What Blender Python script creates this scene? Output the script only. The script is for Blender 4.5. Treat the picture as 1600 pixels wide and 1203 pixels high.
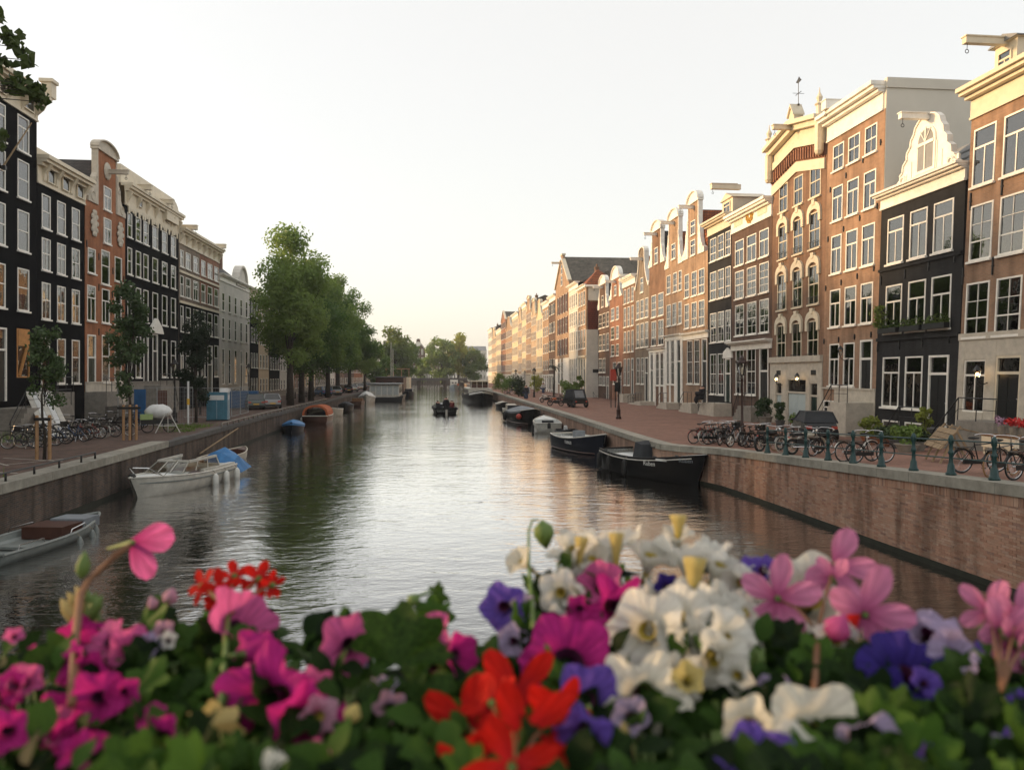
import bpy, bmesh, math, random
from math import sin, cos, pi, radians, sqrt, atan2, exp
from mathutils import Vector, Matrix, Euler
for o in list(bpy.data.objects): bpy.data.objects.remove(o)
SC = bpy.context.scene
COL = SC.collection
random.seed(7)

# ------------------------------------------------------------------ camera
EYE = 5.0                       # metres above the water (water = z 0)
FPX, CX, HY = 1200.0, 800.0, 585.0
YAW = radians(5.71)
cam_d = bpy.data.cameras.new('camera'); cam = bpy.data.objects.new('camera', cam_d); COL.objects.link(cam)
cam.location = (0, 0, EYE); cam.rotation_euler = (radians(90), 0, -YAW)
cam_d.sensor_width = 36; cam_d.lens = 36*FPX/1600; cam_d.shift_y = -(601.5-HY)/1600
cam_d.clip_start = .05; cam_d.clip_end = 3000
cam_d.dof.use_dof = True; cam_d.dof.focus_distance = 48; cam_d.dof.aperture_fstop = 4.6
SC.camera = cam
# ------------------------------------------------------------------ sky, sun, exposure
SUN_EL, SUN_AZ = radians(11), radians(-75)      # azimuth clockwise from +Y (along the canal)
w = bpy.data.worlds.new('World'); SC.world = w; w.use_nodes = True
nt = w.node_tree; nt.nodes.clear()
out = nt.nodes.new('ShaderNodeOutputWorld'); bg = nt.nodes.new('ShaderNodeBackground')
sky = nt.nodes.new('ShaderNodeTexSky'); sky.sky_type = 'NISHITA'; sky.sun_disc = False
sky.sun_elevation = SUN_EL; sky.sun_rotation = SUN_AZ; sky.air_density = 1.0; sky.dust_density = 2.5; sky.ozone_density = 1.0
hs = nt.nodes.new('ShaderNodeMix'); hs.data_type = 'RGBA'; hs.blend_type = 'MIX'; hs.inputs[0].default_value = .55
hs.inputs[7].default_value = (6.7, 6.33, 5.78, 1)   # evening haze: an even veil of pale cream over the whole sky
nt.links.new(sky.outputs[0], hs.inputs[6]); nt.links.new(hs.outputs[2], bg.inputs[0])
bg.inputs[1].default_value = .1; nt.links.new(bg.outputs[0], out.inputs[0])
sd = bpy.data.lights.new('sun', 'SUN'); sd.energy = 2.4; sd.angle = radians(6); sd.color = (1, .65, .33)
sun = bpy.data.objects.new('sun', sd); COL.objects.link(sun)
sdir = Vector((sin(SUN_AZ)*cos(SUN_EL), cos(SUN_AZ)*cos(SUN_EL), sin(SUN_EL)))
sun.rotation_euler = sdir.to_track_quat('Z', 'Y').to_euler(); sun.location = (-60, 40, 60)
vs = SC.view_settings; vs.view_transform = 'Standard'; vs.look = 'None'; vs.exposure = 1.16; vs.gamma = 1; vs.use_curve_mapping = False
SC.cycles.max_bounces = 6; SC.cycles.diffuse_bounces = 3; SC.cycles.glossy_bounces = 3; SC.cycles.transparent_max_bounces = 10
SC.cycles.caustics_reflective = False; SC.cycles.caustics_refractive = False

FWD = Vector((sin(YAW), cos(YAW), 0)); RGT = Vector((cos(YAW), -sin(YAW), 0)); UP = Vector((0, 0, 1)); C0 = Vector((0, 0, EYE))
def at(px, py, d):               # point seen at photo pixel (px, py), d metres ahead
    return C0 + FWD*d + RGT*((px-CX)/FPX*d) + UP*((HY-py)/FPX*d)
def on_x(px, X):                 # ray through column px meets the plane x = X: (Y, depth)
    t = (px-CX)/FPX; D = FWD + RGT*t; s = X/D.x
    return s*D.y, s
# ------------------------------------------------------------------ mesh builder
class MB:
    def __init__(self, k=0.0): self.v = []; self.f = []; self.m = []; self.k = k; self.mi = 0; self.M = None
    def vert(self, x, y, z):
        if self.M is not None: x, y, z = self.M @ Vector((x, y, z))
        self.v.append((x + self.k*z, y, z)); return len(self.v)-1
    def face(self, ids): self.f.append(tuple(ids)); self.m.append(self.mi)
    def poly(self, pts): self.face([self.vert(*p) for p in pts])
    def box(self, x0, x1, y0, y1, z0, z1):
        i = [self.vert(x, y, z) for z in (z0, z1) for y in (y0, y1) for x in (x0, x1)]
        for q in ((0,2,3,1), (4,5,7,6), (0,1,5,4), (2,6,7,3), (0,4,6,2), (1,3,7,5)): self.face([i[a] for a in q])
        return self
    def bar(self, a, b, w, h=None):          # square bar between two points
        h = h or w; a, b = Vector(a), Vector(b); d = (b-a).normalized()
        s = d.cross(Vector((0,0,1)));  s = Vector((1,0,0)) if s.length < 1e-3 else s.normalized()
        u = s.cross(d)
        i = [self.vert(*(p + s*(sx*w/2) + u*(sz*h/2))) for p in (a, b) for sx, sz in ((-1,-1),(1,-1),(1,1),(-1,1))]
        for q in ((0,3,2,1), (4,5,6,7), (0,1,5,4), (1,2,6,5), (2,3,7,6), (3,0,4,7)): self.face([i[x] for x in q])
        return self
    def prism(self, pts, y0, y1):            # polygon in x,z extruded along y (pts anticlockwise seen from -y)
        n = len(pts); a = [self.vert(x, y0, z) for x, z in pts]; b = [self.vert(x, y1, z) for x, z in pts]
        self.face(a); self.face(b[::-1])
        for i in range(n): j = (i+1) % n; self.face((a[j], a[i], b[i], b[j]))
        return self
    def prismx(self, pts, x0, x1):           # polygon in y,z extruded along x
        n = len(pts); a = [self.vert(x0, y, z) for y, z in pts]; b = [self.vert(x1, y, z) for y, z in pts]
        self.face(a[::-1]); self.face(b)
        for i in range(n): j = (i+1) % n; self.face((a[i], a[j], b[j], b[i]))
        return self
    def tube(self, path, r, n=6, cap=True):
        P = [Vector(p) for p in path]; R = r if isinstance(r, (list, tuple)) else [r]*len(P); rings = []
        prev = None
        for i, p in enumerate(P):
            d = (P[min(i+1, len(P)-1)] - P[max(i-1, 0)]).normalized()
            s = prev - d*prev.dot(d) if prev is not None else d.cross(Vector((0,0,1)) if abs(d.z) < .9 else Vector((1,0,0)))
            s = s.normalized(); prev = s; u = d.cross(s)
            rings.append([self.vert(*(p + (s*cos(2*pi*j/n) + u*sin(2*pi*j/n))*R[i])) for j in range(n)])
        for a, b in zip(rings, rings[1:]):
            for j in range(n): k = (j+1) % n; self.face((a[j], a[k], b[k], b[j]))
        if cap: self.face(rings[0][::-1]); self.face(rings[-1])
        return self
    def lathe(self, prof, n=10, c=(0,0,0), cap=True):   # prof: (r, z)
        rings = [[self.vert(c[0]+r*cos(2*pi*j/n), c[1]+r*sin(2*pi*j/n), c[2]+z) for j in range(n)] for r, z in prof]
        for a, b in zip(rings, rings[1:]):
            for j in range(n): k = (j+1) % n; self.face((a[j], a[k], b[k], b[j]))
        if cap: self.face(rings[0][::-1]); self.face(rings[-1])
        return self
    def torus(self, c, R, r, axis='x', n=24, m=6, sx=1.0):
        rings = []
        for i in range(n):
            a = 2*pi*i/n; ring = []
            for j in range(m):
                b = 2*pi*j/m; q = R + r*cos(b); h = r*sin(b)*sx
                p = {'x': (h, q*cos(a), q*sin(a)), 'y': (q*cos(a), h, q*sin(a)), 'z': (q*cos(a), q*sin(a), h)}[axis]
                ring.append(self.vert(c[0]+p[0], c[1]+p[1], c[2]+p[2]))
            rings.append(ring)
        for i in range(n):
            A, B = rings[i], rings[(i+1) % n]
            for j in range(m): k = (j+1) % m; self.face((A[j], B[j], B[k], A[k]))
        return self
    def sphere(self, c, r, n=10, m=6):
        r = r if isinstance(r, (tuple, list)) else (r, r, r)
        rings = []
        for i in range(1, m):
            t = pi*i/m
            rings.append([self.vert(c[0]+r[0]*sin(t)*cos(2*pi*j/n), c[1]+r[1]*sin(t)*sin(2*pi*j/n), c[2]-r[2]*cos(t)) for j in range(n)])
        b = self.vert(c[0], c[1], c[2]-r[2]); t = self.vert(c[0], c[1], c[2]+r[2])
        for j in range(n): k = (j+1) % n; self.face((b, rings[0][k], rings[0][j])); self.face((t, rings[-1][j], rings[-1][k]))
        for A, B in zip(rings, rings[1:]):
            for j in range(n): k = (j+1) % n; self.face((A[j], A[k], B[k], B[j]))
        return self
    def mesh(self, name, mats, smooth=False):
        me = bpy.data.meshes.new(name); me.from_pydata(self.v, [], self.f)
        for mt in (mats if isinstance(mats, (list, tuple)) else [mats]): me.materials.append(mt)
        if any(self.m): me.polygons.foreach_set('material_index', self.m)
        if smooth: me.polygons.foreach_set('use_smooth', [True]*len(me.polygons))
        me.update(); return me
    def build(self, name, mats, parent=None, smooth=False, loc=(0,0,0), rz=0):
        return link(name, self.mesh(name, mats, smooth), parent, loc, rz)
def link(name, me, parent=None, loc=(0,0,0), rz=0, rot=None):
    o = bpy.data.objects.new(name, me); COL.objects.link(o); o.parent = parent
    o.location = loc; o.rotation_euler = rot or (0, 0, rz); return o
def tag(o, label=None, cat=None, group=None, kind=None):
    for k, v in (('label', label), ('category', cat), ('group', group), ('kind', kind)):
        if v: o[k] = v
    return o
def thing(name, label, cat, loc=(0,0,0), rz=0, group=None):
    o = link(name, None, None, loc, rz); o.empty_display_size = .2; return tag(o, label, cat, group)
KIDS = {}
def copy_tree(o, parent=None, swap=None):
    c = o.copy(); COL.objects.link(c); c.parent = parent
    if swap and o.data and o.data.name in swap: c.data = swap[o.data.name]
    for ch in o.children: copy_tree(ch, c, swap)
    return c
def dup(o, label, loc, rz=0, group=None, scale=None):
    c = copy_tree(o); c.location = loc; c.rotation_euler = (0, 0, rz); c['label'] = label
    if group: c['group'] = group
    if scale: c.scale = (scale,)*3 if not isinstance(scale, tuple) else scale
    return c
# ------------------------------------------------------------------ materials
def new_mat(name):
    m = bpy.data.materials.new(name); m.use_nodes = True; nt = m.node_tree
    return m, nt, nt.nodes['Principled BSDF']
def N(nt, t, **kw):
    n = nt.nodes.new(t)
    for k, v in kw.items(): setattr(n, k, v)
    return n
def c4(c): return (c[0], c[1], c[2], 1)
def plain(name, col, rough=.6, var=.18, scale=3.0, metal=0, spec=.4, obj_var=0.0, bump=0, coord='Object'):
    """paint, stone, metal: base colour with worn patches of the same hue"""
    m, nt, b = new_mat(name); L = nt.links.new
    tc = N(nt, 'ShaderNodeTexCoord'); nz = N(nt, 'ShaderNodeTexNoise'); nz.inputs['Scale'].default_value = scale; nz.inputs['Detail'].default_value = 6
    nz.inputs['Roughness'].default_value = .65
    L(tc.outputs[coord], nz.inputs['Vector'])
    r = N(nt, 'ShaderNodeValToRGB'); r.color_ramp.elements[0].position = .3; r.color_ramp.elements[1].position = .72
    r.color_ramp.elements[0].color = c4([x*(1-var) for x in col]); r.color_ramp.elements[1].color = c4([min(1, x*(1+var*.6)) for x in col])
    L(nz.outputs[0], r.inputs[0]); src = r.outputs[0]
    if obj_var:
        oi = N(nt, 'ShaderNodeObjectInfo'); mr = N(nt, 'ShaderNodeMapRange'); mr.inputs[3].default_value = 1-obj_var; mr.inputs[4].default_value = 1+obj_var
        L(oi.outputs['Random'], mr.inputs[0]); hv = N(nt, 'ShaderNodeHueSaturation'); L(mr.outputs[0], hv.inputs['Value']); L(src, hv.inputs['Color']); src = hv.outputs[0]
    L(src, b.inputs['Base Color']); b.inputs['Roughness'].default_value = rough; b.inputs['Metallic'].default_value = metal; b.inputs['Specular IOR Level'].default_value = spec
    if bump:
        bp = N(nt, 'ShaderNodeBump'); bp.inputs['Strength'].default_value = bump; bp.inputs['Distance'].default_value = .02
        L(nz.outputs[0], bp.inputs['Height']); L(bp.outputs[0], b.inputs['Normal'])
    return m
def brickmat(name, c1, c2, mortar, bw=.21, bh=.065, msize=.009, rough=.85, wear=.35, bump=.3, world=False, flat=False, spec=.25):
    m, nt, b = new_mat(name); L = nt.links.new
    tc = N(nt, 'ShaderNodeTexCoord'); sp = N(nt, 'ShaderNodeSeparateXYZ'); cb = N(nt, 'ShaderNodeCombineXYZ'); ad = N(nt, 'ShaderNodeMath', operation='ADD')
    if world:
        g = N(nt, 'ShaderNodeNewGeometry'); src = g.outputs['Position']
    else: src = tc.outputs['Object']
    L(src, sp.inputs[0]); L(sp.outputs[0], ad.inputs[0]); L(sp.outputs[1], ad.inputs[1])
    if flat: L(sp.outputs[0], cb.inputs[0]); L(sp.outputs[1], cb.inputs[1])
    else: L(ad.outputs[0], cb.inputs[0]); L(sp.outputs[2], cb.inputs[1])
    br = N(nt, 'ShaderNodeTexBrick'); L(cb.outputs[0], br.inputs['Vector']); br.inputs['Scale'].default_value = 1
    br.inputs['Brick Width'].default_value = bw; br.inputs['Row Height'].default_value = bh; br.inputs['Mortar Size'].default_value = msize
    br.inputs['Color1'].default_value = c4(c1); br.inputs['Color2'].default_value = c4(c2); br.inputs['Mortar'].default_value = c4(mortar); br.inputs['Bias'].default_value = -.1
    nz = N(nt, 'ShaderNodeTexNoise'); nz.inputs['Scale'].default_value = .55; nz.inputs['Detail'].default_value = 9; nz.inputs['Roughness'].default_value = .68; L(src, nz.inputs['Vector'])
    mr = N(nt, 'ShaderNodeMapRange'); mr.inputs[1].default_value = .3; mr.inputs[2].default_value = .7; mr.inputs[3].default_value = 1-wear; mr.inputs[4].default_value = 1+wear*.7; L(nz.outputs[0], mr.inputs[0])
    hv = N(nt, 'ShaderNodeHueSaturation'); L(mr.outputs[0], hv.inputs['Value']); L(br.outputs[0], hv.inputs['Color'])
    mp = N(nt, 'ShaderNodeMapping'); mp.inputs['Scale'].default_value = (2.2,2.2,.16); L(src, mp.inputs[0]); n2 = N(nt, 'ShaderNodeTexNoise'); n2.inputs['Scale'].default_value = 1; n2.inputs['Detail'].default_value = 5; L(mp.outputs[0], n2.inputs['Vector'])
    m2 = N(nt, 'ShaderNodeMapRange'); m2.inputs[1].default_value = .34; m2.inputs[2].default_value = .58; m2.inputs[3].default_value = 1-wear*.75; m2.inputs[4].default_value = 1.04; L(n2.outputs[0], m2.inputs[0])
    ml = N(nt, 'ShaderNodeMix'); ml.data_type = 'RGBA'; ml.blend_type = 'MULTIPLY'; ml.inputs[0].default_value = 1; L(hv.outputs[0], ml.inputs[6]); L(m2.outputs[0], ml.inputs[7])
    L(ml.outputs[2], b.inputs['Base Color']); b.inputs['Roughness'].default_value = rough; b.inputs['Specular IOR Level'].default_value = spec
    if bump:
        bp = N(nt, 'ShaderNodeBump'); bp.inputs['Strength'].default_value = bump; bp.inputs['Distance'].default_value = .008; bp.invert = True
        L(br.outputs['Fac'], bp.inputs['Height']); L(bp.outputs[0], b.inputs['Normal'])
    return m
def glassmat(name, tint=(.75,.8,.8), rough=.015, fres=1.5):
    m, nt, b = new_mat(name); L = nt.links.new; nt.nodes.remove(b)
    o = nt.nodes['Material Output']; tr = N(nt, 'ShaderNodeBsdfTransparent'); tr.inputs[0].default_value = c4(tint)
    gl = N(nt, 'ShaderNodeBsdfGlossy'); gl.inputs['Roughness'].default_value = rough; gl.inputs[0].default_value = (1,1,1,1)
    fr = N(nt, 'ShaderNodeFresnel'); fr.inputs[0].default_value = fres
    nz = N(nt, 'ShaderNodeTexNoise'); nz.inputs['Scale'].default_value = 1.1; tc = N(nt, 'ShaderNodeTexCoord'); L(tc.outputs['Object'], nz.inputs['Vector'])
    bp = N(nt, 'ShaderNodeBump'); bp.inputs['Strength'].default_value = .25; bp.inputs['Distance'].default_value = .02; L(nz.outputs[0], bp.inputs['Height']); L(bp.outputs[0], gl.inputs['Normal'])
    mx = N(nt, 'ShaderNodeMixShader'); L(fr.outputs[0], mx.inputs[0]); L(tr.outputs[0], mx.inputs[1]); L(gl.outputs[0], mx.inputs[2]); L(mx.outputs[0], o.inputs[0])
    return m
def leafmat(name, ca, cb, trans=.35, rough=.5, scale=.5, spec=.3):
    m, nt, b = new_mat(name); L = nt.links.new
    tc = N(nt, 'ShaderNodeTexCoord'); nz = N(nt, 'ShaderNodeTexNoise'); nz.inputs['Scale'].default_value = scale; nz.inputs['Detail'].default_value = 5; L(tc.outputs['Object'], nz.inputs['Vector'])
    oi = N(nt, 'ShaderNodeObjectInfo'); ad = N(nt, 'ShaderNodeMath', operation='MULTIPLY_ADD'); ad.inputs[1].default_value = .8; L(oi.outputs['Random'], ad.inputs[0]); L(nz.outputs[0], ad.inputs[2])
    su = N(nt, 'ShaderNodeMath', operation='SUBTRACT'); su.inputs[1].default_value = .4; L(ad.outputs[0], su.inputs[0])
    r = N(nt, 'ShaderNodeValToRGB'); r.color_ramp.elements[0].position = .2; r.color_ramp.elements[1].position = .8; r.color_ramp.elements[0].color = c4(ca); r.color_ramp.elements[1].color = c4(cb)
    L(su.outputs[0], r.inputs[0]); L(r.outputs[0], b.inputs['Base Color']); b.inputs['Roughness'].default_value = rough; b.inputs['Specular IOR Level'].default_value = spec
    tl = N(nt, 'ShaderNodeBsdfTranslucent'); L(r.outputs[0], tl.inputs[0]); mx = N(nt, 'ShaderNodeMixShader'); mx.inputs[0].default_value = trans
    L(b.outputs[0], mx.inputs[1]); L(tl.outputs[0], mx.inputs[2]); L(mx.outputs[0], nt.nodes['Material Output'].inputs[0])
    return m
def emitmat(name, col, s):
    m, nt, b = new_mat(name); b.inputs['Base Color'].default_value = c4(col); b.inputs['Emission Color'].default_value = c4(col); b.inputs['Emission Strength'].default_value = s
    return m
M = {}
M['white'] = plain('white_paint', (.84,.81,.74), .45, .16, 2.2)
M['cream'] = plain('cream_paint', (.66,.58,.44), .5, .14, 2.0)
M['stone'] = plain('grey_stone', (.24,.22,.19), .8, .3, 3.0, bump=.3)
M['pale_stone'] = plain('pale_stone', (.52,.47,.39), .8, .22, 2.5, bump=.2)
M['dark_stone'] = plain('dark_bluestone', (.10,.10,.10), .75, .3, 3.0)
M['coping'] = plain('coping_granite', (.30,.285,.24), .8, .32, 2.6, bump=.3, obj_var=.12)
M['black_paint'] = plain('black_paint', (.012,.013,.014), .35, .3, 3)
M['iron'] = plain('black_iron', (.014,.014,.015), .4, .3, 6)
M['green_iron'] = plain('dark_green_iron', (.010,.045,.045), .4, .3, 8)
M['door_green'] = plain('dark_green_door', (.012,.03,.024), .3, .2, 3)
M['door_brown'] = plain('varnished_brown_door', (.10,.035,.015), .35, .3, 3)
M['door_pale'] = plain('pale_blue_door', (.45,.52,.52), .4, .1, 3)
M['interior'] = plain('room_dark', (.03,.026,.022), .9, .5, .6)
M['curtain'] = plain('curtain_cloth', (.72,.66,.55), .9, .2, 2, obj_var=.4)
M['blind'] = plain('window_blind', (.80,.75,.66), .9, .06, 1, obj_var=.28)
M['glass'] = glassmat('window_glass', (.90,.92,.91), fres=2.3)
M['glass_lamp'] = glassmat('lamp_glass', (.93,.92,.88), .1)
M['tile_orange'] = brickmat('orange_pantile', (.36,.10,.03), (.24,.07,.025), (.06,.025,.015), .24, .3, .03, .8, .35)
M['tile_dark'] = brickmat('dark_pantile', (.055,.05,.048), (.035,.033,.034), (.012,.012,.012), .24, .3, .03, .7, .35)
M['tile_grey'] = brickmat('weathered_pantile', (.17,.15,.12), (.11,.10,.085), (.04,.038,.035), .24, .3, .03, .8, .4)
M['lead'] = plain('lead_sheet', (.24,.25,.26), .6, .2, 1.2)
M['render_grey'] = plain('cream_render', (.60,.57,.50), .9, .08, .4)
M['lamp_lit'] = emitmat('lit_bulb', (1,.62,.25), 14)
M['rubber'] = plain('black_rubber', (.012,.012,.012), .7, .3, 10)
M['chrome'] = plain('bright_metal', (.55,.55,.55), .25, .1, 8, metal=1)
M['wood'] = plain('weathered_wood', (.27,.19,.11), .75, .35, 5, obj_var=.15)
M['post_wood'] = plain('stake_wood', (.34,.20,.10), .75, .25, 5, obj_var=.1)
M['bark'] = plain('bark', (.045,.036,.028), .9, .5, 6, bump=.6)
# ------------------------------------------------------------------ the setting
ST = 1.65                       # street level above the water
RW = [(13.3,-30), (13.1,15), (12.9,20), (12.6,30), (12.45,32.4), (12.1,33.7), (11.4,34.8), (10.8,36), (10.7,40), (10.9,60), (11.1,120), (11.1,296)]
LW = [(-12.9,-30), (-13.0,31), (-13.3,45), (-13.7,64), (-13.8,120), (-13.8,296)]
def wall_x(P, Y):
    for (x0, y0), (x1, y1) in zip(P, P[1:]):
        if y0 <= Y <= y1: return x0 + (x1-x0)*(Y-y0)/(y1-y0)
    return P[-1][0] if Y > P[-1][1] else P[0][0]
def hR(Y): return ST + max(0, 34.5-max(Y, 8))*.046      # the right street climbs to the bridge
def water_mat():
    m, nt, b = new_mat('canal_water'); L = nt.links.new
    b.inputs['Base Color'].default_value = (.012,.010,.006,1); b.inputs['Roughness'].default_value = .03; b.inputs['IOR'].default_value = 2.7; b.inputs['Specular IOR Level'].default_value = .5
    g = N(nt, 'ShaderNodeNewGeometry'); hs = []
    for sc, rot, det, wt in (((.55,.95,1), .25, 2, .55), ((1.7,3.3,1), -.2, 3, .26), ((4.5,8,1), .5, 3, .11)):
        mp = N(nt, 'ShaderNodeMapping'); mp.inputs['Scale'].default_value = sc; mp.inputs['Rotation'].default_value = (0,0,rot); L(g.outputs['Position'], mp.inputs[0])
        nz = N(nt, 'ShaderNodeTexNoise'); nz.inputs['Scale'].default_value = 1; nz.inputs['Detail'].default_value = det; nz.inputs['Distortion'].default_value = .6; L(mp.outputs[0], nz.inputs['Vector'])
        mu = N(nt, 'ShaderNodeMath', operation='MULTIPLY'); mu.inputs[1].default_value = wt; L(nz.outputs[0], mu.inputs[0]); hs.append(mu)
    a = N(nt, 'ShaderNodeMath', operation='ADD'); L(hs[0].outputs[0], a.inputs[0]); L(hs[1].outputs[0], a.inputs[1])
    a2 = N(nt, 'ShaderNodeMath', operation='ADD'); L(a.outputs[0], a2.inputs[0]); L(hs[2].outputs[0], a2.inputs[1])
    # calmer and rougher patches, as the wind leaves them
    pz = N(nt, 'ShaderNodeTexNoise'); pz.inputs['Scale'].default_value = .09; L(g.outputs['Position'], pz.inputs['Vector'])
    mr = N(nt, 'ShaderNodeMapRange'); mr.inputs[1].default_value = .35; mr.inputs[2].default_value = .65; mr.inputs[3].default_value = .55; mr.inputs[4].default_value = 1.0; L(pz.outputs[0], mr.inputs[0])
    bp = N(nt, 'ShaderNodeBump'); bp.inputs['Distance'].default_value = .07; L(mr.outputs[0], bp.inputs['Strength']); L(a2.outputs[0], bp.inputs['Height']); fr = N(nt, 'ShaderNodeFresnel'); fr.inputs[0].default_value = 1.45; L(bp.outputs[0], fr.inputs['Normal'])
    fm = N(nt, 'ShaderNodeMapRange'); fm.inputs[1].default_value = .02; fm.inputs[2].default_value = .42; fm.inputs[3].default_value = .0; fm.inputs[4].default_value = .97; L(fr.outputs[0], fm.inputs[0])
    df = N(nt, 'ShaderNodeBsdfDiffuse'); df.inputs[0].default_value = (.012,.010,.006,1); gl = N(nt, 'ShaderNodeBsdfGlossy'); gl.inputs['Roughness'].default_value = .04; gl.inputs[0].default_value = (1,1,1,1); L(bp.outputs[0], gl.inputs['Normal'])
    mx = N(nt, 'ShaderNodeMixShader'); L(fm.outputs[0], mx.inputs[0]); L(df.outputs[0], mx.inputs[1]); L(gl.outputs[0], mx.inputs[2]); L(mx.outputs[0], nt.nodes['Material Output'].inputs[0]); nt.nodes.remove(b)
    return m
M['water'] = water_mat()
b = MB(); b.poly([(-60,-60,0), (60,-60,0), (60,384,0), (-60,384,0)]); tag(b.build('water', M['water']), kind='structure')
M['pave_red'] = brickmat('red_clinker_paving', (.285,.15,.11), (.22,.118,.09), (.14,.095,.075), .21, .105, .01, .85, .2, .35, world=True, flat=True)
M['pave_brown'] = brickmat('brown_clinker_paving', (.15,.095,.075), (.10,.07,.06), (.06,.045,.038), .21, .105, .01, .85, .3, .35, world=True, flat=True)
M['earth'] = plain('ground_earth', (.10,.085,.06), .95, .3, .3)
M['quay_bed'] = plain('quay_mortar', (.20,.16,.13), .95, .3, 4)
ys = [-30,0,8,12,15,17.5,20,25,30,32.4,33.7,34.8,36,40,50,60,90,120,200,296]
b = MB()
for y0, y1 in zip(ys, ys[1:]):
    b.poly([(wall_x(RW,y0)+.3,y0,hR(y0)), (26,y0,hR(y0)), (26,y1,hR(y1)), (wall_x(RW,y1)+.3,y1,hR(y1))])
tag(b.build('right_street', M['pave_red']), kind='structure')
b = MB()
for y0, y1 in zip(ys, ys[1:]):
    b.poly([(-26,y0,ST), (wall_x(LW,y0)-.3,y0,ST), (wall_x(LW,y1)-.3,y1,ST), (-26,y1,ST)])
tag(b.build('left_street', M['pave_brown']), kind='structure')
b = MB()
for x0, x1, y0, y1 in ((26,900,-60,384), (-900,-26,-60,384), (-900,900,384,1600), (-26,-14,296,384), (11.4,26,296,384)): b.poly([(x0,y0,ST-.006), (x1,y0,ST-.006), (x1,y1,ST-.006), (x0,y1,ST-.006)])
tag(b.build('ground', M['earth']), kind='structure')

# right quay: real bricks near the bridge, one mesh per coping stone
def brick_face_mat():
    m, nt, b = new_mat('quay_brick'); L = nt.links.new
    g = N(nt, 'ShaderNodeNewGeometry'); oi = N(nt, 'ShaderNodeObjectInfo')
    ad = N(nt, 'ShaderNodeMath', operation='ADD'); L(g.outputs['Random Per Island'], ad.inputs[0]); L(oi.outputs['Random'], ad.inputs[1])
    fr = N(nt, 'ShaderNodeMath', operation='FRACT'); L(ad.outputs[0], fr.inputs[0])
    r = N(nt, 'ShaderNodeValToRGB'); e = r.color_ramp.elements
    for p, c in ((0,(.33,.18,.125)), (.3,(.44,.26,.185)), (.6,(.39,.245,.175)), (.8,(.47,.32,.24)), (1,(.27,.165,.13))):
        x = e[0] if p == 0 else (e[-1] if p == 1 else e.new(p)); x.color = c4(c)
    L(fr.outputs[0], r.inputs[0])
    mp = N(nt, 'ShaderNodeMapping'); mp.inputs['Scale'].default_value = (1.6,1.6,.28); L(g.outputs['Position'], mp.inputs[0])
    nz = N(nt, 'ShaderNodeTexNoise'); nz.inputs['Scale'].default_value = 1; nz.inputs['Detail'].default_value = 6; L(mp.outputs[0], nz.inputs['Vector'])
    mr = N(nt, 'ShaderNodeMapRange'); mr.inputs[1].default_value = .36; mr.inputs[2].default_value = .52; mr.inputs[3].default_value = .52; mr.inputs[4].default_value = 1.05; L(nz.outputs[0], mr.inputs[0])
    n2 = N(nt, 'ShaderNodeTexNoise'); n2.inputs['Scale'].default_value = 2.3; n2.inputs['Detail'].default_value = 8; n2.inputs['Roughness'].default_value = .75; L(g.outputs['Position'], n2.inputs['Vector'])
    m2 = N(nt, 'ShaderNodeMapRange'); m2.inputs[1].default_value = .58; m2.inputs[2].default_value = .74; m2.inputs[4].default_value = .55; L(n2.outputs[0], m2.inputs[0])
    mul = N(nt, 'ShaderNodeMix'); mul.data_type = 'RGBA'; mul.blend_type = 'MULTIPLY'; mul.inputs[0].default_value = 1; L(r.outputs[0], mul.inputs[6]); L(mr.outputs[0], mul.inputs[7])
    mx = N(nt, 'ShaderNodeMix'); mx.data_type = 'RGBA'; L(m2.outputs[0], mx.inputs[0]); L(mul.outputs[2], mx.inputs[6]); mx.inputs[7].default_value = (.42,.36,.31,1)
    L(mx.outputs[2], b.inputs['Base Color']); b.inputs['Roughness'].default_value = .9; b.inputs['Specular IOR Level'].default_value = .2
    return m
M['quay_brick'] = brick_face_mat()
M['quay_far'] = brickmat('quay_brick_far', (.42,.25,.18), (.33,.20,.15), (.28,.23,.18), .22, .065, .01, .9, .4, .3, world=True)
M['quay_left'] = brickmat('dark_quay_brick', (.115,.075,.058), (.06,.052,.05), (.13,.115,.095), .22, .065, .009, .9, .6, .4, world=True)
M['weed'] = plain('waterline_weed', (.022,.024,.016), .9, .4, 4)
def line_wall(name, label, P, yr, mat, side, hfun, back=.5):
    """wall body along polyline P; side +1: the land lies at +x"""
    t = thing(name, label, 'quay wall', (0,0,0)); Y = [y for x, y in P if yr[0] < y < yr[1]]; Y = [yr[0]] + Y + [yr[1]]
    body, weed = MB(), MB()
    for y0, y1 in zip(Y, Y[1:]):
        for mb, off, za, zb in ((body, 0, -.8, None), (weed, -.03*side, -.4, .16)):
            x0, x1 = wall_x(P,y0)+off, wall_x(P,y1)+off
            q = [(x0,y0,za), (x1,y1,za), (x1,y1,zb if zb else hfun(y1)-.26), (x0,y0,zb if zb else hfun(y0)-.26)]
            mb.poly(q if side < 0 else q[::-1])
    body.build('wall_face', mat, t); weed.build('weed_band', M['weed'], t)
    return t
RQ = line_wall('quay_wall', 'long red brick quay wall with pale coping on the right bank', RW, (-30,296), M['quay_far'], 1, hR)
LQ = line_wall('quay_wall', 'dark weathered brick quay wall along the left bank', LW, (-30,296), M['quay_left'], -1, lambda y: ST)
def along(P, ya, yb):            # frame of a straight piece
    a, c = Vector((wall_x(P,ya),ya,0)), Vector((wall_x(P,yb),yb,0)); return a, c, (c-a).normalized()
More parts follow.
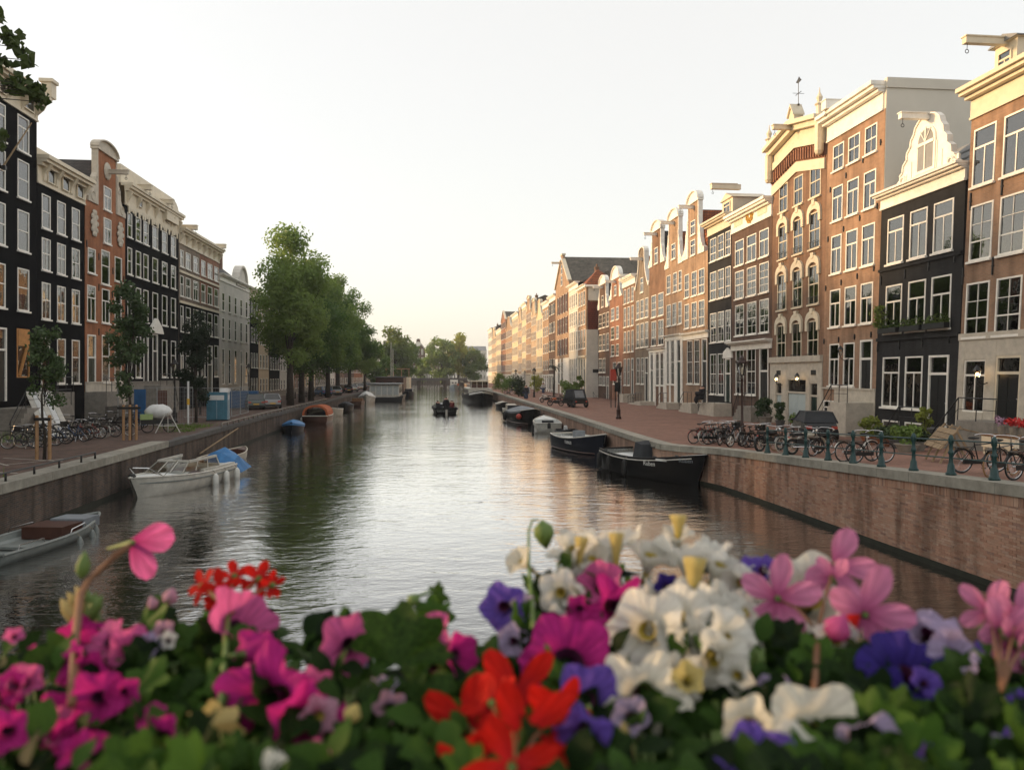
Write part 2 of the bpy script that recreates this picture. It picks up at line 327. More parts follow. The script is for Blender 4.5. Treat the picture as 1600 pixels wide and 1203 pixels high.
def coping(P, side, hfun, y, yend, step, parent, mat, wid=.62, th=.27, rise=.02):
    while y < yend:
        L_ = step*random.uniform(.9,1.1) ; yn = min(y+L_, yend)
        a, c, d = along(P, y, yn); nrm = Vector((side*d.y, -side*d.x, 0)); mb = MB(); g = .006
        if (c-a).length < .05: break
        dz = random.uniform(-.006,.006); pts = []
        for p, h, e in ((a, hfun(y), g), (c, hfun(yn), -g)):
            p = p + d*e
            for off in (-.07, wid):
                for zz in (h-th+rise, h+rise+dz): q = p + nrm*off; pts.append(mb.vert(q.x, q.y, zz))
        for f in ((0,1,3,2), (4,6,7,5), (0,4,5,1), (2,3,7,6), (1,5,7,3), (0,2,6,4)): mb.face([pts[i] for i in f])
        mb.build('coping_stone', mat, parent); y = yn
coping(RW, 1, hR, 13.5, 32.4, 1.6, RQ, M['coping']); coping(RW, 1, hR, 32.4, 36.0, .62, RQ, M['coping'])
coping(RW, 1, hR, 36.0, 95, 2.2, RQ, M['coping']); coping(RW, 1, hR, 95, 296, 12, RQ, M['coping'])
coping(LW, -1, lambda y: ST, 13, 39.5, 1.5, LQ, M['coping'], .75, .3, .06)
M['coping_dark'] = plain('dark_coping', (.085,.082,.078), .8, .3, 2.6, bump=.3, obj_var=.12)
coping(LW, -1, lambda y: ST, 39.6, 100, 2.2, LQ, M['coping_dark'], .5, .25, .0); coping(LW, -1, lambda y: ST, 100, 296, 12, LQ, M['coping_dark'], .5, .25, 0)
# bricks of the right wall, laid from the waterline to the coping
rest = MB(); singles = []
bl, bh = .222, .0635
def lay(mb, p, d, nrm, z0, z1, l, off):
    i = []
    for o in (0.0, off):
        for s_, z in ((0.005,z0), (l-.005,z0), (l-.005,z1), (0.005,z1)):
            q = p + d*s_ - nrm*o; i.append(mb.vert(q.x, q.y, z))
    for f in ((4,5,6,7), (0,1,5,4), (1,2,6,5), (2,3,7,6), (3,0,4,7)): mb.face([i[a] for a in f])
Y0, Y1 = 15.0, 33.4
SEG = [15.0, 20.0, 30.0, 32.4, 33.4]
for s0, s1 in zip(SEG, SEG[1:]):
    a, c, d = along(RW, s0, s1); nrm = Vector((d.y, -d.x, 0)); Ln = (c-a).length
    k = 0
    for row in range(0, 42):
        z0 = .12 + row*bh
        s = -(row % 2)*bl/2
        while s < Ln:
            e0, e1 = max(s, 0), min(s+bl, Ln); y = a.y + d.y*e0; top = hR(y)-.26-.24
            if z0+bh < top and e1-e0 > .03:
                off = random.uniform(.004,.014)
                if 17.1 < y < 19.9 and len(singles) < 300 and z0 > .75 and e1-e0 > .2: singles.append((a + d*e0, d, nrm, z0+.004, z0+bh-.004, e1-e0, off))
                else: lay(rest, a + d*e0, d, nrm, z0+.004, z0+bh-.004, e1-e0, off)
            s += bl
    s = 0
    while s < Ln:                # soldier course under the coping
        y = a.y + d.y*s; t_ = hR(y)-.262
        lay(rest, a + d*s, d, nrm, t_-.225, t_, .07, random.uniform(.006,.016)); s += .07
tag(rest.build('brick_courses', M['quay_brick'], RQ), kind='stuff')
for sg in singles:
    mb = MB(); o = sg[0]; lay(mb, Vector((0,0,0)), sg[1], sg[2], sg[3]-sg[3], sg[4]-sg[3], sg[5], sg[6])
    mb.build('brick', M['quay_brick'], RQ, loc=(o.x, o.y, sg[3]))
# far bridge
t = thing('canal_bridge', 'low flat bridge closing the far end of the canal', 'bridge', (-1.3,300,0))
mb = MB(); mb.box(-13.5,13.5,-5,5,2.6,3.6); mb.build('deck', M['dark_stone'], t)
for y in (-4.9, 4.9):
    for i in range(19): MB().box(-.06,.06,-.06,.06,0,1.1).build('baluster_post', M['iron'], t, loc=(-13.2+i*1.466,y,3.6))
    MB().box(-13.4,13.4,-.05,.05,0,.08).build('rail', M['iron'], t, loc=(0,y,4.7))
for x in (-5,5): MB().box(-.6,.6,-4.6,4.6,-1,2.59).build('pier', M['quay_left'], t, loc=(x,0,0))
for x in (-13,13): MB().box(-.7,.7,-4.9,4.9,-1,2.59).build('abutment', M['quay_left'], t, loc=(x,0,0))
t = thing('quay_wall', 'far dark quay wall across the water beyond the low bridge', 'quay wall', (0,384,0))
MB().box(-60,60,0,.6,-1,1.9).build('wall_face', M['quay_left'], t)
# ------------------------------------------------------------------ canal houses
# local frame of a house: x along the facade (left to right as seen), -y out of the facade, z up from the street
WCACHE = {}
def window_meshes(w, h, style, k, fmat, pmode, proud=False):
    key = (round(w,2), round(h,2), style, round(k,3), fmat.name, pmode, proud)
    if key in WCACHE: return WCACHE[key]
    w, h = key[0], key[1]
    fw = min(.075, w*.09); rc = -.03 if not proud else -.075      # frame a little proud or in the reveal
    d0 = rc + .09
    fr = MB(k)                                   # casing
    fr.box(-w/2, -w/2+fw, rc, d0, 0, h); fr.box(w/2-fw, w/2, rc, d0, 0, h); fr.box(-w/2+fw, w/2-fw, rc, d0, h-fw, h); fr.box(-w/2+fw, w/2-fw, rc, d0, 0, fw)
    x0, x1, z0, z1 = -w/2+fw, w/2-fw, fw, h-fw; W, H = x1-x0, z1-z0; bt = .045
    sh = MB(k); sy0, sy1 = rc+.028, rc+.075; cells = []
    def vb(x, za, zb, t=bt): sh.box(x-t/2, x+t/2, sy0, sy1, za, zb)
    def hb(z, xa, xb, t=.07): sh.box(xa, xb, sy0-.008, sy1+.003, z-t/2, z+t/2)
    def split(xa, xb, za, zb, nc, nr):
        for i in range(1, nc): vb(xa+(xb-xa)*i/nc, za, zb, .032)
        for j in range(1, nr): hb(za+(zb-za)*j/nr, xa, xb, .03)
        for i in range(nc):
            for j in range(nr): cells.append((xa+(xb-xa)*i/nc, xa+(xb-xa)*(i+1)/nc, za+(zb-za)*j/nr, za+(zb-za)*(j+1)/nr))
    s = style
    if s[0] == 'T':                              # fixed light above, casement pair below
        zt = z0+H*float(s[1:] or .66); hb(zt, x0, x1, .085); vb(0, z0, zt, .06); cells += [(x0,0,z0,zt), (0,x1,z0,zt), (x0,x1,zt,z1)]
    elif s[0] == 'S':                            # sash: one over one
        zt = z0+H*float(s[1:] or .5); hb(zt, x0, x1); cells += [(x0,x1,z0,zt), (x0,x1,zt,z1)]
    elif s[0] == 'V':                            # two over two
        zt = z0+H*.52; hb(zt, x0, x1); split(x0,x1,z0,zt,2,1); split(x0,x1,zt,z1,2,1)
    elif s[0] == 'G':                            # G + columns + rows: glazing bars
        nc, nr = int(s[1]), int(s[2]); zt = z0+H*(nr//2)/nr; hb(zt, x0, x1, .065); split(x0,x1,z0,zt,nc,nr//2); split(x0,x1,zt,z1,nc,nr-nr//2)
    else: cells.append((x0,x1,z0,z1))
    gy = rc+.05; panes = []
    def pane(cs):
        p = MB(k)
        for a, b_, c, d in cs: p.box(a+.001, b_-.001, gy, gy+.008, c+.001, d-.001)
        return p
    if pmode == 'each': panes = [(pane([c]).mesh('pane', M['glass'])) for c in cells]
    else: panes = [pane(cells).mesh('pane', M['glass'])]
    sl = MB(k); sl.box(-w/2-.06, w/2+.06, -.13, .1, -.10, -.002); 
    cur = {}
    def pleat(xa, xb, za, zb, n, y=.095):
        c = MB(k); n = max(2, n); r = [(xa+(xb-xa)*i/n, y + (.025 if i % 2 else -.015)) for i in range(n+1)]
        for (ax, ay), (bx, by) in zip(r, r[1:]): c.poly([(ax,ay,za), (bx,by,za), (bx,by,zb), (ax,ay,zb)])
        return c
    yb = .095 if not proud else .02
    a = pleat(x0, x0+W*.3, z0, z1, 7, yb); b_ = pleat(x1-W*.3, x1, z0, z1, 7, yb); off = len(a.v); a.v += b_.v; a.f += [tuple(i+off for i in f) for f in b_.f]; a.m += b_.m
    cur['side'] = a.mesh('curtain', M['curtain']); cur['full'] = pleat(x0, x1, z0, z1, 18, yb).mesh('curtain', M['blind'])
    cur['half'] = pleat(x0, x1, z0, z0+H*.52, 18, yb).mesh('curtain', M['curtain'])
    cur['blind'] = MB(k).box(x0, x1, yb, yb+.01, z0+H*.45, z1).mesh('curtain', M['blind'])
    cur['left'] = pleat(x0, x0+W*.5, z0, z1, 9, yb).mesh('curtain', M['blind'])
    r = (fr.mesh('window', fmat), sh.mesh('sash', fmat) if sh.v else None, panes, sl.mesh('sill', fmat), cur)
    WCACHE[key] = r; return r
def add_window(root, x, z, w, h, style, k, fmat, pmode, curtain, sill=True, proud=False, y=0, sillmat=None):
    fr, sh, panes, sl, cur = window_meshes(w, h, style, k, fmat, pmode, proud)
    o = link('window', fr, root, (x+k*z, y, z))
    if sh: link('sash', sh, o)
    for p in panes: link('pane', p, o).rotation_euler = (random.uniform(-.006,.006), 0, random.uniform(-.012,.012))
    if sill: link('sill', sl, o)
    if curtain: link('curtain', cur[curtain], o)
    if proud:
        key = ('back', round(w,2), round(h,2), round(k,3))
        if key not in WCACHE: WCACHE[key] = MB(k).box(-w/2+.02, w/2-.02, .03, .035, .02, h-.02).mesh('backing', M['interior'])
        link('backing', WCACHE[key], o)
    return o
def add_door(root, x, z, w, h, k, fmat, lmat, fan=.28, y=0, pmode='each'):
    fw = .1; zt = h*(1-fan); fr = MB(k)
    fr.box(-w/2,-w/2+fw,-.05,.1,0,h); fr.box(w/2-fw,w/2,-.05,.1,0,h); fr.box(-w/2+fw,w/2-fw,-.05,.1,h-fw,h); fr.box(-w/2+fw,w/2-fw,-.04,.1,zt-.06,zt+.06)
    o = fr.build('door_frame', fmat, root, loc=(x+k*z, y, z))
    d = MB(k); d.box(-w/2+fw, w/2-fw, .03, .075, .01, zt-.06)
    for a, b_ in ((.12,.42), (.47,.92)):
        for s in (-1, 1):
            xa, xb = (s*.06, s*(w/2-fw-.1)); d.box(min(xa,xb), max(xa,xb), .012, .03, zt*a, zt*b_)
    d.build('door_leaf', lmat, o)
    hd = MB(k); hd.sphere((w/2-fw-.08, -.01, zt*.45), .03, 6, 4); hd.build('handle', M['chrome'], o)
    p = MB(k); p.box(-w/2+fw+.001, w/2-fw-.001, .04, .05, zt+.061, h-fw-.001); p.build('fanlight', M['glass'], o)
    return o
def facade(k, W, zt, holes, mat, depth, d_rev=.13, z_floor=-.3, top=True, back=True):
    """front wall with window openings, reveals, side walls, back and flat top"""
    b = MB(k); xs = sorted({0.0, W} | {h[0] for h in holes} | {h[1] for h in holes}); zs = sorted({z_floor, zt} | {h[2] for h in holes} | {h[3] for h in holes})
    for x0, x1 in zip(xs, xs[1:]):
        run = None
        for z0, z1 in zip(zs, zs[1:]):
            cx, cz = (x0+x1)/2, (z0+z1)/2
            if any(h[0] < cx < h[1] and h[2] < cz < h[3] for h in holes):
                if run: b.poly([(x0,0,run[0]), (x1,0,run[0]), (x1,0,run[1]), (x0,0,run[1])]); run = None
            else: run = (run[0], z1) if run else (z0, z1)
        if run: b.poly([(x0,0,run[0]), (x1,0,run[0]), (x1,0,run[1]), (x0,0,run[1])])
    for x0, x1, z0, z1 in holes:
        D = d_rev
        b.poly([(x0,0,z0), (x0,0,z1), (x0,D,z1), (x0,D,z0)]); b.poly([(x1,0,z0), (x1,D,z0), (x1,D,z1), (x1,0,z1)])
        b.poly([(x0,0,z1), (x1,0,z1), (x1,D,z1), (x0,D,z1)]); b.poly([(x0,0,z0), (x0,D,z0), (x1,D,z0), (x1,0,z0)])
    e = .012
    b.poly([(e,0,z_floor), (e,0,zt), (e,depth,zt), (e,depth,z_floor)]); b.poly([(W-e,0,z_floor), (W-e,depth,z_floor), (W-e,depth,zt), (W-e,0,zt)])
    b.poly([(0,depth,z_floor), (0,depth,zt), (W,depth,zt), (W,depth,z_floor)])
    b.poly([(0,0,zt), (W,0,zt), (W,depth,zt), (0,depth,zt)])
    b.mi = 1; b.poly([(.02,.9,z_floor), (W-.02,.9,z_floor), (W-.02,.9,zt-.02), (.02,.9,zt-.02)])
    return b
def cornice(root, W, z0, z1, k, mat, over=.45, brackets=0, y=0, x0=0, mat2=None, dent=False):
    """white board, consoles and a moulded overhanging gutter"""
    H = z1-z0; b = MB(k)
    b.box(x0-.02, W+.02, y-.06, y+.05, z0, z0+H*.62); b.box(x0-.03, W+.03, y-.10, y+.05, z0-.06, z0+.05)
    b.box(x0-.06, W+.06, y-over*.45, y+.05, z0+H*.62, z0+H*.74); b.box(x0-.09, W+.09, y-over*.8, y+.05, z0+H*.74, z0+H*.86); b.box(x0-.12, W+.12, y-over, y+.3, z0+H*.86, z1)
    if dent:
        n = int((W-x0)/.28)
        for i in range(n): xx = x0+(W-x0)*(i+.5)/n; b.box(xx-.07, xx+.07, y-over*.42, y-.06, z0+H*.5, z0+H*.618)
    o = b.build('cornice', mat, root)
    for i in range(brackets):
        xx = x0+.25+(W-x0-.5)*i/max(1, brackets-1); q = MB(k)
        q.prismx([(-.06,0), (-.06,H*.6), (-over*.75,H*.6), (-over*.6,H*.42), (-.16,H*.2)], -.11, .11)
        q.build('console', mat2 or mat, o, loc=(xx+k*z0, y, z0))
    return o
def hoist(root, x, z, k, mat, L=1.3, y=0, t=.26):
    b = MB(k); b.box(-t/2, t/2, -L, .6, 0, t); b.box(-t/2-.05, t/2+.05, -L-.04, .3, t, t+.05)
    o = b.build('hoist_beam', mat, root, loc=(x+k*z, y, z))
    h = MB(k); h.tube([(0,-L+.15,0), (0,-L+.15,-.22)], .015, 4); h.torus((0,-L+.15,-.31), .08, .018, 'x', 8, 4); h.build('hook', M['iron'], o)
    return o
def ring_quarter(cx, cz, r, a0, a1, n):
    return [(cx+r*cos(a0+(a1-a0)*i/n), cz+r*sin(a0+(a1-a0)*i/n)) for i in range(n+1)]
def neck_gable(root, W, zb, cx, wn, z_neck, z_top, k, wall, trim, scroll=True, ym=0):
    """neck gable: brick neck, carved claws at the shoulders, round pediment"""
    b = MB(k); b.box(cx-wn/2, cx+wn/2, 0, .35, zb, z_neck); o = b.build('gable', wall, root)
    for s in (-1, 1):                             # claws
        q = MB(k); wdt = min((W-wn)/2, 1.6); H = (z_neck-zb)*.72
        pts = [(0,0), (wdt,0), (wdt*1.0,H*.12), (wdt*.62,H*.2), (wdt*.42,H*.42), (wdt*.34,H*.66), (wdt*.16,H*.78), (wdt*.10,H), (0,H)]
        pts = [(s*x, z) for x, z in pts]; q.prism(pts if s > 0 else pts[::-1], -.1, .26)
        q.torus((s*wdt*.55, -.1, H*.16), wdt*.2, .05, 'y', 10, 4); q.torus((s*wdt*.2, -.1, H*.62), wdt*.12, .04, 'y', 10, 4)
        q.build('claw_piece', trim, o, loc=(cx+s*wn/2+k*zb, 0, zb))
        e = MB(k); e.box(cx+s*wn/2-.07, cx+s*wn/2+.07, -.06, .36, zb, z_neck-.002); e.build('quoin_strip', trim, o)
    q = MB(k); hp = z_top-z_neck; q.box(cx-wn/2-.18, cx+wn/2+.18, -.16, .4, z_neck, z_neck+.16)
    q.prism([(cx-wn/2-.12, z_neck+.16), (cx+wn/2+.12, z_neck+.16)] + [(cx+(wn/2+.12)*cos(a), z_neck+.16+(hp-.16)*sin(a)) for a in [pi*i/12 for i in range(1,12)]], -.02, .38)
    R = wn/2+.16
    for i in range(12):
        a0, a1 = pi*i/12, pi*(i+1)/12; q.bar((cx+R*cos(a0), .1, z_neck+.2+(hp-.16)*sin(a0)), (cx+R*cos(a1), .1, z_neck+.2+(hp-.16)*sin(a1)), .62, .1)
    q.build('pediment', trim, o); return o
def bell_gable(root, W, zb, cx, w0, w1, z_top, k, wall, trim):
    """bell gable with a thick moulded edge"""
    H = z_top-zb; R = []
    for i in range(13):
        t = i/12; x = w0/2 + (w1/2-w0/2)*(1-(1-t)**2.4 if t < 1 else 1); R.append((x, zb+H*.86*t))
    R += [(w1/2*cos(a), zb+H*.86+H*.14*sin(a)) for a in (pi*.12, pi*.25, pi*.38)] + [(0, z_top)]
    out = [(cx+x, z) for x, z in R] + [(cx-x, z) for x, z in R[-2::-1]]
    b = MB(k); b.prism(out, 0, .32); o = b.build('gable', wall, root)
    e = MB(k)
    for (xa, za), (xb, zb2) in zip(out, out[1:]): e.bar((xa, .13, za), (xb, .13, zb2), .56, .17)
    for s in (-1, 1): e.torus((cx+s*(w0/2-.1), -.08, zb+.22), .2, .07, 'y', 10, 5)
    e.build('gable_edge', trim, o); return o
def roof_gable(root, W, zb, H, k, mat, depth, y0=.32, inset=0):      # ridge runs away from the canal
    b = MB(k); n = 1
    for s in (0, 1):
        xa = inset if s == 0 else W-inset
        b.poly([(xa,y0,zb), (W/2,y0,zb+H), (W/2,depth,zb+H), (xa,depth,zb)] if s else [(xa,depth,zb), (W/2,depth,zb+H), (W/2,y0,zb+H), (xa,y0,zb)])
    b.poly([(inset,y0,zb), (W-inset,y0,zb), (W/2,y0,zb+H)]); b.poly([(inset,depth,zb), (W/2,depth,zb+H), (W-inset,depth,zb)])
    return b.build('roof', mat, root)
def roof_side(root, W, zb, H, k, mat, depth, y0=.25):                # ridge parallel to the canal
    b = MB(k); ym = (y0+depth)/2
    b.poly([(0,y0,zb), (W,y0,zb), (W,ym,zb+H), (0,ym,zb+H)]); b.poly([(0,depth,zb), (0,ym,zb+H), (W,ym,zb+H), (W,depth,zb)])
    b.poly([(0,y0,zb), (0,ym,zb+H), (0,depth,zb)]); b.poly([(W,y0,zb), (W,depth,zb), (W,ym,zb+H)])
    return b.build('roof', mat, root)
def chimney(roof, x, y, z, h, mat, k=0, w=.7):
    b = MB(k); b.box(-w/2, w/2, -w/2, w/2, 0, h); b.box(-w/2-.06, w/2+.06, -w/2-.06, w/2+.06, h, h+.12)
    for s in (-.18, .18): b.lathe([(.1,h+.12), (.1,h+.5), (.13,h+.5), (.13,h+.56)], 8, (s,0,0))
    return b.build('chimney', mat, roof, loc=(x+k*z, y, z))
def stoop(root, x, w, h, k, mat, n=5, dirx=1, run=.28, out=1.3, y=0, rail=True, rh=.95):
    """landing in front of the door, steps running down sideways (dirx) and an iron handrail"""
    o = MB(k).box(-w/2, w/2, -out, -.01, -.05, h).build('stoop', mat, root, loc=(x, y, 0))
    for i in range(n-1):
        zz = h*(n-1-i)/n; xa = dirx*(w/2+run*i)+.002*dirx; MB(k).box(min(xa, xa+dirx*(run-.004)), max(xa, xa+dirx*(run-.004)), -out+.002, -.012, -.05, zz).build('step', mat, o)
    if rail:
        r = MB(k); e = -out+.06; xl = dirx*(w/2+run*(n-1))
        r.tube([(-dirx*w/2,e,h+rh), (dirx*w/2,e,h+rh), (xl,e,rh*.95), (xl+dirx*.12,e,rh*.75)], .03, 6)
        r.tube([(-dirx*w/2,e,h+rh*.5), (dirx*w/2,e,h+rh*.5), (xl,e,rh*.5)], .014, 5)
        for xx, zz in ((-dirx*w/2,h), (0,h), (dirx*w/2,h), (xl,0)): r.tube([(xx,e,zz), (xx,e,zz+rh*.95)], .022, 5)
        r.build('handrail', M['iron'], o)
    return o
def plinth(root, W, z, k, mat, p=.06, gaps=()):
    b = MB(k); xs = [0] + [v for g in gaps for v in g] + [W]
    for xa, xb in zip(xs[::2], xs[1::2]): b.box(xa+.004, xb-.004, -p, -.002, -.3, z)
    b.box(.004, W-.004, -p-.04, -.002, z, z+.1)
    return b.build('plinth', mat, root)
def anchors(root, pts, k, h=.5):
    b = MB(k)
    for x, z in pts: b.box(x-.03, x+.03, -.06, -.002, z-h/2, z+h/2); b.box(x-.07, x+.07, -.05, -.003, z-.03, z+.03)
    return tag(b.build('wall_anchors', M['iron'], root), kind='stuff')
SHAPE = {}
class House:
    """px columns and row heights are taken at the facade plane; everything becomes metres at once"""
    def __init__(s, side, pa, pb, label, wall, Xf=None, k=0.0, depth=12, name='canal_house'):
        s.side, s.Xf, s.k = side, (Xf if Xf is not None else (23.5 if side > 0 else -24.0)), k
        s.Ya = on_x(pa, s.Xf)[0]; s.Yb = on_x(pb, s.Xf)[0]; s.W = abs(s.Yb-s.Ya); s.wall = wall; s.depth = depth
        s.root = thing(name, label, 'house', (s.Xf, s.Ya, ST), -pi/2 if side > 0 else pi/2)
        s.holes, s.wins, s.doors, s.pm = [], [], [], ('each' if min(abs(s.Ya), abs(s.Yb)) < 62 else 'one')
        s.frame = M['white']
    def x(s, px, z=0): return abs(on_x(px, s.Xf)[0]-s.Ya)*(1 if (on_x(px, s.Xf)[0]-s.Ya)*s.side <= 0 else -1) - s.k*z
    def z(s, px, py): d = on_x(px, s.Xf)[1]; return EYE + (HY-py)/FPX*d - ST
    def row(s, pref, yt, yb, cols, style='T', curt=None, sill=True, skip=(), hscale=1.0, frame=None):
        zb, zt = s.z(pref, yb), s.z(pref, yt); zm = (zb+zt)/2
        for i, (a, b_) in enumerate(cols):
            if i in skip: continue
            xa, xb = s.x(a, zm), s.x(b_, zm); c = curt[i % len(curt)] if curt else None
            s.wins.append((max(.06,xa), min(s.W-.06,xb), zb, zt, style, c, sill, frame or s.frame)); s.holes.append((max(.06,xa), min(s.W-.06,xb), zb, zt))
        return zb, zt
    def rowm(s, zb, zt, n, wf=.6, style='T', curt=None, sill=True, m=.35):        # n even columns, heights in metres
        st = (s.W-2*m)/n
        for i in range(n):
            xa = m+st*i+st*(1-wf)/2; c = curt[i % len(curt)] if curt else None
            s.wins.append((xa, xa+st*wf, zb, zt, style, c, sill, s.frame)); s.holes.append((xa, xa+st*wf, zb, zt))
    def door(s, xa, xb, zb, zt, leaf, frame=None, fan=.28):
        s.doors.append((xa, xb, zb, zt, leaf, frame or s.frame, fan)); s.holes.append((xa, xb, zb, zt))
    def done(s, zt, base=None):
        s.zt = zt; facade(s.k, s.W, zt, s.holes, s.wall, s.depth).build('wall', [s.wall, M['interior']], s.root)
        for xa, xb, z0, z1, st, c, sl, fm in s.wins: add_window(s.root, (xa+xb)/2, z0, xb-xa, z1-z0, st, s.k, fm, s.pm, c, sl)
        for xa, xb, z0, z1, lf, fm, fan in s.doors: add_door(s.root, (xa+xb)/2, z0, xb-xa, z1-z0, s.k, fm, lf, fan)
        return s
BR = lambda n, a, b_, mo=(.28,.22,.17), **kw: brickmat(n, a, b_, mo, **kw)
M['b_tan'] = BR('tan_brick', (.345,.20,.125), (.275,.16,.10)); M['b_brown'] = BR('brown_brick', (.235,.125,.077), (.18,.097,.063), (.2,.15,.11))
M['b_dark'] = BR('dark_brown_brick', (.125,.07,.05), (.09,.052,.04), (.13,.1,.08)); M['b_red'] = BR('red_brick', (.30,.13,.08), (.24,.105,.065), (.26,.17,.12))
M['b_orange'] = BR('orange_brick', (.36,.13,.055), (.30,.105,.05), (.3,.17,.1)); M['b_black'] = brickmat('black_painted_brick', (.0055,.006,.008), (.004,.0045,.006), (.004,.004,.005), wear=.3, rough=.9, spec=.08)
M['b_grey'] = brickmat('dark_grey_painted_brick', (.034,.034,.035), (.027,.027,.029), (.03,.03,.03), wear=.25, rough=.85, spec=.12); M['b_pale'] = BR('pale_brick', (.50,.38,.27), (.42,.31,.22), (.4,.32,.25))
M['b_amber'] = BR('amber_brick', (.40,.26,.165), (.33,.21,.135)); M['b_lgrey'] = BR('grey_brown_brick', (.22,.17,.125), (.17,.13,.10), (.26,.22,.18))
M['plaster'] = plain('white_plaster', (.60,.57,.51), .85, .16, .7); M['plaster_warm'] = plain('warm_plaster', (.60,.48,.33), .85, .16, .7)
M['shutter'] = plain('dark_red_shutter', (.10,.02,.018), .6, .2, 3)
# ---- right bank, from the camera outwards -------------------------------------------------
# broad brown house at the frame edge
h = House(1, 1492, 1690, 'broad brown brick house with stone ground floor and white dormer at the frame edge', M['b_tan'], 23.44, .075, 13)
c3 = [(1509,1545), (1556,1596), (1612,1655)]; c1 = [(1521,1556), (1568,1610), (1622,1668)]; c2 = [(1516,1551), (1562,1603), (1616,1662)]
h.row(1540, 197, 287, c1, 'T.68', ['full','left','full']); h.row(1532, 319, 406, c2, 'G23', ['side','full','side']); h.row(1527, 441, 526, c3, 'G23', ['side',None,'full'])
h.row(1522, 562, 644, [(1506,1540)], 'T.72', ['full'], sill=False); zc = h.z(1511, 190); zb = h.z(1495, 533)
h.door(h.x(1556,3), h.x(1596,3), h.z(1560,655), h.z(1560,556), M['black_paint'], M['cream'], .27); h.row(1640, 562, 640, [(1612,1655)], 'T.7', ['side'], sill=False)
h.done(zc); h.frame = M['cream']; k = h.k
cornice(h.root, h.W, zc, h.z(1505,148), k, M['cream'], .75)
b = MB(k)                                       # stone facing round the ground-floor openings
xs = [.02]+[v for g in sorted((q[0],q[1]) for q in h.holes if q[2] < 3.2) for v in g]+[h.W-.02]
for a, c in zip(xs[::2], xs[1::2]): b.box(a, c, -.07, -.002, -.3, zb)
b.box(.02, h.W-.02, -.12, -.003, zb+.002, zb+.3)
for q in h.holes:
    if q[2] < 3.2: b.box(q[0]-.004+.008, q[1]-.004, -.065, -.004, q[3]+.002, zb-.002); b.box(q[0]+.004, q[1]-.004, -.1, -.004, -.3, q[2]-.005)
b.build('stone_facing', M['pale_stone'], h.root)
anchors(h.root, [(h.x(px,8), h.z(1540,y)) for px, y in ((1512,308),(1560,300),(1506,425),(1552,418))], k, .75)
def dormer(h, pa, pb, yb, yt, pref, mat, depth=3.0, y=.9, hst=True, roofm=None):
    za, zb_ = h.z(pref, yb), h.z(pref, yt); xa, xb = h.x(pa, za), h.x(pb, za); w_ = xb-xa; k = h.k
    b = MB(k); b.box(xa, xb, y, y+depth, za, zb_); b.prism([(xa-.15, zb_+.002), (xb+.15, zb_+.002), ((xa+xb)/2, zb_+w_*.24)], y-.15, y+depth); o = b.build('dormer', mat, h.root)
    add_window(o, (xa+xb)/2, za+.35, w_*.62, (zb_-za)*.62, 'T.7', k, mat, 'one', 'side', False, True, y)
    if hst: hoist(o, (xa+xb)/2, zb_-.1, k, mat, 1.9, y)
    if roofm: 
        q = MB(k); q.prism([(xa-.2, zb_+.01), (xb+.2, zb_+.01), (xb+.2, zb_+.05), ((xa+xb)/2, zb_+w_*.24+.06), (xa-.2, zb_+.05)], y-.2, y+depth+.3); q.build('dormer_roof', roofm, o)
    return o
dormer(h, 1535, 1569, 128, 64, 1560, M['cream'], 4, .5, True, M['lead'])
stoop(h.root, h.x(1577,2), 2.2, h.z(1560,657), k, M['stone'], 6, -1, .3, 1.5)
houseG = h
# black house with the carved gable
h = House(1, 1366, 1493, 'charcoal painted house with carved white gable and flower boxes', M['b_grey'], 23.47, .056, 12); k = h.k
cA = [(1387,1412), (1422,1449), (1459,1490)]; cB = [(1384,1409), (1419,1446), (1455,1486)]; cC = [(1379,1405), (1414,1441)]
h.row(1425, 331, 405, cA, 'T.72', ['full','half','full']); r2 = h.row(1425, 440, 517, cB, 'T.66', ['side',None,None]); h.row(1420, 557, 638, cC, 'T.7', ['half','side'])
h.row(1416, 659, 676, cC, 'P', [None], sill=False)
h.door(h.x(1450,2), h.x(1481,2), h.z(1440,664), h.z(1440,556), M['black_paint'], None, .26)
zc = h.z(1440, 305); h.done(zc); zt = h.z(1440, 280); cornice(h.root, h.W, zc, zt, k, M['white'], .6)
z_ = h.z(1425,412)
for za, zb_ in ((r2[0]-.42, r2[0]-.25), (z_-.1, z_+.05)): MB(k).box(.02, h.W-.02, -.1, -.002, za, zb_).build('string_course', M['b_grey'], h.root)
gx = h.x(1446, zt); gz = h.z(1446,181); H = gz-zt; wb = (h.x(1492,zt)-h.x(1399,zt))/2
prof = [(1,0),(1,.06),(.92,.10),(.92,.18),(.82,.23),(.80,.34),(.68,.41),(.67,.52),(.56,.60),(.54,.70),(.45,.78),(.40,.88),(.27,.96),(.12,.995),(0,1)]
R = [(gx+x*wb, zt+z*H) for x, z in prof]; Lp = [(gx-x*wb, zt+z*H) for x, z in prof[-2::-1]]
g = MB(k); g.prism(R+Lp, .02, .28); g = g.build('gable', M['white'], h.root)
ring = R+Lp; e = MB(k)
for (xa, za), (xb, zb_) in zip(ring, ring[1:]): e.bar((xa,.1,za), (xb,.1,zb_), .30, .07)
for s in (-1,1):
    e.torus((gx+s*wb*.8, -.03, zt+.28), .2, .06, 'y', 10, 5)
for i in range(9):
    xx = gx + (i-4)*wb*.17
    if abs(i-4) > 1: e.box(xx-.03, xx+.03, -.02, .02, zt+.1, zt+H*(.86-abs(i-4)*.17))
e.build('gable_carving', M['white'], g)
fr = MB(k); ww = .72
arch = [(gx+ww*cos(a), zt+H*.58+ww*sin(a)) for a in [pi*i/10 for i in range(11)]]
fr.prism([(gx-ww,zt+.25),(gx+ww,zt+.25)]+arch, -.06, .019); wf = fr.build('arched_window', M['white'], g)
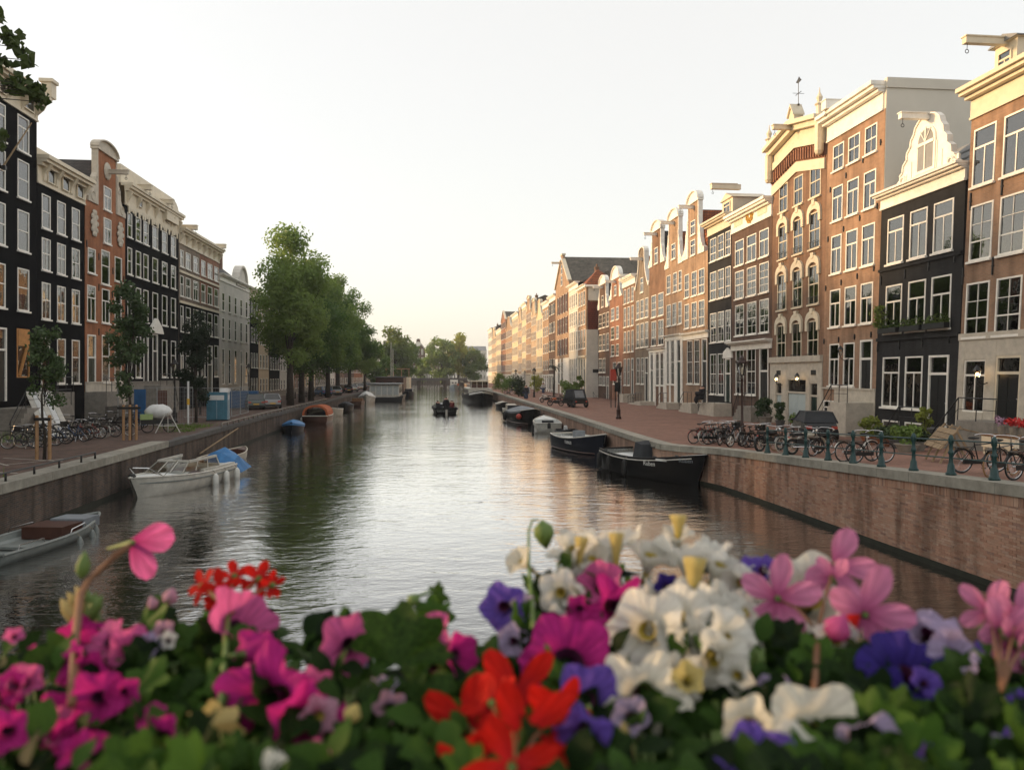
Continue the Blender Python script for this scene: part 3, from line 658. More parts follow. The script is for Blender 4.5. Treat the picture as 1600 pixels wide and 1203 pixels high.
p = MB(k); p.prism([(gx-ww+.14,zt+.4),(gx+ww-.14,zt+.4)]+[(gx+(ww-.14)*cos(a), zt+H*.58+(ww-.14)*sin(a)) for a in [pi*i/10 for i in range(11)]], -.064, -.05); p.build('pane', M['lead'], wf)
p = MB(k); p.box(gx-.04,gx+.04,-.10,-.066,zt+.4,zt+H*.8); p.box(gx-ww+.1,gx+ww-.1,-.105,-.066,zt+H*.52,zt+H*.57); p.bar((gx,-.085,zt+H*.57),(gx-.4,-.085,zt+H*.76),.04); p.bar((gx,-.085,zt+H*.57),(gx+.4,-.085,zt+H*.76),.04); p.build('sash', M['white'], wf)
hoist(h.root, gx, gz-.25, k, M['white'], 1.5, .1)
b = MB(k); b.poly([(h.W*.1,.5,zt), (h.W+.3,.5,zt), (h.W+.3,2.6,zt+H*.62), (h.W*.1,2.6,zt+H*.62)]); b.poly([(h.W*.1,2.6,zt+H*.62), (h.W+.3,2.6,zt+H*.62), (h.W+.3,11,zt+H*.62), (h.W*.1,11,zt+H*.62)]); rf = b.build('roof', M['lead'], h.root)
for q in (.33,.66): MB(k).box(h.W*.1, h.W+.3, .44+2.1*q, .50+2.1*q, zt+H*.62*q-.02, zt+H*.62*q+.05).build('lead_seam', M['lead'], rf)
b = MB(k); b.poly([(h.W*.55,2.6,zt+H*.66), (h.W+.6,2.6,zt+H*.66), (h.W+.6,5.2,zt+H*1.12), (h.W*.55,5.2,zt+H*1.12)]); b.build('tile_slope', M['tile_dark'], rf)
for q in h.wins[3:6]:                            # flower boxes of the middle floor
    bx = MB(k).box(q[0]-.1, q[1]+.1, -.38, -.09, q[2]-.02, q[2]+.24).build('flower_box', M['black_paint'], h.root)
    f = MB(k)
    for i in range(150):
        c = Vector((random.uniform(q[0]-.12,q[1]+.12), random.uniform(-.42,-.05), q[2]+.24+random.random()**2*.4)); f.tri = None
        a = Vector([random.uniform(-1,1) for _ in range(3)]).normalized()*.09; bb = Vector([random.uniform(-1,1) for _ in range(3)]).normalized()*.06; f.poly([tuple(c-a), tuple(c+bb), tuple(c+a), tuple(c-bb)])
    M.setdefault('box_leaf', leafmat('box_plant_leaf', (.05,.09,.02), (.14,.19,.04))); tag(f.build('foliage', M['box_leaf'], bx), kind='stuff')
f = MB(k); q = h.wins[3]
for i in range(230):
    t_ = random.random(); c = Vector((q[0]-.05+random.gauss(0,.2)-.1*t_, -.3+random.gauss(0,.12), q[2]+.3+1.15*t_)); a = Vector([random.uniform(-1,1) for _ in range(3)]).normalized()*.11; bb = Vector([random.uniform(-1,1) for _ in range(3)]).normalized()*.07; f.poly([tuple(c-a), tuple(c+bb), tuple(c+a), tuple(c-bb)])
tag(f.build('climbing_plant', M['box_leaf'], h.root), kind='stuff')
stoop(h.root, h.x(1466,1), 2.0, h.z(1440,665), k, M['dark_stone'], 4, -1, .3, 1.4)
anchors(h.root, [(h.x(px,7), h.z(1430,y)) for px, y in ((1376,428),(1413,425),(1450,420),(1490,416),(1374,540),(1408,538),(1444,536),(1486,532))], k, .45)
# narrow brown house with the tall white cornice
h = House(1, 1284, 1368, 'narrow warm brown five storey house with bare grey side wall and white cornice', M['b_tan'], 23.50, .042, 12); k = h.k; h.W += .2
def colset(*c): return list(c)
h.row(1327, 216, 257, [(1302,1319),(1326,1344),(1352,1371)], 'V', ['full','side','full']); h.row(1326, 283, 338, [(1301,1317),(1324,1342),(1350,1369)], 'T.7', ['full','full','full'])
h.row(1324, 362, 423, [(1299,1315),(1322,1340),(1347,1367)], 'T.66', ['full','full','half']); h.row(1322, 449, 509, [(1297,1313),(1320,1338),(1345,1364)], 'T.64', [None,None,None])
h.row(1320, 536, 603, [(1296,1311),(1318,1335)], 'T.64', ['half','side']); h.door(h.x(1343,2), h.x(1362,2), h.z(1330,628), h.z(1330,533), M['black_paint'], None, .3)
h.row(1300, 626, 648, [(1287,1303)], 'V', [None], sill=False)
zc = h.z(1330, 201); h.done(zc); zt = h.z(1330,161); cornice(h.root, h.W-.2, zc, zt, k, M['white'], .8)
b = MB(k); b.box(h.W-.19, h.W+.02, .02, 9, h.z(1368,420), zt+.05); b.box(h.W-.2, h.W+.1, .0, 9.1, zt-.4, zt+.12); b.build('side_wall', M['render_grey'], h.root)
MB(k).box(.1, h.W-.2, .31, 9, zc, zt-.02).build('roof', M['lead'], h.root)
plinth(h.root, h.W-.25, h.z(1330,609), k, M['pale_stone'], .06, [(h.x(1286,1)+.02, h.x(1304,1))])
d_ = h.z(1330,627); stoop(h.root, h.x(1352,1), 1.7, d_, k, M['pale_stone'], 7, -1, .3, 1.6)
hoist(h.root, h.W*.22, zt, k, M['white'], 1.2, .2, .5)
anchors(h.root, [(h.x(px,9), h.z(1330,y)) for px, y in ((1295,282),(1319,271),(1345,260),(1372,247),(1293,362),(1317,354),(1342,346),(1369,338),(1291,442),(1315,438),(1340,434),(1366,428),(1290,530),(1313,529),(1338,527),(1364,526))], k, .32)
houseE = h
# stone-eyebrow house with a pointed top
h = House(1, 1204, 1285, 'brown house with pale arched window heads, shallow pointed cornice and weather vane', M['b_brown'], 23.53, .022, 13); k = h.k; h.W += .2
W = h.W-.2
cA = [(1218,1231),(1241,1255),(1266,1283)]; cB = [(1217,1230.5),(1240,1255),(1265,1282)]; cC = [(1215,1229),(1239,1254),(1263.5,1280)]; cD = [(1214,1228),(1238,1252.5),(1262,1279)]
a0 = h.row(1248, 275, 320, cA, 'V', ['side',None,'half'], frame=M['cream']); a1 = h.row(1247, 343, 397, cB, 'V', [None,'side',None], frame=M['cream']); a2 = h.row(1246, 422, 480, cC, 'V', ['half',None,None], frame=M['cream']); a3 = h.row(1244, 505, 565, cD, 'V', ['half',None,None], frame=M['cream'])
za = h.z(1240,566); 
h.doors_done = False
h.door(h.x(1213,2), h.x(1223,2), 0, h.z(1216,596), M['door_pale'], M['pale_stone'], .3); h.door(h.x(1231,2), h.x(1261,2), 0, h.z(1245,591), M['door_pale'], M['pale_stone'], .3); h.door(h.x(1266,2), h.x(1279,2), 0, h.z(1270,597), M['door_green'], M['pale_stone'], .3)
zw = h.z(1248, 268); h.done(zw+1.0)
b = MB(k); hx = sorted((q[0],q[1],q[3]) for q in h.holes if q[2] < .2); xs = [.02]+[v for q in hx for v in q[:2]]+[W-.02]
for a, c in zip(xs[::2], xs[1::2]): b.box(a, c, -.08, -.002, -.2, za)
for q in hx: b.box(q[0]+.003, q[1]-.003, -.07, -.003, q[2]+.003, za-.003)
b.box(0, W, -.22, -.004, za+.002, za+.38); b.build('stone_facing', M['pale_stone'], h.root)
for i, q in enumerate(hx):
    if i != 1:
        o = MB(k).box((q[0]+q[1])/2-.3,(q[0]+q[1])/2+.3,-.1,-.072,q[2]+.45,q[2]+.75).build('oval_grille', M['black_paint'], h.root)
for q in h.wins[3:]:                            # eyebrow hoods
    e = MB(k); cx = (q[0]+q[1])/2; w2 = (q[1]-q[0])/2+.16; z1 = q[3]
    ou = [(cx+w2*cos(a), z1-.1+.72*sin(a)**.8) for a in [pi*i/10 for i in range(11)]]; inn = [(cx+(w2-.3)*cos(a), z1-.12+.3*sin(a)) for a in [pi*i/10 for i in range(11)]]
    for (ax,az),(bx,bz),(cx_,cz),(dx,dz) in zip(ou, ou[1:], inn, inn[1:]): e.prism([(cx_,cz),(ax,az),(bx,bz),(dx,dz)][::-1], -.14, -.003)
    e.box(q[0]-.16,q[0]+.12,-.13,-.003,z1-.62,z1-.105); e.box(q[1]-.12,q[1]+.16,-.13,-.003,z1-.62,z1-.105); e.prism([(cx-.14,z1+.42),(cx+.14,z1+.42),(cx+.2,z1+.78),(cx-.2,z1+.78)], -.18, -.004)
    e.build('window_hood', M['cream'], h.root)
    r = MB(k); r.box(q[0],q[1],-.16,-.14,q[2]+.02,q[2]+.05); r.box(q[0],q[1],-.16,-.14,q[2]+.42,q[2]+.45)
    for i in range(7): xx = q[0]+(q[1]-q[0])*(i+.5)/7; r.box(xx-.012,xx+.012,-.155,-.145,q[2]+.05,q[2]+.42)
    r.build('window_guard', M['iron'], h.root)
ze = h.z(1211,231)   # gable eave and apex
ap = ze+.75
b = MB(k)
def band(b, o0, o1, y0, y1):
    for xa, xb, s in ((-.05,W/2,0),(W/2,W+.05,1)):
        za_ = lambda x, o: ze+o+.75*(1-abs(x-W/2)/(W/2+.05)); b.prism([(xa,za_(xa,o0)),(xb,za_(xb,o0)),(xb,za_(xb,o1)),(xa,za_(xa,o1))], y0, y1)
band(b, -2.6, -1.7, -.06, .25); g = b.build('gable', M['b_red'], h.root)
b = MB(k); band(b, -3.3, -2.65, -.1, .2); b.build('pale_band', M['cream'], g)
b = MB(k); band(b, -1.75, -1.25, -.25, .3); band(b, -1.248, -.65, -.12, .3); band(b, -.645, -.3, -.5, .3); band(b, -.296, -.02, -.8, .4); b.build('cornice', M['cream'], h.root)
b = MB(k)
for i in range(22):
    xx = .15+(W-.3)*i/21; z0 = ze-2.25+.75*(1-abs(xx-W/2)/(W/2+.05)); b.box(xx-.07, xx+.07, -.2, -.062, z0-.3, z0+.42)
b.build('brick_corbels', M['b_red'], g)
for xx in (.12, W-.12):
    p = MB(k); p.lathe([(.2,-2.4),(.28,-2.2),(.28,-.6),(.22,-.5),(.2,.5),(.3,.6),(.12,.75),(.2,1.0),(.05,1.3),(.02,1.6)], 8); p.build('pinnacle', M['cream'], h.root, loc=(xx+k*ze,-.35,ze))
p = MB(k); p.prism([(-.6,0),(.6,0),(.6,.9),(0,1.9),(-.6,.9)], -.3, .5); p.prism([(-.75,.95),(0,2.15),(.75,.95),(.75,.75),(0,1.9),(-.75,.75)][::-1], -.45, .55); cr = p.build('crowning_gablet', M['cream'], h.root, loc=(W*.5+k*ap,-.2,ap-.2)); cr.scale = (.6,.8,.6)
hoist(h.root, W*.5, ap-.6, k, M['cream'], 1.7, 0)
wv = thing('weather_vane', 'thin iron weather vane with cross arms above the pointed brown house', 'weather vane', (h.Xf, h.Ya-W*.5-k*ap-.1, ST+ap+1.0)); wv.scale = (.7,.7,.62)
MB().tube([(0,0,0),(0,0,2.6)], .03, 5).build('rod', M['iron'], wv); MB().box(-.02,.02,-.55,.55,1.2,1.25).box(-.55,.55,-.02,.02,1.21,1.24).build('cross_arms', M['iron'], wv)
MB().prismx([(-.6,2.4),(.1,2.3),(.5,2.55),(.1,2.75),(-.1,2.95),(-.3,2.7)], -.015, .015).build('vane', M['iron'], wv); MB().sphere((0,0,.05),.13,8,5).build('ball', M['iron'], wv)
roof_gable(h.root, W, ze-1.2, 2.2, k, M['tile_dark'], 13)
houseD = h
# dark brown house with gilded cornice
h = House(1, 1142.5, 1205, 'dark brown house with gilded ornament on its white cornice and orange roof', M['b_dark'], 23.5, .008, 12); k = h.k
cc = [(1149,1162.5),(1167.5,1182),(1187,1201.5)]
h.row(1175, 367, 408, cc, 'T.62', ['full',None,'full']); h.row(1175, 417, 462, cc, 'G24', ['side','side','side']); h.row(1175, 472, 522, cc, 'G24', ['half','half','half'])
h.row(1160, 545, 616, [(1150,1162),(1167,1181)], 'G24', ['full','side']); h.door(h.x(1187,3), h.x(1201,3), h.z(1195,635), h.z(1195,543), M['black_paint'], None, .4)
zc = h.z(1175, 351); h.done(zc); zt = h.z(1175,323); cornice(h.root, h.W, zc, zt, k, M['white'], .7)
M['gilt'] = plain('gilded_ornament', (.55,.33,.07), .4, .25, 6)
b = MB(k)
for i in range(9): a = 2*pi*i/9; b.torus((h.W/2+.45*cos(a), -.1, zc+.75+.42*sin(a)), .17, .06, 'y', 8, 4)
b.torus((h.W/2,-.1,zc+.75), .3, .07, 'y', 10, 4); b.build('gilded_crest', M['gilt'], h.root)
for s in (.2,.8): MB(k).box(h.W*s-.8,h.W*s+.8,-.09,-.062,zc+.35,zc+1.1).build('frieze_panel', M['cream'], h.root)
rf = roof_side(h.root, h.W, zt-.1, 3.0, k, M['tile_orange'], 10); chimney(rf, h.W*.12, 4.2, zt+1.6, 2.2, M['b_dark'], k)
cornice(h.root, h.W, h.z(1175,545), h.z(1175,532), k, M['white'], .55)
stoop(h.root, h.x(1194,1), 2.4, h.z(1195,635), k, M['stone'], 4, -1, .3, 1.5)
# dark grey house with the big hoist beam
h = House(1, 1106, 1143, 'dark grey house with white cornice under a big pale hoist beam and dormer', M['b_grey'], 23.5, 0, 12); k = 0
cc = [(1110,1119.5),(1122,1131.5),(1134,1142)]
h.row(1126, 367, 404, cc, 'G23', ['side',None,'side']); h.row(1126, 421, 466, cc, 'G23', ['side','side',None]); h.row(1126, 487, 534, cc, 'G24', ['full','side','side']); h.row(1118, 553, 616, [(1110,1119.5),(1122,1131)], 'G24', ['full','full'])
h.door(h.x(1133.5), h.x(1142), h.z(1138,628), h.z(1138,560), M['door_green'], None, .35)
zc = h.z(1126,360); h.done(zc); zt = h.z(1126,340); cornice(h.root, h.W, zc, zt, k, M['cream'], .7)
MB().prism([(-1.0,0),(1.0,0),(.85,.5),(0,.85),(-.85,.5)], -.12, .2).build('door_pediment', M['white'], h.root, loc=(h.x(1138),0,h.z(1138,560)+.02))
rf = roof_side(h.root, h.W, zt-.1, 2.2, k, M['tile_dark'], 10); d_ = dormer(h, 1116, 1132, 340, 312, 1124, M['cream'], 3, .7, False); hoist(d_, h.W*.5, zt+2.4, 0, M['cream'], 1.9, 1.2, .42)
stoop(h.root, h.x(1133), 2.8, h.z(1138,630), k, M['pale_stone'], 4, -1, .3, 1.5)
# two neck-gabled tan houses and the row behind them
def neckhouse(pa, pb, label, wall, pc, pn, ytop, yneck, ybase, rows, necks, ground, pref, leaf, Xf=23.5, roof='tile_orange', trim='white', bell=False, style='G23', curt=('side','full',None), gst='G24', gband=None, ground_white=False):
    h = House(1, pa, pb, label, M[wall], Xf, 0, 12); cx = h.x(pc)
    for yt, yb, cols in rows: h.row(pref, yt, yb, cols, style, list(curt))
    yt, yb, cols, dcol = ground; h.row(pref, yt, yb, cols, gst, ['full','side'])
    if dcol: h.door(h.x(dcol[0]), h.x(dcol[1]), h.z(pref, 628), h.z(pref, yt), M[leaf], None, .35)
    zb = h.z(pref, ybase); h.done(zb); ztop, zn = h.z(pc, ytop), h.z(pc, yneck); wn = abs(h.x(pn[1])-h.x(pn[0]))
    if bell: g = bell_gable(h.root, h.W, zb, cx, h.W*.96, wn, ztop, 0, M[wall], M[trim])
    else: g = neck_gable(h.root, h.W, zb, cx, wn, zn, ztop, 0, M[wall], M[trim])
    for yt, yb in necks: z0, z1 = h.z(pc, yb), h.z(pc, yt); add_window(g, cx, z0, min(wn*.5,1.25), z1-z0, 'T.65', 0, M['white'], 'one', 'half', True, True)
    hoist(g, cx, zn-.5, 0, M['white'], 1.4)
    roof_gable(h.root, h.W, zb-.05, min((ztop-zb)*.8, h.W*.62), 0, M[roof], 11)
    if gband: za, zb2 = h.z(pref, gband[0]), h.z(pref, gband[1]); cornice(h.root, h.W, zb2, za, 0, M['white'], .35)
    if dcol: stoop(h.root, (h.x(dcol[0])+h.x(dcol[1]))/2, 2.2, h.z(pref,628), 0, M['pale_stone'], 5, -1, .3, 1.6)
    if ground_white:
        b = MB(); xs = [.02]+[v for q in sorted((q[0],q[1]) for q in h.holes if q[2] < 3.4) for v in q]+[h.W-.02]; zz = h.z(pref, gband[1])-.08
        for a, c in zip(xs[::2], xs[1::2]): b.box(a, c, -.06, -.002, -.2, zz)
        b.build('white_shopfront', M['white'], h.root)
    return h
neckhouse(1067, 1107, 'tan house with tall amber neck gable and white upper cornice band', 'b_amber', 1083.5, (1076,1092), 300, 318, 400, [(424,462,[(1070,1077),(1081,1089),(1092,1101)]),(472,511,[(1070,1077),(1081,1089),(1092,1101)])], [(345,367),(375,399)], (531,600,[(1074,1082),(1085,1093)],(1097,1105)), 1086, 'black_paint', gband=(519,529), gst='G24')
h = SHAPE['last'] = None
neckhouse(1039.5, 1067, 'tan house with squat neck gable beside the tall amber one', 'b_amber', 1053, (1046,1061), 327, 343, 416, [(427,457,[(1042,1048),(1052,1058),(1060.5,1065.5)]),(474,508,[(1042,1048.5),(1051,1057),(1060,1065.5)])], [(381,405)], (531,601,[(1042,1046),(1048.5,1054)],(1058,1064)), 1053, 'door_green', gband=(523,530), ground_white=True)
neckhouse(1014.5, 1039.5, 'slim dark brown house with round topped neck gable and two wide windows per floor', 'b_brown', 1026, (1020,1033.5), 345, 361, 414, [(460,495,[(1018,1025.5),(1028.5,1037)]),(501,540,[(1018,1025.5),(1028.5,1037)])], [(387,412)], (552,602,[(1025,1030),(1032,1037)],(1017,1021)), 1026, 'door_green', roof='tile_dark', gband=(544,550), ground_white=True)
neckhouse(992.5, 1014.5, 'slender brown house with pale edged bell gable', 'b_lgrey', 1003.5, (999,1008), 386, 400, 450, [(468,498,[(994.5,999),(1001,1006),(1008,1013)]),(505,543,[(994.5,999),(1001,1006),(1008,1013)])], [(434,457)], (559,600,[(995,999.5),(1002,1006)],(1008,1013)), 1003, 'black_paint', roof='tile_orange', bell=True)
# cornice house, ornate house
def corhouse(pa, pb, label, wall, ytop, yc, floors, n, pref, roof='tile_dark', leaf='black_paint', Xf=23.5, style='G23', side=1, rh=1.8, curt=('full','side','half',None), brk=0, white='white', gwhite=None, depth=12, dpos=None, wf=.58, hst=True, k=0, stp=True, dormer_=False):
    h = House(side, pa, pb, label, M[wall], Xf, k, depth); 
    fl = [(h.z(pref, yb), h.z(pref, yt)) for yt, yb in floors]; m = .3
    for i, (zb, zt) in enumerate(fl[:-1]): c = list(curt); random.shuffle(c); h.rowm(zb, zt, n, wf, style, c, m=m)
    zb, zt = fl[-1]; st = (h.W-2*m)/n; dp = dpos if dpos is not None else n-1
    for i in range(n):
        xa = m+st*i+st*(1-wf)/2
        if i == dp: h.door(xa, xa+max(st*wf,1.0), min(zb,1.0), zt, M[leaf], None, .32)
        else: h.wins.append((xa, xa+st*wf, zb, zt, 'G24' if style[0] == 'G' else style, random.choice(['side','full',None]), True, h.frame)); h.holes.append((xa, xa+st*wf, zb, zt))
    zc = h.z(pref, yc); h.done(zc); ze = h.z(pref, ytop); cornice(h.root, h.W, zc, ze, k, M[white], .55, brk)
    if roof: rf = roof_side(h.root, h.W, ze-.12, rh, k, M[roof], 9); chimney(rf, h.W*random.choice((.15,.85)), 3.2, ze+rh*.45, rh*.8, M['b_brown'], k, .6)
    if hst: hoist(h.root, h.W/2, ze-.02, k, M[white], 1.1, 0)
    if stp: stoop(h.root, m+st*(dp+.5), min(st,2.2), min(fl[-1][0],1.0), k, M['pale_stone'], 4, -1 if dp else 1, .3, 1.4)
    if gwhite:
        b = MB(k); xs = [.02]+[v for q in sorted((q[0],q[1]) for q in h.holes if q[2] < fl[-1][1]-.1) for v in q]+[h.W-.02]
        for a, c in zip(xs[::2], xs[1::2]): b.box(a, c, -.06, -.002, -.2, fl[-1][1]+.1)
        b.box(0, h.W, -.25, -.002, fl[-1][1]+.102, fl[-1][1]+.4); b.build('ground_floor_facing', M[gwhite], h.root)
    return h
corhouse(973, 992.5, 'brown cornice house with three tall windows a floor next to the bell gable', 'b_brown', 432, 446, [(450,473),(479,510),(517,550),(560,602)], 3, 983)
neckhouse(952.5, 973, 'ornate striped brick house with stepped neck gable and hoist', 'b_red', 962, (956,968), 417, 436, 466, [(480,500,[(955,960),(963,967)]),(510,530,[(955,960),(963,967)]),(538,556,[(955,960),(963,967)])], [(446,462)], (566,600,[(958,963)],(965.5,971)), 962, 'black_paint', roof='tile_dark')
neckhouse(934, 952.5, 'narrow dark brown house with round headed neck gable beside the white wall', 'b_dark', 942, (938,948), 431, 445, 482, [(490,512,[(936,940.5),(942,946),(948,951.5)]),(522,548,[(936,940.5),(942,946),(948,951.5)]),(560,582,[(936,940.5),(942,946)])], [(462,480)], (588,602,[(936,940.5),(942,946)],(948,951.5)), 943, 'black_paint', roof='tile_dark')
# corner house that steps forward, showing its blind white flank
h = corhouse(903, 916, 'cream and brown corner house with red tiled flank and orange pyramid roof', 'b_amber', 447, 452, [(456,478),(486,508),(515,545),(560,598)], 3, 910, roof=None, Xf=21.8, hst=False, gwhite='cream', stp=False)
zf = h.z(916, 515); zr = h.z(916, 466); zq = h.z(916, 448)
MB().box(h.W+.02, h.W+.30, -.05, 3.2, -.2, zf).build('side_wall', M['plaster'], h.root)
b = MB(); b.poly([(h.W+.32,.5,zf), (h.W+.32,6,zf), (h.W-.05,6,zr), (h.W-.05,.5,zr)]); b.poly([(h.W+.34,.2,zf),(h.W+.34,.5,zf),(h.W-.03,.5,zr),(h.W-.03,.2,zr)]); b.build('tiled_flank', brickmat('dark_red_tiles', (.19,.045,.03), (.14,.035,.025), (.05,.02,.015), .24,.3,.03), h.root)
MB().box(.05, h.W+.1, .3, 4.5, zr-.3, zq).build('attic_wall', M['plaster'], h.root)
b = MB(); cxm, cym = h.W/2, 2.4; zz = zq+.25; P_ = [(-.3,-.2,zz),(h.W+.5,-.2,zz),(h.W+.5,5,zz),(-.3,5,zz)]; ap = (cxm,cym,h.z(910,420))
for i in range(4): b.poly([P_[i], P_[(i+1)%4], ap])
b.build('roof', M['tile_orange'], h.root); b = MB(); b.box(-.35,h.W+.55,-.3,5.1,zz-.28,zz-.01); b.build('eaves_board', M['white'], h.root)
MB().box(h.W+.302, h.W+.34, .9, 2.2, 3.6, 4.1).build('wall_plate', M['black_paint'], h.root)
corhouse(889, 903, 'white fronted house with rows of narrow windows beside the corner house', 'plaster', 444, 452, [(460,480),(488,510),(518,548),(560,600)], 4, 896, Xf=21.8, roof='tile_grey', stp=False, hst=False)
# tall warehouse
h = House(1, 868, 889, 'tall warehouse with peaked gable, shutters and a big weathered roof', M['b_amber'], 21.8, 0, 14)
for a, c in ((462,490),(497,522),(530,555)): h.row(879, a, c, [(872,874.3),(876,878),(880,882),(884,886.6)], 'V', [None,'side'], False)
h.row(879, 566, 600, [(872,875),(877,880)], 'V', ['full']); zb = h.z(879, 445); h.done(zb); cx = h.W*.5; zp = h.z(879,399); 
b = MB(); b.prism([(0,zb),(h.W,zb),(cx+.8,zp-.8),(cx+.8,zp),(cx-.8,zp),(cx-.8,zp-.8)], 0, .4); g = b.build('gable', M['b_amber'], h.root)
e = MB(); e.bar((0,.1,zb),(cx-.8,.1,zp-.7),.7,.3); e.bar((h.W,.1,zb),(cx+.8,.1,zp-.7),.7,.3); e.box(cx-.95,cx+.95,-.15,.5,zp,zp+.3); e.build('gable_edge', M['cream'], g); hoist(g, cx, zp-1.4, 0, M['cream'], 1.8)
for y in (420,438):
    add_window(g, cx, h.z(879,y+8), 1.5, 1.7, 'T.6', 0, M['white'], 'one', None, True, True)
for q in h.wins[:12]:
    for s in (0,1): xx = q[0]-.5 if s == 0 else q[1]; MB().box(xx, xx+.48, -.1, -.03, q[2], q[3]).build('shutter', M['shutter'] if s else M['b_dark'], h.root)
roof_gable(h.root, h.W, zb, (zp-zb)*.97, 0, M['tile_grey'], 16)
b = MB(); xs = [.02]+[v for q in sorted((q[0],q[1]) for q in h.holes if q[2] < 3.4) for v in q]+[h.W-.02]
for a, c in zip(xs[::2], xs[1::2]): b.box(a, c, -.06, -.002, -.2, h.z(879,560))
b.build('white_shopfront', M['white'], h.root)
# ---- the far right row: (left px, right px, top y, wall, gable kind, roof, label)
far = [(857.5,868,462,'b_dark','cor','tile_dark','dark house with black shutters against the tall warehouse'), (848,857.5,472,'b_amber','cor','tile_dark','sand coloured house with a flat cornice left of the dark shuttered one'), (838,848,468,'plaster_warm','bell','tile_grey','warm plaster house with bell gable farther down the right row'),
 (830,838,466,'b_pale','neck','tile_dark','pale brick house with finials on its neck gable'), (822,830,462,'b_amber','neck','tile_orange','golden brick house with the highest neck gable of the distant right row'), (815.5,822,474,'plaster_warm','cor','tile_grey','honey plaster house with plain cornice right of the red shuttered one'),
 (809.5,815.5,480,'b_pale','neck','tile_dark','pale house with white neck gable right of the red shuttered one'), (800,809.5,490,'plaster_warm','cor','tile_grey','long cream house between two distant gables'), (790,800,495,'b_amber','bell','tile_dark','distant amber house with a tiny bell gable'),
 (783,790,486,'b_red','spout','tile_grey','distant warehouse with columns of dark red shutters'), (775,783,515,'plaster_warm','cor','tile_dark','distant low cream house beyond the red shuttered warehouse'), (768.5,775,512,'b_pale','neck','tile_dark','farthest but one gable of the right row'), (763,768.5,514,'plaster','cor','tile_grey','last pale house of the right row before the trees')]
for pa, pb, yt, wl, kind, rf, lab in far:
    h = House(1, pa, pb, lab, M[wl], 21.8, 0, 11); pm = (pa+pb)/2; ztop = h.z(pm, yt); zeave = ztop-(1.1 if kind == 'cor' else 3.6 if kind != 'spout' else 3.2)
    nf = max(3, int(zeave/3.3)); fh = zeave/nf; n = max(3, int(h.W/2.2)); 
    for i in range(nf):
        zb = i*fh+(.9 if i else .5); zt = (i+1)*fh-.55; c = [random.choice(['full','side',None]) for _ in range(n)]; h.rowm(zb, zt, n, .56, 'V', c)
    h.done(zeave); h.pm = 'one'; cx = h.W/2
    if kind == 'cor': cornice(h.root, h.W, zeave, ztop, 0, M['white'], .5); r_ = roof_side(h.root, h.W, ztop-.1, 1.8, 0, M[rf], 9); chimney(r_, h.W*.2, 3.5, ztop+.8, 1.4, M['b_brown'])
    elif kind == 'spout':
        g = MB().prism([(0,zeave),(h.W,zeave),(cx+.5,ztop),(cx-.5,ztop)], 0, .4).build('gable', M[wl], h.root); MB().bar((0,.1,zeave),(cx-.5,.1,ztop),.6,.25).bar((h.W,.1,zeave),(cx+.5,.1,ztop),.6,.25).build('gable_edge', M['cream'], g); roof_gable(h.root, h.W, zeave, ztop-zeave-.1, 0, M[rf], 11)
    elif kind == 'neck': neck_gable(h.root, h.W, zeave, cx, h.W*.48, ztop-.8, ztop, 0, M[wl], M['cream']); roof_gable(h.root, h.W, zeave, 2.6, 0, M[rf], 11)
    else: bell_gable(h.root, h.W, zeave, cx, h.W*.95, h.W*.4, ztop, 0, M[wl], M['cream']); roof_gable(h.root, h.W, zeave, 2.6, 0, M[rf], 11)
    if kind == 'spout' or 'black shutters' in lab:
        for q in h.wins[::2]:
            for s in (0,1): xx = q[0]-.42 if s == 0 else q[1]+.02; MB().box(xx, xx+.4, -.1, -.03, q[2], q[3]).build('shutter', M['shutter'] if kind == 'spout' else M['black_paint'], h.root)
    b = MB(); xs = [.02]+[v for q in sorted((q[0],q[1]) for q in h.holes if q[2] < 1) for v in q]+[h.W-.02]
    for a, c in zip(xs[::2], xs[1::2]): b.box(a, c, -.05, -.002, -.2, fh-.3)
    b.box(0,h.W,-.2,-.002,fh-.298,fh-.02); b.build('ground_floor_facing', M[random.choice(('white','cream','plaster'))], h.root)

# ---- left bank ----------------------------------------------------------------------------
def lefthouse(pa, pb, label, wall, k=0, **kw): return House(-1, pa, pb, label, M[wall], kw.get('Xf'), k, kw.get('depth', 12))
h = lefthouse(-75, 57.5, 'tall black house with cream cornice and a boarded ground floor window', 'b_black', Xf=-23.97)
cc = [(-55,-34),(-10,8),(27,45)]
h.row(36, 183, 238, cc, 'T.7', ['side','full','side']); h.row(36, 252, 311, cc, 'S.5', ['side','half','side']); h.row(36, 330, 393, cc, 'S.5', ['half','side','half']); h.row(36, 420, 486, cc, 'S.55', ['full','side','left'])
h.row(36, 514, 590, [(-55,-34)], 'S.6', ['side']); M['board_orange'] = plain('raw_plywood', (.50,.24,.08), .8, .25, 4)
h.row(36, 514, 590, [(26,45.5)], 'P', [None], sill=False, frame=M['board_orange']); h.door(h.x(-12), h.x(9.5), h.z(5,627), h.z(5,512), M['black_paint'], None, .3)
zc = h.z(36, 176); h.done(zc); zt = h.z(36,137); cornice(h.root, h.W, zc, zt, 0, M['cream'], .85, 6)
for i in range(3): 
    a = h.x([-48,-5,32][i]); b_ = h.x([-36,6,50][i]); add_window(h.root, (a+b_)/2, zc+.25, b_-a, .95, 'P', 0, M['cream'], 'one', None, False, True, -.10)
MB().box(.2,h.W-.2,.4,9,zt,h.z(20,99)).build('roof', M['cream'], h.root); MB().box(-.3,.3,-.3,.3,0,.9).box(-.4,.4,-.4,.4,.902,1.1).build('hoist_block', M['cream'], h.root, loc=(h.x(60),-.6,zt))
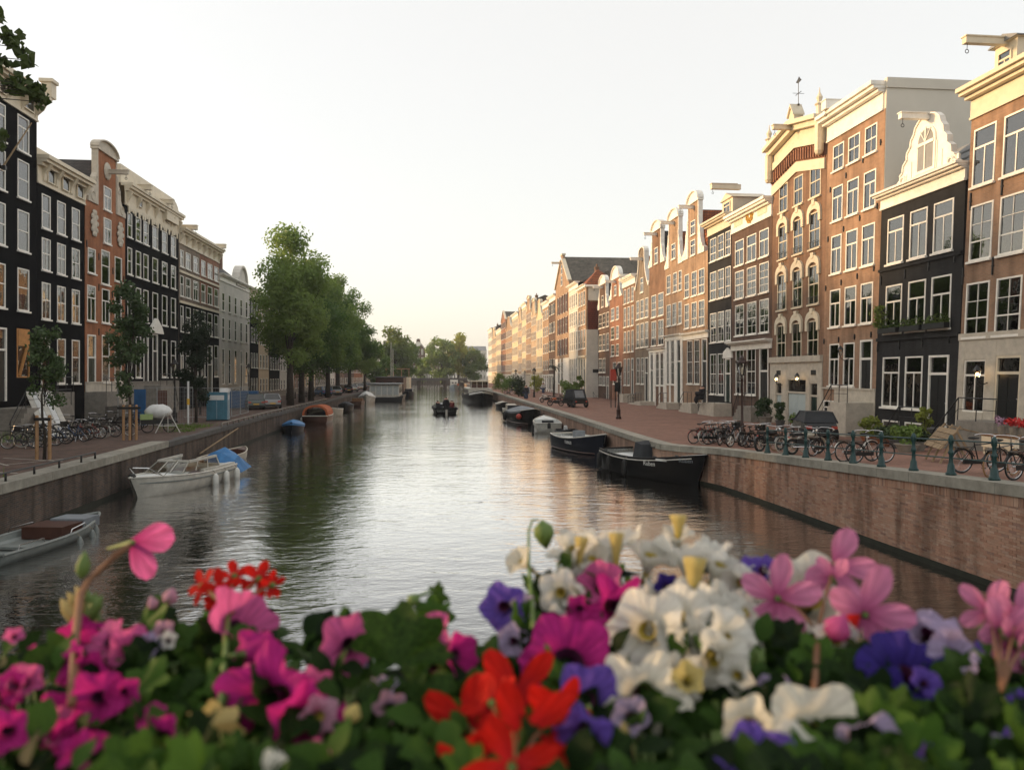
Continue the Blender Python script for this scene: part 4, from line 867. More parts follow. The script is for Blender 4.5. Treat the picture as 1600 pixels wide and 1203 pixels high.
q = h.wins[13]; b = MB(); b.box(q[0]+.1,q[1]-.1,-.06,-.02,q[3]-1.0,q[3]-.06); b.build('plywood_sheet', M['board_orange'], h.root); MB().bar((q[0]+.2,-.05,q[2]+.1),(q[1]-.3,-.05,q[3]-1),.16,.04).build('plywood_strip', M['board_orange'], h.root)
stoop(h.root, h.x(22), 5.2, h.z(5,637), 0, M['stone'], 6, -1, .3, 2.0)
pl = thing('flagpole', 'bare wooden flagpole slanting from the black house front', 'flagpole', (-23.95, on_x(2,-24)[0], ST+h.z(2,262)))
MB().tube([(0,0,0),(1.2,.7,2.76)], [.06,.035], 6).build('pole', M['wood'], pl); MB().box(0,.2,-.1,.1,-.1,.12).build('bracket', M['iron'], pl)
h = House.__new__(House); h.side, h.k, h.W, h.wall, h.depth, h.pm, h.frame = -1, 0, 26, M['b_brown'], 12, 'one', M['white']; h.holes, h.wins, h.doors = [], [], []  # unseen house, added to keep the low sun off the right quay
h.root = thing('canal_house', 'unseen long brown house added to shade the right quay, left of the frame', 'house', (-24,11.5,ST), pi/2)
for i in range(4): h.rowm(i*3.6+1, i*3.6+3.2, 9, .5, 'S.5', ['side','full',None])
h.done(15.2); cornice(h.root, 26, 15.2, 16.6, 0, M['cream'], .6); roof_side(h.root, 26, 16.5, 3.5, 0, M['tile_dark'], 10)
# black house with three attic lights
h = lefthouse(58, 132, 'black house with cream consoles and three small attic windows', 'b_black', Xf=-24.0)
cc = [(65,78.5),(89,102),(112,124)]
h.row(72, 305, 358, cc, 'S.5', ['side','full','side']); h.row(72, 373, 423, cc, 'V', ['side','half','side']); h.row(72, 442, 499, cc, 'V', ['half','half','half']); h.row(72, 527, 600, cc[1:], 'S.6', ['half','side']); h.door(h.x(63.5), h.x(77), h.z(70,612), h.z(70,527), M['door_brown'], None, .35)
zc = h.z(95, 302); h.done(zc); zt = h.z(95,262); cornice(h.root, h.W, zc, zt, 0, M['cream'], .75)
for a, b_ in ((71,82),(94,105),(117,127)): add_window(h.root, (h.x(a)+h.x(b_))/2, zc+.22, h.x(b_)-h.x(a), 1.0, 'P', 0, M['cream'], 'one', None, False, True, -.10)
for px in (67,86,109,129):
    q = MB(); q.prismx([(-.06,0),(-.06,1.3),(-.6,1.3),(-.5,1.0),(-.2,.5),(-.14,.1)], -.16, .16); q.build('console', M['cream'], h.root, loc=(h.x(px),0,zc+.15))
MB().box(.1,h.W-.1,.6,9,zt,h.z(64,225)).build('roof_parapet', M['cream'], h.root)
stoop(h.root, h.x(70), 2.0, h.z(70,613), 0, M['stone'], 4, -1, .3, 1.3)
# orange neck-gabled house
h = lefthouse(133, 195.5, 'orange brick house with white neck gable and oval cartouches', 'b_orange', Xf=-24.0)
c2 = [(136,149),(159,171),(179,189.5)]
h.row(165, 392, 445, [(158,171)], 'S.55', ['side']); h.row(142, 388, 427, [(137,149)], 'P', [None]); h.row(184, 402, 440, [(179,190)], 'P', ['half']); h.row(165, 452, 505, c2, 'T.66', [None,'half','side']); h.row(165, 524, 597, c2[1:], 'S.55', ['half','side']); h.door(h.x(136), h.x(149), h.z(142,612), h.z(142,523), M['door_green'], None, .4)
zb = h.z(165, 327); h.done(zb); cx = h.x(167); wn = h.x(182)-h.x(152.5); g = neck_gable(h.root, h.W, zb, cx, wn, h.z(167,243), h.z(167,224), 0, M['b_orange'], M['pale_stone'])
for a, b_ in ((293,329),(342,381)):
    z0 = h.z(167,b_); add_window(g if a < 330 else h.root, cx, z0, h.x(172)-h.x(161), h.z(167,a)-z0, 'T.6', 0, M['white'], 'one', None, True, True)
for px, py in ((146,349),(186.5,367)):
    q = MB(); q.sphere((0,0,0),(.42,.1,.75),10,6)
    for i in range(10): a = 2*pi*i/10; q.sphere((.42*cos(a),-.03,.8*sin(a)),(.2,.09,.2),6,4)
    q.build('cartouche', M['pale_stone'], h.root, loc=(h.x(px),-.06,h.z(px,py)))
hoist(g, cx, h.z(167,272), 0, M['pale_stone'], 1.5); q = MB(); q.sphere((0,-.05,0),(.6,.14,.65),10,6); q.build('gable_crest', M['pale_stone'], g, loc=(cx,0,h.z(167,268)))
plinth(h.root, h.W, h.z(165,598), 0, M['pale_stone'], .07); roof_gable(h.root, h.W, zb, 3.6, 0, M['tile_dark'], 11); stoop(h.root, h.x(141), 1.8, h.z(142,612), 0, M['stone'], 5, 1, .3, 1.5)
anchors(h.root, [(h.x(px), h.z(165,y)) for px, y in ((135,392),(154,405),(176,420),(193,428),(154,452),(175,458),(154,520),(175,525))], 0, .5)
# black double house with the ragged white cornice
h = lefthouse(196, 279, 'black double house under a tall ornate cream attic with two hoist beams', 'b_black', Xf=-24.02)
cc = [(199,206),(212,220),(224,231.5),(238,246.5),(253,261),(267,274.5)]
h.row(202, 333, 371, cc, 'S.5', ['full','side']); h.row(202, 387, 429, cc, 'S.5', ['side','full',None]); h.row(202, 446, 499, cc, 'S.5', ['half','side','full']); h.row(202, 524, 590, [c for i, c in enumerate(cc) if i not in (2,3)], 'S.6', ['side','half']); h.door(h.x(224), h.x(231.5), h.z(228,600), h.z(228,520), M['black_paint'], None, .35); h.door(h.x(238), h.x(246), h.z(242,598), h.z(242,522), M['black_paint'], None, .35)
zc = h.z(202,322); h.done(zc); zt = h.z(202,289); cornice(h.root, h.W, zc, zt, 0, M['cream'], .6, 7)
b = MB()
for i in range(30):                              # drooping stucco ornaments that break the lower edge
    xx = .2+(h.W-.4)*i/29; d_ = abs(sin(i*1.3))*.55+.1; b.prism([(xx-.22,zc-.061),(xx-.12,zc-d_),(xx+.12,zc-d_),(xx+.22,zc-.061)], -.09, -.003)
b.build('stucco_festoon', M['cream'], h.root)
MB().box(.0,h.W,.35,9,zt,h.z(205,262)).build('attic', M['cream'], h.root)
for f in (.2,.62): hoist(h.root, h.W*f, zt+.02, 0, M['cream'], 1.1, 0, .36)
q = MB(); q.prism([(-1.6,0),(1.6,0)]+[(1.6*cos(a), 1.0+1.1*sin(a)) for a in [pi*i/10 for i in range(11)]], -.4, .3); q.build('segmental_pediment', M['cream'], h.root, loc=(h.W*.78,0,zt-1.2))
for f in (.22,.74): add_window(h.root, h.W*f, zc+.3, .8, 1.1, 'P', 0, M['cream'], 'one', None, False, True, -.10)
plinth(h.root, h.W, h.z(202,598), 0, M['stone'], .06); stoop(h.root, h.x(235), 3.2, h.z(235,602), 0, M['stone'], 5, 1, .3, 1.4)
MB().prism([(-1.5,0),(1.5,0),(1.2,.5),(0,1.3),(-1.2,.5)], -.25, .2).build('door_hood', M['white'], h.root, loc=(h.x(242),0,h.z(242,521)))
# two-colour house
h = lefthouse(279.5, 342, 'half grey, half brick red cornice house with stone window bands', 'b_lgrey', Xf=-24.0)
cc = [(281.5,286.5),(290,297.5),(302,309.5),(314,320.5),(324,331.5),(334.5,341)]
h.row(284, 391, 417, cc, 'T.6', ['half','full',None]); h.row(284, 431, 463, cc, 'T.6', [None,'side']); h.row(284, 478, 518, cc, 'T.6', [None,'side']); h.row(284, 533, 589, cc[:4]+cc[5:], 'T.6', [None,'half']); h.door(h.x(324), h.x(331.5), .6, h.z(327,540), M['door_green'], None, .35)
zc = h.z(284,381); h.done(zc); zt = h.z(284,357); cornice(h.root, h.W, zc, zt, 0, M['cream'], .7, 8)
xm = h.x(312); b = MB(); holes = [q for q in h.holes if q[0] > xm]; xs = sorted({xm, h.W-.02} | {v for q in holes for v in q[:2]})
z9 = h.z(284,466); zs = sorted({z9, zc-.07} | {v for q in holes for v in q[2:] if v > z9})
for x0, x1 in zip(xs, xs[1:]):
    for z0, z1 in zip(zs, zs[1:]):
        if not any(q[0] < (x0+x1)/2 < q[1] and q[2] < (z0+z1)/2 < q[3] for q in holes): b.box(x0+.001, x1-.001, -.02, -.002, z0, z1-.0005)
b.build('red_brick_half', M['b_red'], h.root)
b = MB(); z9 = h.z(284,470); holes = [q for q in h.holes if q[2] < z9]; xs = sorted({.02, h.W-.02} | {v for q in holes for v in q[:2]}); zs = sorted({-.2, z9} | {v for q in holes for v in q[2:] if v < z9})
for x0, x1 in zip(xs, xs[1:]):
    for z0, z1 in zip(zs, zs[1:]):
        if not any(q[0] < (x0+x1)/2 < q[1] and q[2] < (z0+z1)/2 < q[3] for q in holes): b.box(x0+.001, x1-.001, -.022, -.002, z0, z1-.0005)
b.build('black_lower_front', M['b_black'], h.root)
for za in (h.z(284,427), h.z(284,474)): MB().box(.03,h.W-.03,-.14,-.025,za,za+.22).build('stone_band', M['cream'], h.root)
hoist(h.root, h.W*.12, zt+.02, 0, M['cream'], 1.2, 0, .4); hoist(h.root, h.W*.93, zt+.02, 0, M['cream'], 1.0, 0, .4)
# white stone house
h = corhouse(342.5, 390, 'pale stone house with curved gable over its cornice and lead roof', 'plaster', 430, 440, [(458,486),(497,530),(545,600)], 5, 350, roof='tile_dark', side=-1, Xf=-24.0, style='S.55', brk=0, wf=.4, curt=('side',None,'half'), rh=3.4, hst=False, dpos=3)
q = MB(); q.prism([(-2.2,0),(2.2,0)]+[(2.2*cos(a), .3+2.2*sin(a)) for a in [pi*i/12 for i in range(13)]], -.2, .4); g = q.build('curved_gable', M['plaster'], h.root, loc=(h.W*.66,0,h.z(365,444)))
q = MB()
for i in range(12): a0, a1 = pi*i/12, pi*(i+1)/12; q.bar((2.2*cos(a0),0,.3+2.2*sin(a0)),(2.2*cos(a1),0,.3+2.2*sin(a1)),.9,.25)
q.build('gable_moulding', M['plaster'], g)
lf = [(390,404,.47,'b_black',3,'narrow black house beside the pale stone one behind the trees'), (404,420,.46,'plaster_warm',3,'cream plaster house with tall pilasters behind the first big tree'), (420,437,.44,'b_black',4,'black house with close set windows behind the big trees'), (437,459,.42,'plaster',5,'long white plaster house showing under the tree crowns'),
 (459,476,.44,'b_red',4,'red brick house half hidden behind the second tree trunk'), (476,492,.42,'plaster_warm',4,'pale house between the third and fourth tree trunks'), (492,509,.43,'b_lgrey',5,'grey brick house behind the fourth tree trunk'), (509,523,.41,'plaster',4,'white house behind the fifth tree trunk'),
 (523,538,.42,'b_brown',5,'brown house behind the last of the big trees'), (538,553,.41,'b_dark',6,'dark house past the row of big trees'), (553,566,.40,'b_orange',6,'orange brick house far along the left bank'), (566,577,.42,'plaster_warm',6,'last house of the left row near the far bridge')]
for pa, pb, sl, wl, n, lab in lf:
    pm = (pa+pb)/2; yt = HY-(680-pm)*sl; d_ = on_x(pm,-24)[1]; f = lambda z: HY-(z+ST-EYE)/d_*FPX
    h = House(-1, pa, pb, lab, M[wl], -24, 0, 11); ztop = h.z(pm, yt); zc = ztop-1.3; fh = zc/4
    for i in range(4): h.rowm(i*fh+(.9 if i else 1.0), (i+1)*fh-.5, n, .5, 'S.55', [random.choice(['side','full',None,'half']) for _ in range(n)])
    h.done(zc); cornice(h.root, h.W, zc, ztop, 0, M['white'] if wl != 'b_black' else M['cream'], .5); roof_side(h.root, h.W, ztop-.1, 2.6, 0, M['tile_dark'], 9); plinth(h.root, h.W, .95, 0, M['stone'], .05)
# ---- houses across the far end, facing the camera
def endhouse(pa, pb, ytop, Y, label, wall, gable=None, n=3, roof='tile_dark', white=False):
    xa, xb = (pa-680)*Y/FPX*1.0, (pb-680)*Y/FPX; W = (xb-xa); h = House.__new__(House); h.side, h.k, h.W, h.wall, h.depth, h.pm, h.frame = 1, 0, W, M[wall], 12, 'one', M['white']
    h.holes, h.wins, h.doors = [], [], []; d_ = Y*cos(YAW); h.root = thing('canal_house', label, 'house', (xa, Y, ST)); zt = EYE+(HY-ytop)/FPX*d_*1.01-ST; ze = zt-(4.6 if gable else 1.0)
    nf = max(2, int(ze/3.4)); fh = ze/nf
    for i in range(nf): h.rowm(i*fh+.8, (i+1)*fh-.5, n, .5, 'V', [random.choice(['side','full',None]) for _ in range(n)])
    h.done(ze)
    if gable: bell_gable(h.root, W, ze, W/2, W*.9, W*.3, zt, 0, M[wall], M['white']); roof_gable(h.root, W, ze, 4, 0, M[roof], 11); q = MB(); q.torus((W/2,-.05,ze+1.9), 1.0, .22, 'y', 16, 6); q.sphere((W/2,-.02,ze+1.9),(.9,.05,.9),12,6); q.build('round_ornament', M['white'], h.root)
    else: cornice(h.root, W, ze, zt, 0, M['white'], .5); roof_side(h.root, W, zt-.1, 2.5, 0, M[roof], 9)
    if white:
        b = MB(); xs = [.02]+[v for q in sorted((q[0],q[1]) for q in h.holes if q[2] < 1) for v in q]+[W-.02]
        for a, c in zip(xs[::2], xs[1::2]): b.box(a, c, -.05, -.002, -.2, fh-.3)
        b.build('ground_floor_facing', M['white'], h.root)
endhouse(644, 664, 530, 388, 'dark gabled house with round ornament closing the canal', 'b_dark', True, 3, white=True)
endhouse(664, 690, 566, 390, 'low dark house with white columns right of the gabled end house', 'b_dark', None, 6, white=True)
endhouse(690, 722, 562, 390, 'long low house behind the middle trees at the canal end', 'b_brown', None, 7, white=True)
endhouse(722, 760, 548, 392, 'pale grey block behind the right hand trees at the canal end', 'plaster', None, 8, 'lead')
endhouse(622, 644, 548, 388, 'brown house left of the gabled end house', 'b_brown', None, 5)
endhouse(600, 622, 540, 389, 'orange house behind the golden tree at the canal end', 'b_orange', None, 5)
# ------------------------------------------------------------------ boats (local +y = bow, z 0 = waterline)
M['hull_black'] = plain('black_boat_paint', (.005,.005,.006), .45, .25, 2, spec=.2); M['hull_navy'] = plain('navy_boat_paint', (.006,.009,.018), .45, .25, 2, spec=.22)
M['hull_white'] = plain('worn_white_gelcoat', (.58,.56,.50), .35, .25, 2.5); M['liner_white'] = plain('white_deck_liner', (.66,.68,.66), .5, .12, 2.0)
M['hull_grey'] = plain('grey_boat_paint', (.20,.22,.21), .45, .25, 2.5); M['hull_brown'] = plain('brown_boat_paint', (.075,.03,.02), .4, .25, 2.5); M['hull_cream'] = plain('cream_boat_paint', (.46,.42,.34), .45, .2, 2.5)
M['hull_grey_low'] = plain('dirty_grey_hull', (.26,.27,.26), .5, .35, 2.5)
M['canvas_black'] = plain('black_canvas', (.03,.034,.04), .8, .25, 4, bump=.3); M['canvas_grey'] = plain('grey_canvas', (.20,.22,.24), .8, .2, 3, bump=.4); M['canvas_blue'] = plain('blue_tarpaulin', (.035,.17,.40), .5, .25, 3, bump=.5)
M['canvas_orange'] = plain('orange_canvas', (.42,.11,.04), .8, .25, 3, bump=.4); M['canvas_white'] = plain('white_canvas', (.66,.67,.66), .7, .15, 3, bump=.4); M['fender_white'] = plain('white_fender', (.62,.62,.58), .4, .2, 5); M['rope'] = plain('mooring_rope', (.22,.19,.14), .9, .2, 9)
M['fender_red'] = plain('red_buoy', (.42,.05,.03), .4, .2, 5); M['smoke_glass'] = glassmat('boat_windscreen', (.36,.37,.33), .02); M['varnish'] = plain('varnished_deck_wood', (.20,.10,.045), .4, .3, 4); M['lettering'] = plain('white_lettering', (.75,.75,.72), .5, .05, 3)
class Hull:
    def __init__(s, L, B, fb, bow=.5, stern=.75, keel=.25, p=2.0, rake=.5, tm=.42, aft=0.0):
        s.L, s.B, s.fb, s.bow, s.stern, s.keel, s.p, s.rake, s.tm, s.aft = L, B, fb, bow, stern, keel, p, rake, tm, aft
    def b(s, t):
        if t < s.tm: u = t/s.tm; return s.B/2*(s.stern+(1-s.stern)*sin(u*pi/2))
        u = (t-s.tm)/(1-s.tm); return s.B/2*max(.02, (1-u**s.p)**.75)
    def h(s, t): return s.fb + s.bow*max(0, (t-.35)/.65)**2 + s.aft*max(0, (.3-t)/.3)**2
    def y(s, t, z=0): return -s.L/2 + s.L*t + s.rake*max(0,z/ max(.1,s.h(1)))*max(0,(t-.7)/.3)**2 - (s.rake*.5)*(max(0,t-.7)/.3)**2
    def ring(s, t, inset=0, zf=None):
        b, h = max(.015, s.b(t)-inset), s.h(t)
        if zf is None: pts = [(b,h), (b*.985,h*.55), (b*.93,.06), (b*.72,-s.keel*.7), (0,-s.keel)]
        else: pts = [(b,h-.002), (b*.96,max(zf+.02,h*.5)), (b*.86,zf)]
        full = pts + [(-x,z) for x, z in (pts[-2::-1] if zf is None else pts[::-1])]
        return [(x, s.y(t,z), z) for x, z in full]
    def loft(s, mb, rings, flip=False):
        R = [[mb.vert(*p) for p in r] for r in rings]
        for a, b in zip(R, R[1:]):
            for i in range(len(a)-1): f = (a[i],a[i+1],b[i+1],b[i]); mb.face(f[::-1] if flip else f)
        return R
TS = [0,.06,.14,.24,.34,.44,.54,.64,.73,.81,.88,.94,.98,1.0]
def boat(name, label, cat, loc, rz, H, hull, inner=None, rail=None, floor=.12, group=None, deck=None, thwarts=(), inset=.07, wood=None):
    t = thing(name, label, cat, loc, rz, group); o = MB(); R = H.loft(o, [H.ring(u) for u in TS]); o.face(R[0][::-1]); o.build('hull', hull, t, True)
    n = MB(); Q = H.loft(n, [H.ring(u, inset, floor) for u in TS[:-2]], True); n.face(Q[0]); n.face(Q[-1][::-1])
    for a, b in zip(Q, Q[1:]): pass
    n.build('inner_liner', inner or hull, t)
    g = MB(); ul = TS
    for sgn in (1,-1): g.tube([(sgn*(H.b(u)-.02), H.y(u,H.h(u)), H.h(u)+.01) for u in ul], .045, 6)
    g.tube([(-H.b(0), H.y(0,0), H.h(0)+.01), (H.b(0), H.y(0,0), H.h(0)+.01)], .045, 6); g.build('gunwale', rail or M['wood'], t)
    if deck:                                      # foredeck from t = deck to the bow
        d = MB(); us = [deck]+[u for u in TS if u > deck]; L_ = [d.vert(-H.b(u)+.03, H.y(u,H.h(u)), H.h(u)-.02) for u in us]; C_ = [d.vert(0, H.y(u,H.h(u)), H.h(u)+.07) for u in us]; R_ = [d.vert(H.b(u)-.03, H.y(u,H.h(u)), H.h(u)-.02) for u in us]
        for i in range(len(us)-1): d.face((L_[i],C_[i],C_[i+1],L_[i+1])); d.face((C_[i],R_[i],R_[i+1],C_[i+1]))
        b0 = d.vert(-H.b(deck)+.05, H.y(deck), floor); b1 = d.vert(H.b(deck)-.05, H.y(deck), floor); d.face((L_[0],b0,b1,R_[0],C_[0])); d.build('foredeck', inner or hull, t)
    for u in thwarts: MB().box(-H.b(u)+.08, H.b(u)-.08, H.y(u)-.14, H.y(u)+.14, H.h(u)*.55, H.h(u)*.55+.05).build('thwart', wood or M['wood'], t)
    return t
def fender(t, H, u, side, mat, r=.12, L=.5):
    x = side*(H.b(u)+r+.02); z = H.h(u); y = H.y(u)
    f = MB().lathe([(.02,.25),(r*.5,.2),(r,.1),(r,-L+.15),(r*.6,-L+.05),(.03,-L)], 8, (x,y,z-.35)).build('fender', mat, t, True)
    MB().tube([(x,y,z-.1),(side*(H.b(u)-.02),y,z+.04)], .012, 4).build('lanyard', M['rope'], f)
def cover(t, H, mat, u0, u1, rise=.35, name='canvas_cover', over=.03):
    d = MB(); us = [u0]+[u for u in TS if u0 < u < u1]+[u1]; rows = []
    for u in us:
        h, b = H.h(u), H.b(u)+over; k = sin(pi*min(1,max(0,(u-u0)/(u1-u0)*.92+.05)))**.6; rows.append([d.vert(x*b, H.y(u,h), z) for x, z in ((-1.01,h-.16),(-1,h+.03),(-.5,h+.03+rise*k*.75),(0,h+.05+rise*k),(.5,h+.03+rise*k*.72),(1,h+.03),(1.01,h-.16))])
    for a, b in zip(rows, rows[1:]):
        for i in range(6): d.face((a[i],a[i+1],b[i+1],b[i]))
    d.face(rows[0]); d.face(rows[-1][::-1]); return d.build(name, mat, t)
def outboard(t, x, y, z, mat):
    o = MB().box(-.14,.14,-.25,.18,.1,.5).box(-.06,.06,-.16,.02,-.6,.1).box(-.11,.11,-.28,.14,.5,.56).build('outboard_motor', mat, t, loc=(x,y,z)); MB().box(-.02,.02,.18,.6,.3,.34).build('tiller', M['iron'], o); return o
def text_on(parent, s, size, loc, rot, mat, name='lettering', ext=.003):
    c = bpy.data.curves.new(name, 'FONT'); c.body = s; c.size = size; c.extrude = ext; c.align_x = 'CENTER'; c.align_y = 'CENTER'
    o = bpy.data.objects.new(name, c); COL.objects.link(o); bpy.context.view_layer.update()
    me = bpy.data.meshes.new_from_object(o.evaluated_get(bpy.context.evaluated_depsgraph_get())); bpy.data.objects.remove(o); bpy.data.curves.remove(c)
    me.materials.clear(); me.materials.append(mat); q = link(name, me, parent, loc); q.rotation_euler = rot; return q
def rope_line(t, pts, name='mooring_rope'): return MB().tube(pts, .014, 5).build(name, M['rope'], t)
SB = 'boats moored along the right quay'; LB = 'boats moored along the left quay'
def head(x0, y0, x1, y1): return atan2(-(x1-x0), y1-y0)          # rz that turns +y towards (x1, y1)
# --- right bank
H1 = Hull(7.6,2.6,.92,.48,.86,.3,2.3,.7,.36,.12); a1 = head(10.0,40.6,11.9,33.9)
t = boat('open_sloop', 'black sloop with white inside and draped black console, nearest on the right quay', 'boat', (10.85,37.0,0), a1, H1, M['hull_black'], M['liner_white'], M['hull_black'], .8, SB, .8, inset=.1)
MB().tube([(H1.b(u)+.01, H1.y(u,H1.h(u)), H1.h(u)-.10) for u in TS[:-2]], .03, 6).build('rubbing_strake', M['hull_white'], t); MB().tube([(-H1.b(u)-.01, H1.y(u,H1.h(u)), H1.h(u)-.10) for u in TS[:-2]], .03, 6).build('rubbing_strake', M['hull_white'], t)
d = MB(); P_ = [(-.72,-.3),(.72,-.3),(.62,.4),(-.62,.4)]; lo = [d.vert(x,y,.25) for x, y in P_]; hi = [d.vert(x*.85,y*.6,1.12-.1*(y>0)) for x, y in P_]; md = d.vert(0,-.1,1.2)
for i in range(4): j=(i+1)%4; d.face((lo[i],lo[j],hi[j],hi[i])); d.face((hi[i],hi[j],md))
d.build('console_cover', M['canvas_black'], t, loc=(.05,-.7,.5)); MB().tube([(.1,-.2,1.4),(.1,.1,1.45),(.3,.25,1.45)], .025, 5).build('throttle', M['iron'], t)
for u in (.3,.6): MB().box(-H1.b(u)+.1,-H1.b(u)+.5,H1.y(u)-.7,H1.y(u)+.7,.7,.9).build('side_bench', M['liner_white'], t)
for u in (.04,.2,.42): fender(t, H1, u, 1, M['rubber'], .13, .6)
for u in (.1,.7,.86): MB().tube([(H1.b(u)-.04,H1.y(u,.9)-.12,H1.h(u)+.07),(H1.b(u)-.04,H1.y(u,.9)+.12,H1.h(u)+.07)], .03, 5).build('cleat', M['iron'], t)
sx = lambda H, u, z: H.b(u)*(.985+.015*z/H.h(u))
text_on(t, 'Ruben', .30, (H1.b(.66)+.035, H1.y(.66,.5), .78), (pi/2, 0, pi/2-.10+.35), M['lettering']); text_on(t, 'Ruben', .26, (H1.b(.93)+.09, H1.y(.93,.8), 1.1), (pi/2, 0, pi/2+.62), M['canvas_grey'])
MB().box(-.01,.01,-.3,.3,-.05,.05).build('registration_plate', M['lettering'], t, loc=(H1.b(.76)+.03,H1.y(.76,.9),1.02), rz=.42)
rope_line(t, [(H1.b(.1)-.1,H1.y(.1),.8),(-1.6,-2.9,1.2),(-2.2,-2.6,1.66)])
H2 = Hull(6.6,2.35,.85,.5,.85,.3,2.2,.6,.38,.1); a2 = head(9.2,52.6,10.5,46.6)
t = boat('open_sloop', 'dark navy sloop with white inside, second in line on the right quay', 'boat', (9.55,49.4,0), a2, H2, M['hull_navy'], M['liner_white'], M['hull_white'], .72, SB, .82, (.3,))
MB().box(-.35,.35,-.2,.25,.5,1.3).build('steering_console', M['canvas_grey'], t, loc=(0,-.6,0)); MB().tube([(H2.b(u)*.95+.015, H2.y(u,.05), .1) for u in TS[:-2]], .035, 5).build('boot_stripe', M['hull_brown'], t)
text_on(t, 'TURNUS', .27, (H2.b(.55)+.03, H2.y(.55,.4), .62), (pi/2, 0, pi/2+.05), M['lettering'])
H3 = Hull(4.8,1.9,.72,.3,.85,.2,2.2,.4); t = boat('small_motorboat', 'small navy boat with pale outboard cover behind the navy sloop', 'boat', (9.9,56.8,0), head(10,59,9.6,54.5), H3, M['hull_navy'], M['hull_navy'], M['hull_black'], .15, SB, .7, (.35,.55)); outboard(t, 0, -2.35, .45, M['canvas_white']); cover(t, H3, M['canvas_black'], .4, .85, .12)
H4 = Hull(5.6,2.4,.85,.35,.9,.2,2.4,.5); t = boat('small_motorboat', 'white and grey tender with its stern towards the bridge on the right quay', 'boat', (9.75,67,0), head(9.6,64,10,70), H4, M['hull_white'], M['liner_white'], M['hull_white'], .2, SB, .7, (.35,))
outboard(t, 0, -2.6, .35, M['iron']); MB().box(-.5,.5,-.2,.3,.2,.95).build('steering_console', M['canvas_black'], t, loc=(.1,-.1,0)); fender(t, H4, .2, -1, M['rubber'])
H5 = Hull(8.4,2.9,1.1,.5,.86,.3,2.3,.6); t = boat('covered_sloop', 'black sloop under a grey canvas cover with a red buoy', 'boat', (9.3,79.5,0), head(9,84,9.9,75), H5, M['hull_black'], M['hull_black'], M['hull_white'], .2, SB); cover(t, H5, M['canvas_grey'], .02, .8, .55)
MB().sphere((H5.b(.82)+.25,H5.y(.82),.75),.3,10,7).build('buoy', M['fender_red'], t, True); [fender(t, H5, u, 1, M['rubber'], .16, .7) for u in (.06,.16)]; MB().tube([(H5.b(u)*.95+.015, H5.y(u,.05), .08) for u in TS[:-2]], .05, 5).build('boot_stripe', M['hull_brown'], t)
H6 = Hull(4.6,1.9,.7,.3,.8,.2,2,.4); t = boat('small_motorboat', 'small dark boat with pale cover next to the barge bow', 'boat', (9.9,113,0), head(9.7,116,10,110), H6, M['hull_black'], M['hull_black'], M['hull_white'], .15, SB); cover(t, H6, M['hull_cream'], .1, .85, .3)
H6b = Hull(5.0,1.9,.6,.3,.8,.2,2,.4); t = boat('small_motorboat', 'cream cabin dinghy behind the grey covered black sloop', 'boat', (9.6,97,0), head(9.5,99,9.8,94), H6b, M['hull_cream'], M['liner_white'], M['hull_white'], .15, SB); MB().prismx([(-.9,.4),(1.0,.4),(.7,1.15),(-.8,1.25)], -.6, .6).build('cabin', M['hull_cream'], t)
t2 = boat('small_motorboat', 'dark open boat with folded hood just past the cream dinghy', 'boat', (9.5,90,0), head(9.4,93,9.8,87), Hull(5.5,2.1,.6,.35,.85,.2,2.2,.4), M['hull_navy'], M['hull_grey'], M['hull_black'], .15, SB); MB().box(-.8,.8,-1.6,-1.0,.5,1.3).box(-.75,.75,-1.0,-.2,.5,1.0).build('folded_hood', M['canvas_black'], t2)
# barge
HB = Hull(24,5.2,1.2,1.0,.9,.6,3.2,.5,.4); t = boat('houseboat_barge', 'big black barge with pale bow chevron and white wheelhouse on the right', 'barge', (7.9,143,0), head(7.6,155,8.1,131), HB, M['hull_black'], M['hull_black'], M['hull_black'], .9, None, .8)
for s in (1,-1):
    MB().tube([(s*(HB.b(u)+.02), HB.y(u,HB.h(u)), HB.h(u)-.28) for u in TS if u >= .81], .17, 5).build('bow_stripe', M['hull_white'], t)
c = MB().box(-2.1,2.1,-9,6.5,1.0,2.5).build('deckhouse', M['hull_white'], t)
for i in range(9):
    for s in (1,-1): MB().box(-.02,.02,-.5,.5,-.35,.35).build('window', M['smoke_glass'] if i < 0 else M['black_paint'], c, loc=(s*2.1,-8+i*1.6,1.85))
MB().box(-1.7,1.7,-2.0,5.0,2.5,2.56).build('roof_deck', M['hull_white'], c)
wl = MB()
for x in (-1.5,-.5,.5,1.5): wl.box(x-.05,x+.05,4.4,4.5,2.56,3.7).box(x-.05,x+.05,1.0,1.1,2.56,3.7)
wl.build('wheelhouse_frame', M['hull_white'], c); MB().box(-1.45,1.45,1.1,4.4,2.57,3.1).build('wheelhouse_panel', M['hull_brown'], c); MB().box(-1.45,1.45,1.12,4.38,3.1,3.68).build('pane', M['smoke_glass'], c); MB().box(-1.85,1.85,.8,4.8,3.7,3.85).build('wheelhouse_roof', M['cream'], c)
HW = Hull(9,3.2,1.1,.6,.7,.3,2,.5); t = boat('cabin_cruiser', 'pale blue cabin boat far off before the low bridge', 'boat', (6.4,262,0), pi, HW, plain('pale_blue_hull', (.42,.50,.54), .5), M['hull_white'], M['hull_white'], .3, None); c = MB().prismx([(-3,.9),(2.6,1.1),(1.8,2.9),(-2.8,3.1)], -1.3, 1.3).build('cabin', M['hull_white'], t); [MB().sphere((x,2.3,2.2),.25,8,5).build('porthole', M['black_paint'], c) for x in (-.5,.5)]; MB().box(-1.6,-.9,3.0,4.0,1.2,1.9).build('orange_fender', M['canvas_orange'], t)
